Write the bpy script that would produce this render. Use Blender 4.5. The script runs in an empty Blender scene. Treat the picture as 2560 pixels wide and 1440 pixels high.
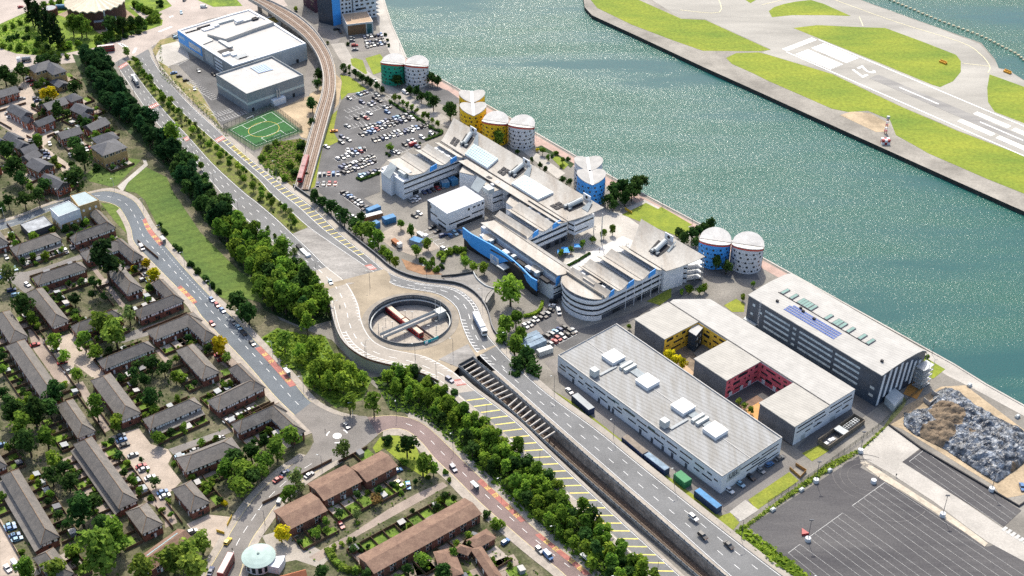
import bpy, math, random
from mathutils import Vector, Matrix
from mathutils.geometry import tessellate_polygon
R = random.Random(7)
rad = math.radians
scene = bpy.context.scene
COL = scene.collection
FPX, TH, RO, CAMH = 3300.0, rad(34.65), rad(0.4),370.0
cd = bpy.data.cameras.new("camera")
cam = bpy.data.objects.new("camera", cd); COL.objects.link(cam)
cd.sensor_width = 36.0;cd.sensor_fit = 'HORIZONTAL';cd.lens = FPX / 2560 * 36
cd.clip_start = 1.0;cd.clip_end = 6000
_x = Vector((1,0,0));_u = Vector((0, math.sin(TH), math.cos(TH)));_f = Vector((0, math.cos(TH),-math.sin(TH)))
_c, _s = math.cos(RO), math.sin(RO)
_rx = _x * _c + _u * _s;_ru = _u * _c - _x * _s
cam.matrix_world = Matrix(((_rx.x, _ru.x, -_f.x, 0),(_rx.y, _ru.y, -_f.y, 0),(_rx.z, _ru.z, -_f.z, CAMH),(0,0,0,1)))
scene.camera = cam
def P(x, y, z=0.0):
 """point of the place at height z seen at photograph pixel x, y (2560 x 1440)"""
 a = (x - 1280) / FPX;b = -(y - 720) / FPX
 d = _rx * a + _ru * b + _f
 t = (z - CAMH) / d.z
 return Vector((d.x * t, d.y * t, z))
def Z(o, k=3.0):
 """reader of coordinates taken from an enlarged view with origin o and scale k"""
 return lambda x, y, z=0.0: P(o[0] + x / k, o[1] + y / k, z)
ZA = Z((0,480));ZB = Z((0,960));ZC = Z((0,0));ZD = Z((640,960));ZE = Z((640,480));ZF = Z((640,0))
ZG = Z((1280,0));ZH = Z((1920,0));ZI = Z((1280,480));ZJ = Z((1920,480));ZK = Z((1280,960));ZL = Z((1920,960))
Z1 = Z((940,280),4.8);Z2 = Z((1240,420),4.8);Z3 = Z((1140,520),4.8);Z4 = Z((1390,540),4.8)
HA = rad(-39.8)
U = Vector((math.sin(HA), math.cos(HA),0));V = Vector((math.cos(HA),-math.sin(HA),0))   # along the dock, and across it
UP = Vector((0,0,1))
MATS = {}
def M(name, rgb, rough=0.8, var=0.25, scale=0.3, rgb2=None, metal=0.0, spec=0.3, bump=0.0, bscale=3.0, detail=6, fine=None, stripes=None, stretch=None, lo=.35, hi=.68):
 """procedural material: a base colour broken up by world-scale noise; stripes = (direction angle, period, strength)"""
 if name in MATS: return MATS[name]
 m = bpy.data.materials.new(name);m.use_nodes = True;MATS[name] = m
 nt = m.node_tree;N = nt.nodes;L = nt.links
 b = N["Principled BSDF"]; b.inputs["Roughness"].default_value = rough
 b.inputs["Metallic"].default_value = metal; b.inputs["Specular IOR Level"].default_value = spec
 geo = N.new("ShaderNodeNewGeometry"); pos = geo.outputs["Position"]
 vec = pos
 if stretch:
  mp = N.new("ShaderNodeMapping"); mp.inputs["Rotation"].default_value = (0,0, stretch[0]); mp.inputs["Scale"].default_value = (stretch[1], stretch[2],1)
  L.new(pos, mp.inputs["Vector"]); vec = mp.outputs["Vector"]
 n = N.new("ShaderNodeTexNoise"); n.inputs["Scale"].default_value = scale; n.inputs["Detail"].default_value = detail
 n.inputs["Roughness"].default_value = 0.65
 L.new(vec, n.inputs["Vector"])
 r = N.new("ShaderNodeMapRange"); r.inputs["From Min"].default_value = lo; r.inputs["From Max"].default_value = hi
 L.new(n.outputs["Fac"], r.inputs["Value"])
 mx = N.new("ShaderNodeMix"); mx.data_type = 'RGBA'
 c1 = rgb2 if rgb2 else tuple(c * (1 - var) for c in rgb)
 c2 = rgb if rgb2 else tuple(min(1, c * (1 + var * .5)) for c in rgb)
 mx.inputs["A"].default_value = (*c1,1); mx.inputs["B"].default_value = (*c2,1)
 L.new(r.outputs["Result"], mx.inputs["Factor"])
 col = mx.outputs["Result"]
 if fine:
  n2 = N.new("ShaderNodeTexNoise"); n2.inputs["Scale"].default_value = fine[0]; n2.inputs["Detail"].default_value = 3
  L.new(pos, n2.inputs["Vector"])
  r2 = N.new("ShaderNodeMapRange"); r2.inputs["From Min"].default_value = .3; r2.inputs["From Max"].default_value = .7
  r2.inputs["To Min"].default_value = 1 - fine[1]; r2.inputs["To Max"].default_value = 1 + fine[1]
  L.new(n2.outputs["Fac"], r2.inputs["Value"])
  m2 = N.new("ShaderNodeMix"); m2.data_type = 'RGBA'; m2.blend_type = 'MULTIPLY'; m2.inputs["Factor"].default_value = 1
  L.new(col, m2.inputs["A"]); L.new(r2.outputs["Result"], m2.inputs["B"]); col = m2.outputs["Result"]
 if stripes:
  mp = N.new("ShaderNodeMapping"); mp.vector_type = 'POINT'; mp.inputs["Rotation"].default_value = (0,0, stripes[0])
  L.new(pos, mp.inputs["Vector"])
  w = N.new("ShaderNodeTexWave"); w.bands_direction = 'X'; w.inputs["Scale"].default_value = math.pi * 2 / (20 * stripes[1]); w.inputs["Distortion"].default_value = 0
  L.new(mp.outputs["Vector"], w.inputs["Vector"])
  r3 = N.new("ShaderNodeMapRange"); r3.inputs["From Min"].default_value = 0.05; r3.inputs["From Max"].default_value = .55
  r3.inputs["To Min"].default_value = 1 - stripes[2]; r3.inputs["To Max"].default_value = 1
  L.new(w.outputs["Fac"], r3.inputs["Value"])
  m3 = N.new("ShaderNodeMix"); m3.data_type = 'RGBA'; m3.blend_type = 'MULTIPLY'; m3.inputs["Factor"].default_value = 1
  L.new(col, m3.inputs["A"]); L.new(r3.outputs["Result"], m3.inputs["B"]); col = m3.outputs["Result"]
 L.new(col, b.inputs["Base Color"])
 if bump:
  nb = N.new("ShaderNodeTexNoise"); nb.inputs["Scale"].default_value = bscale; nb.inputs["Detail"].default_value = 4
  L.new(pos, nb.inputs["Vector"])
  bp = N.new("ShaderNodeBump"); bp.inputs["Strength"].default_value = 1; bp.inputs["Distance"].default_value = bump
  L.new(nb.outputs["Fac"], bp.inputs["Height"]); L.new(bp.outputs["Normal"], b.inputs["Normal"])
 return m
def leafmat(name, rgb, dark=.45, trans=.45):
 if name in MATS: return MATS[name]
 m = bpy.data.materials.new(name);m.use_nodes = True;MATS[name] = m
 nt = m.node_tree;N = nt.nodes;L = nt.links;N.clear()
 out = N.new("ShaderNodeOutputMaterial"); geo = N.new("ShaderNodeNewGeometry"); oi = N.new("ShaderNodeObjectInfo")
 n = N.new("ShaderNodeTexNoise"); n.inputs["Scale"].default_value = .45; n.inputs["Detail"].default_value = 5; L.new(geo.outputs["Position"], n.inputs["Vector"])
 r = N.new("ShaderNodeMapRange"); r.inputs["From Min"].default_value = .35; r.inputs["From Max"].default_value = .65; L.new(n.outputs["Fac"], r.inputs["Value"])
 mx = N.new("ShaderNodeMix"); mx.data_type = 'RGBA'
 mx.inputs["A"].default_value = (rgb[0] * dark, rgb[1] * (dark + .1), rgb[2] * (dark + .1),1); mx.inputs["B"].default_value = (rgb[0] * 1.15, rgb[1] * 1.1, rgb[2],1)
 L.new(r.outputs["Result"], mx.inputs["Factor"])
 hs = N.new("ShaderNodeHueSaturation"); L.new(mx.outputs["Result"], hs.inputs["Color"])
 a = N.new("ShaderNodeMapRange"); a.inputs["To Min"].default_value = .7; a.inputs["To Max"].default_value = 1.35; L.new(oi.outputs["Random"], a.inputs["Value"]); L.new(a.outputs["Result"], hs.inputs["Value"])
 w = N.new("ShaderNodeTexWhiteNoise"); w.noise_dimensions = '1D'; L.new(oi.outputs["Random"], w.inputs["W"])
 a2 = N.new("ShaderNodeMapRange"); a2.inputs["To Min"].default_value = .485; a2.inputs["To Max"].default_value = .515; L.new(w.outputs["Value"], a2.inputs["Value"]); L.new(a2.outputs["Result"], hs.inputs["Hue"])
 d = N.new("ShaderNodeBsdfDiffuse"); t = N.new("ShaderNodeBsdfTranslucent"); ms = N.new("ShaderNodeMixShader"); ms.inputs[0].default_value = trans
 L.new(hs.outputs["Color"], d.inputs["Color"]); L.new(hs.outputs["Color"], t.inputs["Color"])
 L.new(d.outputs[0], ms.inputs[1]); L.new(t.outputs[0], ms.inputs[2]); L.new(ms.outputs[0], out.inputs["Surface"])
 return m
def tag(o, label=None, cat=None, group=None, kind=None):
 if label: o["label"] = label
 if cat: o["category"] = cat
 if group: o["group"] = group
 if kind: o["kind"] = kind
 return o
def thing(name, loc, label, cat, group=None, rz=0.0):
 o = bpy.data.objects.new(name, None);COL.objects.link(o);o.location = loc;o.rotation_euler = (0,0, rz)
 o.empty_display_size = .5
 return tag(o, label, cat, group)
def kids(o): return list(o.children)
def dup(root, loc, rz=0.0, label=None, group=None, sc=None):
 def cp(o, parent):
  c = o.copy();COL.objects.link(c)
  if parent is not None: c.parent = parent
  for k in kids(o): cp(k, c)
  return c
 c = cp(root, None);c.location = loc;c.rotation_euler = (0,0, rz)
 if sc is not None: c.scale = sc if hasattr(sc, '__len__') else (sc, sc, sc)
 if label: c["label"] = label
 if group: c["group"] = group
 return c
def base_of(parent):
 v = Vector((0,0,0));q = parent
 while q is not None: v += q.location;q = q.parent
 return v
class MB:
 """collects faces in world metres, then becomes one mesh"""
 def __init__(s): s.v = [];s.f = [];s.m = [];s.mi = 0
 def mat(s, i): s.mi = i;return s
 def face(s, pts):
  i = len(s.v);s.v.extend([tuple(p) for p in pts]);s.f.append(tuple(range(i, i + len(pts))));s.m.append(s.mi);return s
 def box(s, c, dx, dy, dz, ax=None, ay=None, skip_bottom=False):
  """box with base centre c; ax, ay horizontal unit axes"""
  ax = Vector((1,0,0)) if ax is None else ax;ay = Vector((-ax.y, ax.x, 0)) if ay is None else ay
  c = Vector(c);a = ax * dx / 2;b = ay * dy / 2;h = Vector((0,0, dz))
  q = [c - a - b, c + a - b, c + a + b, c - a + b]
  return s.prism(q, h, skip_bottom)
 def prism(s, q, h, skip_bottom=False):
  """closed prism: base ring q (either winding) raised by vector h (or height)"""
  if not hasattr(h, '__len__'): h = Vector((0,0, h))
  q = [Vector(p) for p in q];n = len(q)
  ar = sum(q[i].x * q[(i + 1) % n].y - q[(i + 1) % n].x * q[i].y for i in range(n))
  if ar < 0: q = q[::-1]
  t = [p + h for p in q]
  if n > 4: s.poly(t);
  else: s.face(t)
  if not skip_bottom: s.face(q[::-1]) if n <= 4 else s.poly(q, True)
  for i in range(n): s.face([q[i], q[(i + 1) % n], t[(i + 1) % n], t[i]])
  return s
 def poly(s, pts, flip=False, holes=()):
  rings = [[Vector(p) for p in pts]] + [[Vector(p) for p in h] for h in holes]
  flat = [p for r_ in rings for p in r_]
  i0 = len(s.v);s.v.extend([tuple(p) for p in flat])
  for t in tessellate_polygon([[Vector((p.x, p.y, 0)) for p in r_] for r_ in rings]):
   a, b, c = flat[t[0]], flat[t[1]], flat[t[2]]
   ar = (b.x - a.x) * (c.y - a.y) - (c.x - a.x) * (b.y - a.y)
   if abs(ar) < 1e-9: continue
   t = t if (ar > 0) != flip else t[::-1]
   s.f.append(tuple(i0 + k for k in t));s.m.append(s.mi)
  return s
 def tube(s, a, b, r0, r1=None, n=6, cap=True):
  a = Vector(a);b = Vector(b);r1 = r0 if r1 is None else r1;d = (b - a).normalized()
  e = d.cross(UP if abs(d.z) < .9 else Vector((1,0,0))).normalized();g = d.cross(e)
  A = [a + (e * math.cos(k * 2 * math.pi / n) + g * math.sin(k * 2 * math.pi / n)) * r0 for k in range(n)]
  B = [b + (e * math.cos(k * 2 * math.pi / n) + g * math.sin(k * 2 * math.pi / n)) * r1 for k in range(n)]
  for k in range(n): s.face([A[k], B[k], B[(k + 1) % n], A[(k + 1) % n]])
  if cap: s.face(B[::-1]);s.face(A)
  return s
 def path(s, pts, w, h, closed=False, z0=0.0):
  """upright strip (wall) of width w and height h along pts"""
  n = len(pts);pts = [Vector(p) for p in pts];Lp = [];Rp = []
  for i, p in enumerate(pts):
   a = pts[i - 1] if (i > 0 or closed) else p;b = pts[(i + 1) % n] if (i < n - 1 or closed) else p
   d = (b - a);d.z = 0;d.normalize();nn = Vector((-d.y, d.x, 0)) * w / 2
   Lp.append(p + nn);Rp.append(p - nn)
  H = Vector((0,0, h));O = Vector((0,0, z0))
  for i in range(n if closed else n - 1):
   j = (i + 1) % n
   a, b, c, d = Lp[i] + O, Lp[j] + O, Rp[j] + O, Rp[i] + O
   s.face([d + H, c + H, b + H, a + H]);s.face([b, a, a + H, b + H]);s.face([d, c, c + H, d + H])
  if not closed:
   s.face([Lp[0] + O, Rp[0] + O, Rp[0] + O + H, Lp[0] + O + H]);s.face([Rp[-1] + O, Lp[-1] + O, Lp[-1] + O + H, Rp[-1] + O + H])
  return s
 def mesh(s, name, mats, off=None, smooth=False):
  me = bpy.data.meshes.new(name)
  o = Vector((0,0,0)) if off is None else off
  me.from_pydata([(x - o.x, y - o.y, z - o.z) for x, y, z in s.v],[], s.f)
  mats = mats if isinstance(mats, (list, tuple)) else [mats]
  for m in mats: me.materials.append(m)
  if len(mats) > 1: me.polygons.foreach_set("material_index", s.m)
  if smooth: me.polygons.foreach_set("use_smooth", [True] * len(s.f))
  me.update();return me
 def build(s, name, mats, parent=None, loc=None, smooth=False, at_base=False):
  """one mesh object; with a parent the vertices become local to it"""
  if not s.f: return None
  off = Vector((0,0,0))
  if parent is not None: off = base_of(parent)
  elif loc is not None: off = Vector(loc)
  o = bpy.data.objects.new(name, s.mesh(name, mats, off, smooth));COL.objects.link(o)
  if parent is not None: o.parent = parent
  elif loc is not None: o.location = loc
  return o
def structure(name, mb, mats, smooth=False):
 o = mb.build(name, mats, smooth=smooth); o["kind"] = "structure"; return o
def single(name, mb, mats, label, cat, group=None, loc=None, smooth=False):
 if loc is None:
  n = len(mb.v);loc = Vector((sum(v[0] for v in mb.v) / n, sum(v[1] for v in mb.v) / n, min(v[2] for v in mb.v)))
 return tag(mb.build(name, mats, loc=loc, smooth=smooth), label, cat, group)
_eps = [0]
def sheet(name, pts, mat, dz=0.03):
 _eps[0] += .0003;dz += _eps[0];mb = MB();mb.poly([Vector(p) + Vector((0,0, dz)) for p in pts]);return structure(name, mb, mat)
def lerp(a, b, t): return a + (b - a) * t
def polylen(p): return sum((p[i + 1] - p[i]).length for i in range(len(p) - 1))
def smoothline(p, k=4):
 """Catmull-Rom through p"""
 q = []
 for i in range(len(p) - 1):
  p0 = p[max(i - 1,0)];p1 = p[i];p2 = p[i + 1];p3 = p[min(i + 2, len(p) - 1)]
  for j in range(k):
   t = j / k
   q.append(0.5 * ((2 * p1) + (p2 - p0) * t + (2 * p0 - 5 * p1 + 4 * p2 - p3) * t * t + (3 * p1 - p0 - 3 * p2 + p3) * t ** 3))
 q.append(p[-1]);return q
def resample(p, n):
 L = [0]
 for i in range(len(p) - 1): L.append(L[-1] + (p[i + 1] - p[i]).length)
 out = [];j = 0
 for k in range(n):
  t = L[-1] * k / (n - 1)
  while j < len(L) - 2 and L[j + 1] < t: j += 1
  d = L[j + 1] - L[j];out.append(lerp(p[j], p[j + 1],(t - L[j]) / d if d > 0 else 0))
 return out
def along(p, step, off=0.0):
 """points every step metres along p, with the direction there"""
 L = polylen(p);out = [];t = off
 while t <= L:
  acc = 0
  for i in range(len(p) - 1):
   d = (p[i + 1] - p[i]).length
   if acc + d >= t or i == len(p) - 2:
    out.append((lerp(p[i], p[i + 1],(t - acc) / d if d else 0),(p[i + 1] - p[i]).normalized()));break
   acc += d
  t += step
 return out
class Ribbon:
 def __init__(s, Lp, Rp, n=60):
  s.n = n;s.L = resample(smoothline(Lp), n);s.R = resample(smoothline(Rp), n)
  s.len = (polylen(s.L) + polylen(s.R)) / 2
 def pt(s, a, t, dz=0.0):
  """a metres along, t across (0 left edge, 1 right edge)"""
  k = max(0, min(1, a / s.len)) * (s.n - 1);i = min(int(k), s.n - 2);f = k - i
  p = lerp(lerp(s.L[i], s.L[i + 1], f), lerp(s.R[i], s.R[i + 1], f), t);return p + Vector((0,0, dz))
 def width(s, a): return (s.pt(a, 0) - s.pt(a, 1)).length
 def surface(s, mb, dz=0.05, t0=0, t1=1, skirt=0):
  up = Vector((0,0, dz))
  for i in range(s.n - 1):
   a, b = lerp(s.L[i], s.R[i], t0), lerp(s.L[i], s.R[i], t1);c, d = lerp(s.L[i + 1], s.R[i + 1], t0), lerp(s.L[i + 1], s.R[i + 1], t1)
   mb.face(ccw([a + up, b + up, d + up, c + up]))
 def line(s, mb, t, w=.15, dash=0, gap=0, a0=0, a1=None, dz=.09):
  a1 = s.len if a1 is None else a1;st = 2.5
  a = a0
  while a < a1 - .01:
   e = min(a + dash, a1) if dash else a1
   q = a
   while q < e - .01:
    r_ = min(q + st, e);wd = w / s.width(q) / 2
    mb.face(ccw([s.pt(q, t - wd, dz), s.pt(q, t + wd, dz), s.pt(r_, t + wd, dz), s.pt(r_, t - wd, dz)]));q = r_
   if not dash: break
   a = e + gap
 def bars(s, mb, t0, t1, w, step, slant=0.0, a0=0, a1=None, dz=.09):
  a1 = s.len if a1 is None else a1;a = a0
  while a < a1:
   mb.face(ccw([s.pt(a, t0, dz), s.pt(a + slant, t1, dz), s.pt(a + slant + w, t1, dz), s.pt(a + w, t0, dz)]));a += step
def ccw(q):
 n = len(q);ar = sum(q[i].x * q[(i + 1) % n].y - q[(i + 1) % n].x * q[i].y for i in range(n))
 return q if ar > 0 else q[::-1]
def rect3(p1, p2, p3, z=None):
 """rectangle with side p1-p2 and width reaching p3 (square to that side)"""
 a = (p2 - p1);a.z = 0;L = a.length;a.normalize();b = Vector((-a.y, a.x, 0));w = (p3 - p2).dot(b)
 return p1.copy(), p1 + a * L, p1 + a * L + b * w, p1 + b * w
ORD = "first second third fourth fifth sixth seventh eighth ninth tenth eleventh twelfth thirteenth fourteenth fifteenth sixteenth seventeenth eighteenth nineteenth twentieth".split()
def nth(i):
 if i < 20: return ORD[i]
 t, u = divmod(i + 1,10)
 T = {2: "twent", 3: "thirt", 4: "fort", 5: "fift", 6: "sixt", 7: "sevent", 8: "eight", 9: "ninet"}
 return T[t] + "ieth" if u == 0 else T[t] + "y-" + ORD[u - 1]
def text_mesh(name, body, size, mat, align='LEFT', valign='TOP_BASELINE', off=0.0):
 fc = bpy.data.curves.new(name, 'FONT');fc.body = body;fc.size = size;fc.align_x = align;fc.align_y = valign;fc.offset = off
 o = bpy.data.objects.new(name, fc);COL.objects.link(o);bpy.context.view_layer.update()
 me = bpy.data.meshes.new_from_object(o.evaluated_get(bpy.context.evaluated_depsgraph_get()));bpy.data.objects.remove(o);bpy.data.curves.remove(fc)
 me.materials.clear();me.materials.append(mat);r_ = bpy.data.objects.new(name, me);COL.objects.link(r_);return r_
LAND = []      # (place, phrase) of things that labels may refer to
SUN_EL, SUN_AZ = rad(52), rad(-4)      # sun stands ahead of the camera, a little to the left
w = bpy.data.worlds.new("World"); scene.world = w; w.use_nodes = True
bg = w.node_tree.nodes["Background"]; sky = w.node_tree.nodes.new("ShaderNodeTexSky"); sky.sky_type = 'NISHITA'
sky.sun_disc = False;sky.sun_elevation = SUN_EL;sky.sun_rotation = SUN_AZ;sky.air_density = 1.0;sky.dust_density = 3.0;sky.ozone_density = 0.3
w.node_tree.links.new(sky.outputs["Color"], bg.inputs["Color"]); bg.inputs["Strength"].default_value = 0.15
sl = bpy.data.lights.new("sun", 'SUN'); sl.energy = 3.0; sl.angle = rad(.53); sl.color = (1.0,.94,.82)
so = bpy.data.objects.new("sun", sl); COL.objects.link(so)
sd = Vector((math.sin(SUN_AZ) * math.cos(SUN_EL), math.cos(SUN_AZ) * math.cos(SUN_EL), math.sin(SUN_EL)))
so.rotation_euler = sd.to_track_quat('Z', 'Y').to_euler();so.location = (0,600,400)
vs = scene.view_settings;vs.view_transform = 'Standard';vs.look = 'None';vs.exposure = 0.72;vs.gamma = 1
scene.cycles.max_bounces = 5;scene.cycles.diffuse_bounces = 2;scene.cycles.glossy_bounces = 2;scene.cycles.transmission_bounces = 3;scene.cycles.transparent_max_bounces = 4
scene.cycles.use_denoising = False
def S(*pts, z=0.0): return [P(p[0], p[1], p[2] if len(p) > 2 else z) for p in pts]
def ZZ(zf, *pts, z=0.0): return [zf(p[0], p[1], p[2] if len(p) > 2 else z) for p in pts]
m_conc = M("pale_concrete", (.43,.405,.365),.9,.22,.06, fine=(1.2,.10))
m_pave = M("paving", (.225,.21,.185),.9,.3,.05, fine=(1.0,.14))
m_tarmac = M("tarmac", (.125,.123,.122),.9,.28,.07, fine=(1.5,.16))
m_road = M("road_asphalt", (.17,.172,.172),.85,.22,.05, fine=(1.4,.10))
m_roadtan = M("road_tan", (.36,.325,.28),.88,.22,.06, fine=(1.2,.10))
m_roadpink = M("road_pinkish", (.40,.345,.305),.88,.22,.05, fine=(1.0,.12))
m_roadres = M("road_bluegrey", (.13,.148,.165),.85,.2,.06, fine=(1.3,.1))
m_roadmid = M("road_grey", (.205,.19,.175),.85,.25,.07, fine=(1.3,.1))
m_roadbrown = M("road_brown", (.215,.16,.15),.85,.22,.07, fine=(1.3,.1))
m_island = M("island_gravel", (.33,.275,.20),.95,.25,.09, fine=(1.5,.1))
m_slab = M("stained_slab", (.30,.285,.265),.9,.45,.06, fine=(.8,.14), stretch=(-.67,.4,1.6))
m_brickpave = M("pink_brick_paving", (.42,.30,.255),.9,.2,.2, fine=(2,.12))
m_blockpave = M("block_paving", (.30,.245,.205),.9,.25,.12, fine=(2,.14))
m_earth = M("garden_earth", (.13,.105,.07),.95,.5,.12, rgb2=(.05,.055,.03), fine=(1.1,.35))
m_grass = M("park_grass", (.115,.165,.03),.95,.3,.04, rgb2=(.065,.115,.022), fine=(.6,.22), stripes=(rad(58),7.0,.14))
m_lawn = M("bright_lawn", (.23,.27,.03),.95,.3,.15, rgb2=(.15,.20,.025), fine=(1.0,.16))
m_verge = M("verge_grass", (.25,.265,.035),.95,.3,.12, rgb2=(.15,.19,.028), fine=(1.0,.2))
m_airgrass = M("airfield_grass", (.25,.275,.03),.95,.3,.035, rgb2=(.12,.185,.022), fine=(.5,.2), stretch=(HA + 1.57,.35,1.0))
m_aircon = M("runway_concrete", (.345,.33,.295),.9,.25,.03, fine=(.5,.05), stretch=(HA + 1.57,.3,1.3))
m_apron = M("apron_concrete", (.29,.27,.235),.9,.35,.04, fine=(.7,.12))
m_white = M("white_paint", (.80,.80,.78),.7,.12,.8)
m_yellow = M("yellow_paint", (.72,.60,.16),.7,.2,.8)
m_red = M("red_surface", (.38,.15,.125),.85,.3,.3, fine=(1.5,.12))
m_sand = M("sandy_ground", (.42,.33,.22),.95,.35,.08, fine=(1,.15))
m_orange = M("orange_clay", (.50,.235,.06),.95,.3,.12, fine=(1.2,.12))
m_dark = M("dark_asphalt", (.11,.106,.105),.9,.35,.06, rgb2=(.058,.056,.06), fine=(1.2,.14), stretch=(.55,.25,1.2))
m_wall = M("stained_concrete_wall", (.34,.32,.29),.9,.45,.25, fine=(1,.15))
m_dwall = M("dark_wall", (.055,.06,.065),.8,.4,.3)
m_brick = M("red_brown_brick", (.23,.095,.065),.9,.3,.6, fine=(3,.15))
m_kerb = M("kerb_stone", (.42,.40,.37),.9,.2,.4)
m_scrubg = M("scrub_ground", (.105,.125,.03),.95,.5,.12, rgb2=(.14,.10,.05), fine=(.8,.3))
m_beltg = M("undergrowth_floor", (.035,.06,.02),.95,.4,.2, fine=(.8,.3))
T_NE = S((1183,897,5.3),(1280,977,4.7),(1380,1066,3.8),(1480,1155,2.9),(1613,1270,1.8),(1747,1387,.9),(1820,1450,.6),(1960,1570,.3))
T_SW = S((1147,917,5.3),(1280,1030,4.4),(1380,1123,3.4),(1480,1212,2.4),(1580,1300,1.6),(1713,1417,.9),(1770,1465,.6),(1890,1575,.3))
quay = S((925,-130),(962,0),(980,60),(1003,110),(1017,143),(1073,179),(1148,222),(1275,293),(1335,328),(1437,387),(1513,431),(1617,470 + 18),(1767,567),(1920,650),(2050,722),(2283,852),(2387,910),(2467,960),(2560,1012),(2800,1150),(3100,1320))
g = lambda p: Vector((p.x, p.y, 0))
land = quay + S((3100,1900)) + [g(p) for p in reversed(T_NE)] + [g(p) for p in T_SW] + S((-700,1900),(-900,-200))
mb = MB();mb.poly(land)
structure("ground", mb, m_pave)
mb = MB();mb.path([p + Vector((-.5,-.4,0)) for p in quay],.9,3.2, z0=-2.9)
structure("quay_edge", mb, m_conc)
air = S((1440,-160),(1458,-8),(1462,18),(1480,38),(1600,93),(1760,168),(1920,240),(2100,322),(2240,385),(2400,457),(2560,528),(2900,680),(2900,360),(2700,262),(2560,200),(2520,175),(2497,170),(2487,147),(2453,107),(2320,60),(2153,0),(1900,-120))
mb = MB(); mb.poly(air); structure("airfield_apron", mb, m_apron)
mb = MB()
for i in range(len(air)):
 a, b = air[i], air[(i + 1) % len(air)];mb.face([a, b, b - UP * 3, a - UP * 3])
structure("airfield_quay_wall", mb, M("weedy_dock_wall", (.05,.05,.045),.9,.5,.4))
m = bpy.data.materials.new("dock_water"); m.use_nodes = True; nt = m.node_tree; N = nt.nodes; L = nt.links; b = N["Principled BSDF"]
b.inputs["Roughness"].default_value = .18; b.inputs["Specular IOR Level"].default_value = .38; b.inputs["IOR"].default_value = 1.33
geo = N.new("ShaderNodeNewGeometry")
mp = N.new("ShaderNodeMapping"); mp.inputs["Rotation"].default_value = (0,0, rad(25)); mp.inputs["Scale"].default_value = (.8,1.4,1); L.new(geo.outputs["Position"], mp.inputs["Vector"])
n1 = N.new("ShaderNodeTexNoise"); n1.inputs["Scale"].default_value = 1.0; n1.inputs["Detail"].default_value = 2.5; n1.inputs["Roughness"].default_value = .55; n1.inputs["Distortion"].default_value = .6; L.new(mp.outputs["Vector"], n1.inputs["Vector"])
mp2 = N.new("ShaderNodeMapping"); mp2.inputs["Rotation"].default_value = (0,0,-HA + rad(96)); mp2.inputs["Scale"].default_value = (.004,.02,1); L.new(geo.outputs["Position"], mp2.inputs["Vector"])
n2 = N.new("ShaderNodeTexNoise"); n2.inputs["Scale"].default_value = 1; n2.inputs["Detail"].default_value = 4; n2.inputs["Roughness"].default_value = .6; L.new(mp2.outputs["Vector"], n2.inputs["Vector"])
r = N.new("ShaderNodeMapRange"); r.inputs["From Min"].default_value = .36; r.inputs["From Max"].default_value = .62; r.inputs["To Min"].default_value = .22; r.inputs["To Max"].default_value = 1.25; L.new(n2.outputs["Fac"], r.inputs["Value"])
bp = N.new("ShaderNodeBump"); bp.inputs["Distance"].default_value = .5; L.new(r.outputs["Result"], bp.inputs["Strength"]); L.new(n1.outputs["Fac"], bp.inputs["Height"]); L.new(bp.outputs["Normal"], b.inputs["Normal"])
mx = N.new("ShaderNodeMix"); mx.data_type = 'RGBA'; mx.inputs["A"].default_value = (.008,.068,.075,1); mx.inputs["B"].default_value = (.022,.098,.078,1); L.new(r.outputs["Result"], mx.inputs["Factor"]); L.new(mx.outputs["Result"], b.inputs["Base Color"])
m_water = m
inl = [p + Vector((-4,-3,0)) for p in quay]
mb = MB();far = [Vector((2600,3200,0)), Vector((-600,3400,0))]
mb.poly([Vector((p.x, p.y, -2.4)) for p in inl + [Vector((3000,300,0))] + far])
structure("water", mb, m_water)
a_off = .03
sheet("runway_pavement", S((1597,-20),(1703,45),(1763,48),(1927,123),(1905,131),(1922,137),(2080,183),(2253,265),(2393,325),(2560,388),(2760,478),(2760,300),(2560,202),(2520,178),(2497,172),(2484,149),(2450,110),(2320,62),(2153,2),(1900,-110),(1700,-100)), m_aircon, .02)
for pts in (S((1472,-20),(1477,0),(1493,20),(1580,62),(1680,100),(1757,127),(1900,128),(1927,125),(1763,50),(1703,47),(1597,0),(1570,-20)),
   S((1815,145),(1840,133),(1897,131),(1920,137),(2080,185),(2253,267),(2393,327),(2560,390),(2760,482),(2760,585),(2560,484),(2467,447),(2320,383),(2280,360),(2240,338),(2225,300),(2170,277),(2120,280),(2080,272),(2007,240),(1920,202),(1880,182),(1830,160)),
   S((1922,28),(1935,18),(1960,10),(1990,4),(2027,0),(2060,10),(2127,40),(2060,38),(1980,38),(1930,43)),
   S((1983,70),(2043,63),(2153,68),(2213,70),(2300,102),(2390,137),(2402,153),(2402,180),(2383,203),(2350,218),(2330,212),(2200,158)),
   S((2474,186),(2468,220),(2470,255),(2487,280),(2560,308),(2760,395),(2760,300),(2560,217)),
   S((1858,-4),(1900,-6),(1876,8))):
 sheet("grass", pts, m_airgrass, .06)
sheet("apron_patch", S((2100,288),(2130,278),(2175,283),(2225,310),(2215,330),(2190,330)), m_sand, .05)
rw0 = P(2001,112);rw1 = P(2548,347)
ru = (rw1 - rw0).normalized();rv = Vector((-ru.y, ru.x, 0))
def rwq(mb, a, b, c, d, dz=.1):
 """quad from a to b metres along the runway, c to d across"""
 mb.face(ccw([rw0 + ru * a + rv * c + UP * dz, rw0 + ru * b + rv * c + UP * dz, rw0 + ru * b + rv * d + UP * dz, rw0 + ru * a + rv * d + UP * dz]))
mk = MB()
rwq(mk, -3,1.6,-15,15)
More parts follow.
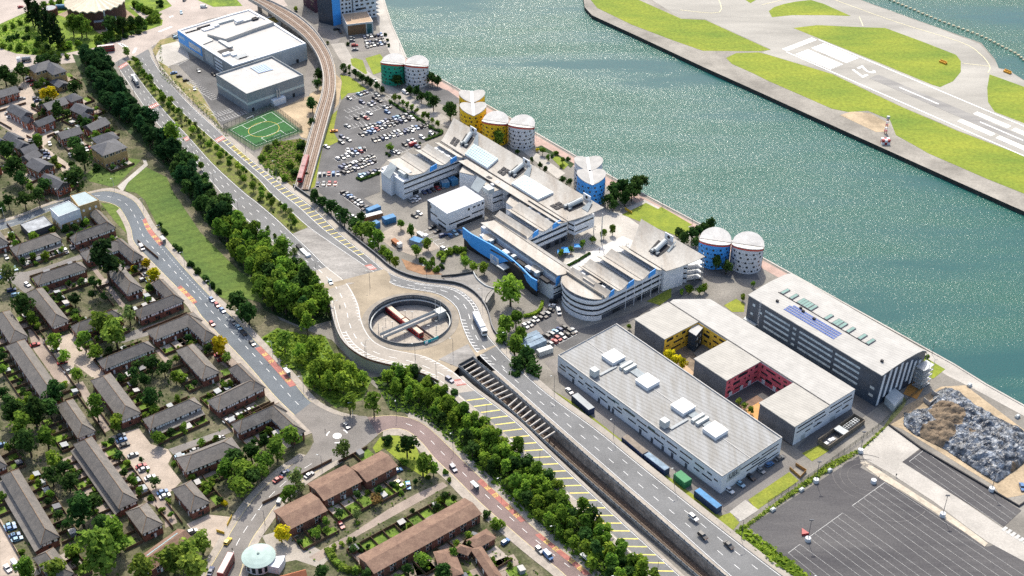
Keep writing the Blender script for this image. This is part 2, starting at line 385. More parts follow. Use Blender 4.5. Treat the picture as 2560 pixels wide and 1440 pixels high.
for k in range(5):
 for sg in (-1,1):
  c = sg * (2.6 + k * 2.7);rwq(mk, 8,38, c - .9, c + .9)
for sg in (-1,1): rwq(mk, 2,620, sg * 16.2 - .45, sg * 16.2 + .45)
for a in (82,142,202,262): rwq(mk, a, a + 30,-.5,.5)
for a in (133,160,187,214,241):
 for sg in (-1,1): rwq(mk, a, a + 24, sg * 8 - 2.2, sg * 8 + 2.2)
structure("runway_marking", mk, m_white)
mb = MB(); rwq(mb, 62,420,-4.5,4.5,.07); rwq(mb, 62,150,-2.5,2.5,.08); structure("tyre_rubber_mark", mb, M("rubber_stain", (.19,.185,.18),.9,.5,.05, rgb2=(.30,.29,.27), stretch=(-.4,.25,2)))
for ch, c in (("2", 4.2),("7", -4.2)):
 o = text_mesh("runway_number", ch, 17, m_white, 'CENTER', off=.22)
 o.matrix_world = Matrix(((-rv.x * .75, ru.x, 0,0),(-rv.y * .75, ru.y, 0,0),(0,0,1,0),(0,0,0,1)))
 o.location = rw0 + ru * 47 + rv * c + UP * .1; o["kind"] = "structure"
yl = MB()
for pts in (S((1700,25),(1798,31),(1793,-10)), S((2060,-10),(2240,55),(2400,105),(2450,135),(2474,165),(2470,182)), S((1905,12),(1990,-8)), S((2148,42),(2158,66)), S((2405,158),(2474,166))):
 yl.path([p + UP * .08 for p in smoothline(pts)],.5,.02)
structure("taxiway_line", yl, M("faded_yellow_line", (.72,.66,.42),.8,.2,.5))
sheet("promenade", S((1000,135),(1073,186),(1148,230),(1275,301),(1335,336),(1437,395),(1513,440),(1617,497),(1767,575),(1920,658),(2050,730),(2020,735),(1900,668),(1750,590),(1600,512),(1500,455),(1420,408),(1330,360),(1250,312),(1130,245),(1060,200),(1020,175)), m_brickpave, .03)
sheet("promenade_concrete", S((940,-60),(962,0),(980,60),(1003,110),(1017,143),(1010,150),(975,133),(955,95),(940,40),(915,-60)), m_conc, .04)
sheet("dockside_paving", S((1560,522),(1612,499),(1700,547),(1745,580),(1725,592),(1690,562),(1620,512),(1575,532)), m_conc, .045)
sheet("dockside_paving", S((2283,860),(2387,912),(2467,962),(2800,1150),(2740,1180),(2560,1040),(2440,975),(2370,940),(2300,900)), m_conc, .035)
sheet("campus_paving", S((1395,690),(1450,560),(1500,520),(1560,535),(1650,600),(1640,640),(1520,700),(1440,720)), m_conc, .03)
sheet("campus_terrace", ZZ(ZI, (400,540),(830,330),(960,390),(800,470),(620,530),(440,610)), M("white_paving", (.58,.565,.53),.9,.1,.1, fine=(1,.05)),.05)
sheet("car_park", ZZ(ZF, (645,745),(750,700),(870,675),(960,745),(1240,925),(1380,985),(1390,1015),(1260,1070),(1110,1130),(985,1200),(930,1260),(930,1440),(620,1560),(470,1440),(465,1290),(500,1100),(580,1080),(580,930),(620,800)), m_tarmac, .03)
sheet("car_park", ZZ(ZE, (470,-30),(640,-40),(800,40),(900,110),(880,160),(800,170),(740,230),(520,60)), m_tarmac, .035)
sheet("car_park", ZZ(ZF, (690,290),(800,270),(960,240),(1005,360),(720,395)), m_roadmid, .03)
sheet("car_park", ZZ(ZI, (230,830),(330,760),(420,1000),(560,1020),(390,1120),(250,1190),(130,1120),(90,1020)), m_roadmid, .03)
sheet("campus_road", ZZ(ZF, (560,330),(660,320),(720,430),(830,530),(1020,650),(1180,740),(1420,870),(1480,920),(1440,950),(1240,870),(1000,710),(800,570),(650,480),(600,400)), M("campus_road_pavers", (.36,.335,.30),.9,.25,.1, fine=(1,.1)),.05)
sheet("campus_road", ZZ(ZF, (230,130),(390,180),(520,210),(640,290),(590,350),(500,280),(400,215),(270,165)), m_roadmid, .04)
sheet("campus_road", S((1560,815),(1640,760),(1700,745),(1770,690),(1900,700),(1890,680),(1750,660),(1740,700),(1680,735),(1560,790),(1420,830),(1390,800),(1400,770),(1330,790),(1380,860),(1440,890),(1470,860)), m_tarmac, .045)
sheet("service_yard", S((1360,905),(1400,890),(1810,1230),(1960,1130),(2000,1160),(1830,1290),(1620,1150),(1480,1040)), m_roadmid, .03)
sheet("service_yard_road", S((1398,893),(1806,1237),(1956,1135),(1968,1142),(1810,1262),(1450,965)), m_tarmac, .05)
sheet("service_road", S((2130,985),(2290,900),(2320,920),(2190,1020),(2020,1140),(1990,1120)), m_tarmac, .045)
sheet("works_yard", ZZ(ZE, (900,330),(1060,240),(1180,260),(1280,350),(1400,420),(1180,480),(1020,420)), M("works_yard_dirt", (.36,.31,.26),.95,.3,.12, fine=(1.2,.15)),.04)
sheet("soil_bank", ZZ(ZE, (1090,500),(1200,540),(1300,570),(1400,620),(1250,620),(1130,580)), M("bare_soil", (.30,.175,.10),.95,.3,.3),.05)
for pts in (ZZ(ZF, (708,442),(745,436),(800,452),(835,550),(820,558),(718,490)), ZZ(ZF, (820,437),(930,405),(950,430),(940,540),(880,560)),
   ZZ(ZF, (630,560),(700,575),(830,668),(800,688),(690,700),(640,752),(632,700),(645,620)),
   ZZ(ZI, (825,170),(1005,82),(1095,128),(1120,112),(1350,245),(1320,262),(1370,280),(1240,330),(1160,300)),
   ZZ(ZJ, (1060,1340),(1160,1230),(1330,1330),(1240,1400),(1130,1390))):
 sheet("lawn", pts, m_lawn, .07)
for pts in (ZZ(ZF, (505,1080),(560,870),(612,825),(590,930),(580,990),(622,1060),(560,1090),(500,1105),(440,1400),(405,1420),(470,1130)), ZZ(ZI, (1010,820),(1195,720),(1195,790),(1110,850)),
   ZZ(ZI, (1590,850),(1680,800),(1745,840),(1740,900),(1650,900)), S((1870,1250),(1973,1180),(1997,1202),(1893,1275)), ZZ(ZL, (255,520),(400,450),(460,500),(330,580)),
   ZZ(ZK, (220,0),(480,150),(820,420),(980,560),(1210,720),(1360,830),(1560,990),(1640,965),(1705,1040),(1640,1120),(1500,1010),(1300,850),(1000,600),(640,325),(340,95),(180,0))):
 sheet("verge", pts, m_verge, .07)
sheet("clay_ground", S((2285,935),(2328,942),(2292,998),(2258,985)), m_orange, .06)
sheet("concrete_pad", ZZ(ZK, (1630,960),(1750,870),(1850,945),(1720,1030)), m_conc, .08)
sheet("play_court", ZZ(ZF, (1255,690),(1270,655),(1330,640),(1440,680),(1525,740),(1520,775),(1420,790),(1330,760)), m_tarmac, .06)
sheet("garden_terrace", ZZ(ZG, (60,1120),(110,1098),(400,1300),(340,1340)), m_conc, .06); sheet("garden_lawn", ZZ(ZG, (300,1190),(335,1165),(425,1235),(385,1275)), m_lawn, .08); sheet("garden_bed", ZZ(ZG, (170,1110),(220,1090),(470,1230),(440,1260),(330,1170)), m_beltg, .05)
sheet("event_car_park", ZZ(ZL, (-150,1072),(0,975),(680,540),(705,610),(690,625),(860,720),(1640,1222),(1720,1200),(2300,1520),(2300,1900),(800,1900),(260,1440),(0,1200)), m_dark, .05)
sheet("concrete_lane", ZZ(ZL, (700,505),(905,310),(1145,480),(1010,585),(1500,905),(1760,1080),(1920,1180),(2200,1350),(2300,1500),(1920,1330),(1640,1180),(1500,1080),(1240,880),(900,660),(720,560)), m_conc, .05)
sheet("event_car_park", ZZ(ZL, (1005,585),(1160,480),(1900,950),(1770,1070)), m_dark, .06)
sheet("sand_strip", ZZ(ZL, (690,590),(730,580),(900,690),(1180,870),(1400,1010),(1650,1195),(1625,1220),(1400,1060),(1050,830),(850,715)), M("pale_sand", (.50,.44,.35),.95,.3,.3),.06)
sheet("sandy_yard", ZZ(ZL, (900,300),(1000,180),(1300,20),(1480,10),(1900,330),(2100,460),(2100,800),(1760,860),(1690,760),(1010,340)), m_sand, .02)
sheet("scrub_bank", ZZ(ZL, (-330,1170),(0,930),(460,590),(700,480),(860,330),(960,180),(1020,100),(1040,130),(1000,200),(900,310),(690,515),(480,640),(0,965),(-150,1075)), M("dry_bank", (.30,.28,.12),.95,.5,.2, rgb2=(.13,.16,.03), fine=(1,.2)),.055)
mk = MB()
def ln(mb, a, b, w=.22, dz=.11):
 d = (b - a).normalized();n = Vector((-d.y, d.x, 0)) * w / 2;o = UP * dz
 mb.face(ccw([a - n + o, b - n + o, b + n + o, a + n + o]))
def lanes(zf, h0, h1, t0, t1, n, first=True):
 """parallel lane lines from the header line h0-h1 towards t0-t1"""
 ln(mk, zf(*h0), zf(*h1),.2)
 for i in range(n):
  f = i / (n - 1);ln(mk, zf(*h0).lerp(zf(*h1), f), zf(*t0).lerp(zf(*t1), f),.11)
lanes(ZL, (1165,500),(1060,582),(1860,985),(1760,1070),4)
lanes(ZL, (875,740),(632,914),(2300,1690),(1500,1560),7)
lanes(ZL, (560,968),(305,1152),(1500,1640),(820,1540),7)
lanes(ZL, (240,1203),(152,1268),(640,1500),(440,1500),3)
for k in range(8):
 a = ZL(1790 + k * 32,1075 + k * 20);ln(mk, a, a + (ZL(1760 + k * 32,1100 + k * 20) - a) * 1.0,1.3)
structure("parking_line", mk, M("worn_white_paint", (.50,.50,.48),.8,.35,.3))
tm = MB()
for r_, a0, a1, cx, cy in ((11,1.2,4.6,745,700),(14,1.0,4.2,745,700),(8,.5,5.5,745,700),(16,3.6,5.6,900,820)):
 n_ = 24;q_ = [ZL(cx, cy) + Vector((math.cos(lerp(a0, a1, i / n_)) * r_, math.sin(lerp(a0, a1, i / n_)) * r_, .105)) for i in range(n_ + 1)]
 for i in range(n_): ln(tm, q_[i], q_[i + 1],.3,.004)
structure("tyre_mark", tm, M("pale_tyre_mark", (.15,.143,.14),.9,.4,.5))
DZ = 5.5
g0_ = lambda p: Vector((p.x, p.y, .08))
RL = Ribbon(S((287,157),(337,233),(372,283),(410,328),(467,377),(500,420),(547,477),(600,535,.3),(655,583,1.2),(717,631,2.8),(777,680,4.6),(813,725,5.4),(830,757, DZ),(840,797, DZ),(850,830, DZ),(868,860, DZ),(900,886, DZ),(940,904, DZ),(1013,921, DZ),(1073,940, DZ),(1110,960,5.4),(1170,1012,5),(1280,1107,4.2),(1380,1200,3.2),(1480,1293,2.2),(1580,1387,1.3),(1633,1437,.9),(1760,1560,.3)),
   S((310,143),(360,213),(417,283),(473,343),(533,410),(610,480),(640,503,.3),(690,545,.9),(730,583,1.8),(775,625,3.2),(817,667,4.6),(860,700,5.3),(880,727, DZ),(897,763, DZ),(903,797, DZ),(917,831, DZ),(940,857, DZ),(977,873, DZ),(1023,882, DZ),(1070,893, DZ),(1133,929,5.4),(1180,970,5.1),(1280,1045,4.4),(1360,1122,3.5),(1467,1223,2.4),(1563,1313,1.5),(1697,1437,.8),(1830,1560,.3)),150)
RR = Ribbon(S((340,140),(367,187),(433,260),(533,350),(640,443),(673,480,.3),(720,523,.9),(770,568,1.8),(830,610,3.2),(907,662,4.8),(960,698,5.3),(1000,718, DZ),(1083,732, DZ),(1117,747, DZ),(1143,773, DZ),(1152,807, DZ),(1170,850, DZ),(1190,880,5.4),(1223,913,5.2),(1280,963,4.8),(1380,1053,3.9),(1480,1140,3),(1580,1227,2.1),(1680,1313,1.3),(1780,1403,.8),(1960,1560,.3)),
   S((370,123),(397,173),(467,253),(550,330),(640,410),(730,480,.3),(780,517,.9),(853,587,2.6),(927,647,4.7),(957,673,5.3),(1000,695, DZ),(1057,709, DZ),(1123,716, DZ),(1160,732, DZ),(1187,757, DZ),(1203,787, DZ),(1214,830, DZ),(1240,863,5.4),(1285,910,5.1),(1343,963,4.5),(1393,1003,4),(1493,1075,3.1),(1600,1162,2.2),(1723,1260,1.3),(1920,1413,.6),(2080,1530,.3)),150)
def sub(rb, name, mat, a0, a1, dz, t0=0, t1=1):
 mb = MB();n = max(2, int((a1 - a0) / 4));up = UP * dz
 for i in range(n):
  p, q = lerp(a0, a1, i / n), lerp(a0, a1,(i + 1) / n)
  mb.face(ccw([rb.pt(p, t0, dz), rb.pt(p, t1, dz), rb.pt(q, t1, dz), rb.pt(q, t0, dz)]))
 structure(name, mb, mat)
def near_a(rb, p, t=.5):
 best = min(range(400), key=lambda k: (rb.pt(rb.len * k / 399, t) - p).length);return rb.len * best / 399
la = near_a(RL, P(790,675,4.6));lb = near_a(RL, P(960,890, DZ))
sub(RL, "road", m_road, 0, la, .08); sub(RL, "road", m_roadtan, la, near_a(RL, P(1160,985,5)),.08); sub(RL, "road", m_road, near_a(RL, P(1160,985,5)), RL.len, .08)
sub(RL, "worn_lane", m_roadtan, near_a(RL, P(1160,985,5)), RL.len, .09,.0,.12)
sub(RR, "road", m_road, 0, RR.len, .08)
def footway(rb, side, w, a0, a1, mat, dz=.2, drop=0.0, wall=None, wallh=1.1, name="pavement"):
 mb = MB();n = max(2, int((a1 - a0) / 4));edge = []
 for i in range(n + 1):
  a = lerp(a0, a1, i / n);p = rb.pt(a, side);q = rb.pt(a, 1 - side);d = (p - q);d.z = 0;d.normalize();edge.append((p + UP * dz, p + d * w + UP * dz))
 for i in range(n):
  (a, b),(c, d) = edge[i], edge[i + 1];mb.face(ccw([a, b, d, c]));mb.face([a, c, c - UP * dz, a - UP * dz])
  if drop: mb.face([b, d, Vector((d.x, d.y, -drop)), Vector((b.x, b.y, -drop))])
 structure(name, mb, mat);return [e[1] for e in edge]
aL = near_a(RL, P(640,575,.5),0);aL2 = near_a(RL, P(820,740, DZ),0);aL3 = near_a(RL, P(1100,955, DZ),0)
footway(RL, 0,3.0,0, aL, m_pave)
eL1 = footway(RL, 0,2.4, aL, aL2, m_pave, drop=.1); eL2 = footway(RL, 0,1.2, aL2, aL3, m_conc, drop=.1, name="deck_edge"); eL3 = footway(RL, 0,3.0, aL3, RL.len, m_roadtan, drop=.1)
aR = near_a(RR, P(853,587,2.6),1);aR1 = near_a(RR, P(720,472,.2),1);aR2 = near_a(RR, P(1190,757, DZ),1);aR3 = near_a(RR, P(1260,885,5),1)
footway(RR, 1,3.2,0, aR1, m_roadtan);eR1 = footway(RR, 1,3.6, aR1, aR2, m_roadtan, drop=.1);eR2 = footway(RR, 1,3.6, aR2, aR3, m_roadtan, drop=.1);eR3 = footway(RR, 1,3.2, aR3, RR.len, m_roadtan)
mb = MB()
for i in range(len(eR3) - 1):
 a, b = eR3[i] - UP * .05, eR3[i + 1] - UP * .05;d = (b - a);d.z = 0;d.normalize();nn = Vector((d.y, -d.x, 0));w_ = lambda p: 3.4 + p.z * .7
 mb.face(ccw([a, b, g0_(b + nn * w_(b)), g0_(a + nn * w_(a))]))
structure("verge_slope", mb, m_verge)
aM = near_a(RR, P(1240,927,5.2),0);footway(RR, 0,1.6, aM, RR.len, m_roadtan, drop=0)
aM2 = near_a(RL, P(1150,940,5.3),1);footway(RL, 1,1.6, aM2, RL.len, m_roadtan, drop=0)
cz = []
aS0, aS1 = near_a(RL, P(735,585,2),1), near_a(RL, P(870,712,5.4),1)
bS0, bS1 = near_a(RR, P(772,568,2),0), near_a(RR, P(950,692,5.3),0)
mb = MB()
for i in range(20):
 f, h = i / 20,(i + 1) / 20
 mb.face(ccw([RL.pt(lerp(aS0, aS1, f),1,.1), RR.pt(lerp(bS0, bS1, f),0,.1), RR.pt(lerp(bS0, bS1, h),0,.1), RL.pt(lerp(aS0, aS1, h),1,.1)]))
structure("tunnel_roof_slab", mb, m_slab)
mb = MB()
for i in range(40):
 f, h = i / 40,(i + 1) / 40
 mb.face(ccw([RL.pt(lerp(6, aS0, f),1,.16), RR.pt(lerp(8, bS0, f),0,.16), RR.pt(lerp(8, bS0, h),0,.16), RL.pt(lerp(6, aS0, h),1,.16)]))
structure("median_grass", mb, M("median_turf", (.15,.19,.03),.95,.4,.25, rgb2=(.12,.11,.05), fine=(1,.25)))
RINGC = P(1025.5,797,6.6);RINGC.z = 0;RING = 19.4
ring = [RINGC + Vector((math.cos(k * math.pi / 32), math.sin(k * math.pi / 32),0)) * RING for k in range(64)]
outer = [RL.pt(lerp(near_a(RL, P(845,705,5.4),0), near_a(RL, P(1110,960,5.4),0), k / 40),0) for k in range(41)] + S((1147,917,5.4),(1183,897,5.4)) + [RR.pt(lerp(near_a(RR, P(1240,863,5.4),1), near_a(RR, P(957,673,5.3),1), k / 40),1) for k in range(41)]
outer = [Vector((p.x, p.y, DZ - .02)) for p in outer]
mb = MB(); mb.poly(outer, holes=[[p + UP * (DZ - .02) for p in reversed(ring)]]); structure("roundabout_deck", mb, m_island)
mb = MB()
for k in range(64):
 a0, a1 = k * math.pi / 32,(k + 1) * math.pi / 32
 q = [RINGC + Vector((math.cos(a) * r_, math.sin(a) * r_, DZ + .05)) for a, r_ in ((a0, RING),(a0, RING + 3.4),(a1, RING + 3.4),(a1, RING))]
 mb.face(ccw(q))
structure("ring_path", mb, M("ring_paving", (.27,.24,.20),.9,.25,.2))
sheet("pale_slab", ZZ(ZE, (1370,1255),(1590,1140),(1660,1250),(1530,1320),(1480,1300), z=DZ), m_slab, .04)
mk = MB()
for rb, a0, a1 in ((RL, 0, RL.len),(RR, 0, RR.len)):
 rb.line(mk, .04,.2, a0=10);rb.line(mk, .96,.2, a0=10)
q1 = near_a(RR, P(540,350,0));q2 = near_a(RR, P(905,650,4.5))
for t in (.36,.68): RL.line(mk, t, .2,3,6,8, la)
RL.line(mk, .48,.25,4,4.5, la, aM2)
RR.line(mk, .34,.2,3,6,8, q1);RR.line(mk, .45,.25,4,4.5, q2, aM);RR.line(mk, .36,.2,3,6, aM, RR.len);RR.line(mk, .7,.2,3,6, aM + 20, RR.len)
RR.line(mk, .5,.22,0,0, q1, q2)
RL.bars(mk, .02,.22,.35,2.6,1.2, near_a(RL, P(845,830, DZ),0), near_a(RL, P(1075,940, DZ),0));RL.line(mk, .23,.2,0,0, near_a(RL, P(845,830, DZ),0), near_a(RL, P(1075,940, DZ),0))
RL.bars(mk, .86,.98,.3,2.6,1.0, near_a(RL, P(885,735, DZ),1), near_a(RL, P(905,800, DZ),1));RL.bars(mk, .84,.98,.3,2.6,1.0, near_a(RL, P(1060,890, DZ),1), near_a(RL, P(1130,925, DZ),1))
RR.bars(mk, .8,.98,.35,2.6,1.4, near_a(RR, P(1050,705, DZ),1), near_a(RR, P(1195,790, DZ),1));RR.line(mk, .79,.2,0,0, near_a(RR, P(1050,705, DZ),1), near_a(RR, P(1195,790, DZ),1))
RR.bars(mk, .02,.2,.35,2.6,1.4, near_a(RR, P(970,705,5.4),0), near_a(RR, P(1085,730, DZ),0));RR.bars(mk, .02,.24,.35,2.6,1.4, near_a(RR, P(1150,800, DZ),0), near_a(RR, P(1225,915,5.2),0))
structure("road_marking", mk, m_white)
mk = MB();RR.bars(mk, .52,.95,.6,4.6,.3, q1, q2 - 4,.1)
RL.bars(mk, .14,.93,.7,5.0,.4, near_a(RL, P(1175,1000,5)), RL.len, .1)
structure("yellow_hatching", mk, m_yellow)
mk = MB()
def block(mb, pts, dz): mb.face(ccw([p + UP * dz for p in pts]))
def redpatch(rb, a, ln_, t0, t1, name="red_road_patch"):
 mb = MB();
 for k in range(4): block(mb, [rb.pt(a + ln_ * k / 4, t0), rb.pt(a + ln_ * k / 4, t1), rb.pt(a + ln_ * (k + 1) / 4, t1), rb.pt(a + ln_ * (k + 1) / 4, t0)],.10)
 structure(name, mb, m_red)
 wm = MB();n = 7
 for k in range(n):
  f = lerp(t0, t1,(k + .3) / n);g_ = lerp(t0, t1,(k + .62) / n);block(wm, [rb.pt(a + ln_ * .25, f), rb.pt(a + ln_ * .25, g_), rb.pt(a + ln_ * .8, g_), rb.pt(a + ln_ * .8, f)],.13)
 structure("slow_lettering", wm, m_white)
for px, rb, t0, t1 in (((310,160), RL, .05,.95),((385,262), RL, .05,.95),((462,346), RL, .55,.95),((540,345), RR, .1,.9),((1138,948,5.3), RL, .45,.95)):
 redpatch(rb, near_a(rb, P(*px)),5, t0, t1)
redpatch(RR, near_a(RR, P(925,660,4.7)),6,.02,.6)
sheet("residential_ground", S((-700,1900),(-900,100),(0,185),(60,175),(190,150),(330,300),(420,420),(560,600),(700,800),(830,850),(930,960),(1020,1040),(1100,1110),(1280,1280),(1500,1480),(1700,1900)), M("garden_ground", (.15,.135,.085),.95,.5,.09, rgb2=(.055,.065,.025), fine=(.9,.35), lo=.4, hi=.6),.012)
YARDS = []
BQ = Ribbon(S((-300,640),(0,577),(127,527),(200,503),(250,503),(290,514),(310,537),(327,573),(335,607),(377,653),(433,710),(483,760),(500,787),(540,830),(617,910),(683,987),(740,1043),(780,1083)),
   S((-300,610),(0,557),(120,513),(233,482),(280,478),(333,500),(360,537),(377,570),(413,613),(467,677),(533,747),(587,797),(640,853),(690,905),(733,953),(780,1007),(840,1037),(880,1044)),100)
sub(BQ, "road", m_roadres, 0, BQ.len, .06)
BE = Ribbon(S((840,1037),(917,1043),(973,1038),(1033,1047),(1070,1068),(1107,1101),(1180,1173),(1280,1267),(1347,1330),(1440,1403),(1480,1437),(1600,1540)),
   S((880,1137),(917,1112),(940,1090),(973,1073),(1017,1077),(1057,1110),(1087,1147),(1133,1190),(1200,1257),(1280,1327),(1360,1395),(1410,1436),(1520,1540)),80)
sub(BE, "road", m_roadbrown, 0, BE.len, .07)
BS = Ribbon(S((783,1107),(763,1140),(707,1177),(640,1240),(593,1303),(545,1385),(512,1440),(460,1540)),
   S((873,1137),(837,1153),(787,1183),(740,1215),(693,1260),(660,1307),(625,1360),(600,1440),(560,1540)),60)
sub(BS, "road", m_roadmid, 0, BS.len, .065)
sheet("road_junction", S((735,1040),(780,1005),(840,1035),(917,1041),(945,1088),(917,1112),(873,1140),(837,1155),(770,1145),(785,1107),(780,1083)), m_roadmid, .085)
sheet("lane_paving", S((655,1340),(720,1320),(790,1370),(830,1390),(800,1420),(740,1400),(690,1410)), m_roadtan, .04)
for rb, side, w_, a0, a1 in ((BQ, 1,3.0,20, BQ.len),(BQ, 0,3.2, near_a(BQ, P(300,520),0), BQ.len),(BE, 0,3.5,30, BE.len),(BE, 1,4.2,20, BE.len),(BS, 0,3.0,8, BS.len),(BS, 1,3.0,6, BS.len)):
 footway(rb, side, w_, a0, a1, M("pavement_slabs", (.36,.32,.275),.9,.2,.3, fine=(1.5,.1)),.16)
mk = MB()
BQ.line(mk, .5,.2,3,4,0, BQ.len);BQ.line(mk, .78,.15,1.2,1.2, near_a(BQ, P(360,545)), near_a(BQ, P(690,960)));BE.line(mk, .5,.2,3,5,30, BE.len);BS.line(mk, .5,.2,4,3,12, BS.len)
rc = P(843,1090);mb = MB();mk.poly([rc + Vector((math.cos(k * .4488) * 1.9, math.sin(k * .4488) * 1.9,.12)) for k in range(14)])
for k in range(3):
 a = k * 2.09 + .4
 for j in range(5):
  b0, b1 = a + j * .13, a + (j + 1) * .13;mk.face(ccw([rc + Vector((math.cos(x) * r_, math.sin(x) * r_, .12)) for x, r_ in ((b0,4.2),(b0,4.7),(b1,4.7),(b1,4.2))]))
structure("road_marking", mk, m_white)
yl = MB()
for rb in (BQ, BE, BS): rb.line(yl, .015,.22, a0=15);rb.line(yl, .985,.22, a0=15)
structure("yellow_road_line", yl, M("pale_yellow_line", (.66,.56,.30),.8,.2,.5))
def busbox(rb, px0, px1, t0, t1):
 a0, a1 = near_a(rb, P(*px0)), near_a(rb, P(*px1));mb = MB();n = 8
 for k in range(n): block(mb, [rb.pt(lerp(a0, a1, k / n), t0), rb.pt(lerp(a0, a1, k / n), t1), rb.pt(lerp(a0, a1,(k + 1) / n), t1), rb.pt(lerp(a0, a1,(k + 1) / n), t0)],.10)
 structure("bus_stop_lane", mb, m_red)
 dirv = (rb.pt(a1,.5) - rb.pt(a0,.5)).normalized()
 for f, word in ((.2, "BUS"),(.38, "STOP"),(.68, "BUS"),(.86, "STOP")):
  o = text_mesh("bus_lettering", word, 3.0, m_yellow, 'CENTER', 'CENTER', .03); r_ = Vector((dirv.y, -dirv.x, 0))
  p = rb.pt(lerp(a0, a1, f),(t0 + t1) / 2,.13)
  sx = .38 * 3 / (len(word)) * 1.1
  o.matrix_world = Matrix(((-r_.x * sx, -dirv.x, 0, p.x),(-r_.y * sx, -dirv.y, 0, p.y),(0,0,1, p.z),(0,0,0,1))); o["kind"] = "structure"
busbox(BQ, (365,555),(400,618),.78,.99);busbox(BQ, (445,715),(482,758),.01,.24);busbox(BQ, (640,868),(725,965),.74,.99)
busbox(BE, (1196,1205),(1300,1305),.02,.3);busbox(BE, (1330,1338),(1450,1440),.02,.3)
for pts in (ZZ(ZA, (0,600),(190,600),(330,565),(640,455),(660,490),(250,625),(215,680),(260,720),(190,760),(100,690),(0,640)), ZZ(ZA, (1000,1040),(1390,910),(1440,900),(1440,960),(1100,1080),(930,1130),(830,1130)), ZZ(ZB, (1260,490),(1740,320),(1740,360),(1300,530))):
 YARDS.append(pts); sheet("residential_lane", pts, m_roadmid, .05)
for pts in (ZZ(ZA, (330,1120),(560,1050),(640,1170),(860,1400),(700,1400),(560,1290),(520,1440),(420,1370)), ZZ(ZB, (820,400),(1040,330),(1130,450),(1260,490),(1290,540),(1260,600),(1360,730),(1300,790),(1200,880),(1100,780),(900,520)), ZZ(ZB, (1400,1050),(1560,980),(1760,1000),(1620,1240),(1560,1200),(1440,1100)),
   ZZ(ZC, (0,800),(60,780),(140,640),(200,590),(300,780),(260,890),(420,1000),(330,1100),(560,1260),(480,1300),(300,1080),(200,1060),(0,940)), ZZ(ZB, (0,1000),(100,1200),(180,1330),(150,1440),(0,1440))):
 YARDS.append(pts); sheet("residential_yard", pts, M("pale_block_paving", (.40,.335,.275),.9,.2,.15, fine=(1.5,.12)),.04)  # yards take a paler beige block paving than the paths
for pts in (ZZ(ZD, (395,1300),(520,1225),(720,1120),(1000,935),(1200,825),(1400,735),(1440,765),(1250,870),(1050,980),(780,1130),(540,1285),(470,1330)), ZZ(ZA, (690,580),(720,570),(945,850),(915,880)), ZZ(ZA, (1165,1190),(1200,1175),(1420,1440),(1380,1450)), ZZ(ZB, (560,0),(620,-20),(830,340),(780,370)), ZZ(ZA, (1095,560),(1200,600),(1240,690),(1130,700),(1040,640)), ZZ(ZA, (1590,1230),(1720,1200),(1800,1290),(1700,1320)), ZZ(ZA, (200,1010),(330,1110),(520,1440),(420,1420),(250,1180)), ZZ(ZB, (1060,860),(1170,830),(1280,900),(1330,1040),(1240,1080),(1230,960)), ZZ(ZD, (1480,720),(1560,690),(1700,880),(1640,900))):
 YARDS.append(pts); sheet("residential_path", pts, m_blockpave, .045)
for pts in (S((315,478),(313,463),(363,417),(417,443),(433,480),(467,530),(500,580),(600,680),(660,715),(660,760),(613,745),(567,750),(550,742),(500,690),(425,607),(390,557),(362,500),(340,482)), S((213,437),(247,410),(320,395),(353,400),(293,463),(277,467),(222,453)), ZZ(ZA, (755,82),(830,88),(900,115),(945,195),(972,300),(955,318),(870,230))):
 sheet("grass", pts, m_grass, .05)
sheet("footpath", ZZ(ZC, (880,1400),(1080,1230),(1070,1200),(1095,1200),(1110,1240),(960,1370),(920,1440)), m_conc, .08)
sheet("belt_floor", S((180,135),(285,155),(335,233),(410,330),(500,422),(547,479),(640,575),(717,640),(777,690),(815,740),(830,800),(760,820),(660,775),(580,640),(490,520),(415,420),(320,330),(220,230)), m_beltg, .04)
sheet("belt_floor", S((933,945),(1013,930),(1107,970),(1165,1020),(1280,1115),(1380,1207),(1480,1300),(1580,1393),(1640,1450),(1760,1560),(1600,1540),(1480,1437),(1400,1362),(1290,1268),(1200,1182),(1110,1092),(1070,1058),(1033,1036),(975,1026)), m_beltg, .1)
sheet("garden_scrub", ZZ(ZE, (30,1100),(160,1020),(300,1060),(400,1075),(520,1080),(600,1240),(780,1330),(870,1400),(800,1560),(600,1620),(360,1440),(330,1340),(200,1330)), M("green_scrub", (.16,.24,.03),.95,.4,.25, rgb2=(.06,.11,.02), fine=(1,.25)),.06)
sheet("corner_lawn", ZZ(ZD, (875,480),(930,400),(1080,375),(1180,410),(1220,520),(1330,640),(1260,700),(1100,600),(960,480),(900,520)), m_lawn, .07)
sheet("scrub", ZZ(ZF, (0,1220),(60,1090),(180,1060),(330,1040),(385,1060),(360,1180),(310,1380),(270,1420),(150,1360)), m_scrubg, .05)
sheet("bare_ground", ZZ(ZF, (150,830),(300,760),(450,680),(480,700),(440,860),(380,1040),(340,1030),(240,900)), m_sand, .04)
sheet("bare_ground", ZZ(ZF, (600,560),(645,600),(620,780),(560,850),(560,900),(470,1000),(430,900),(470,700),(480,620),(500,500),(590,480)), m_sand, .03)
sheet("roundabout_road", S((-300,205),(0,178),(120,163),(250,150),(290,160),(340,140),(372,122),(430,85),(520,48),(620,30),(720,15),(640,-100),(-300,-100)), m_roadpink, .03)
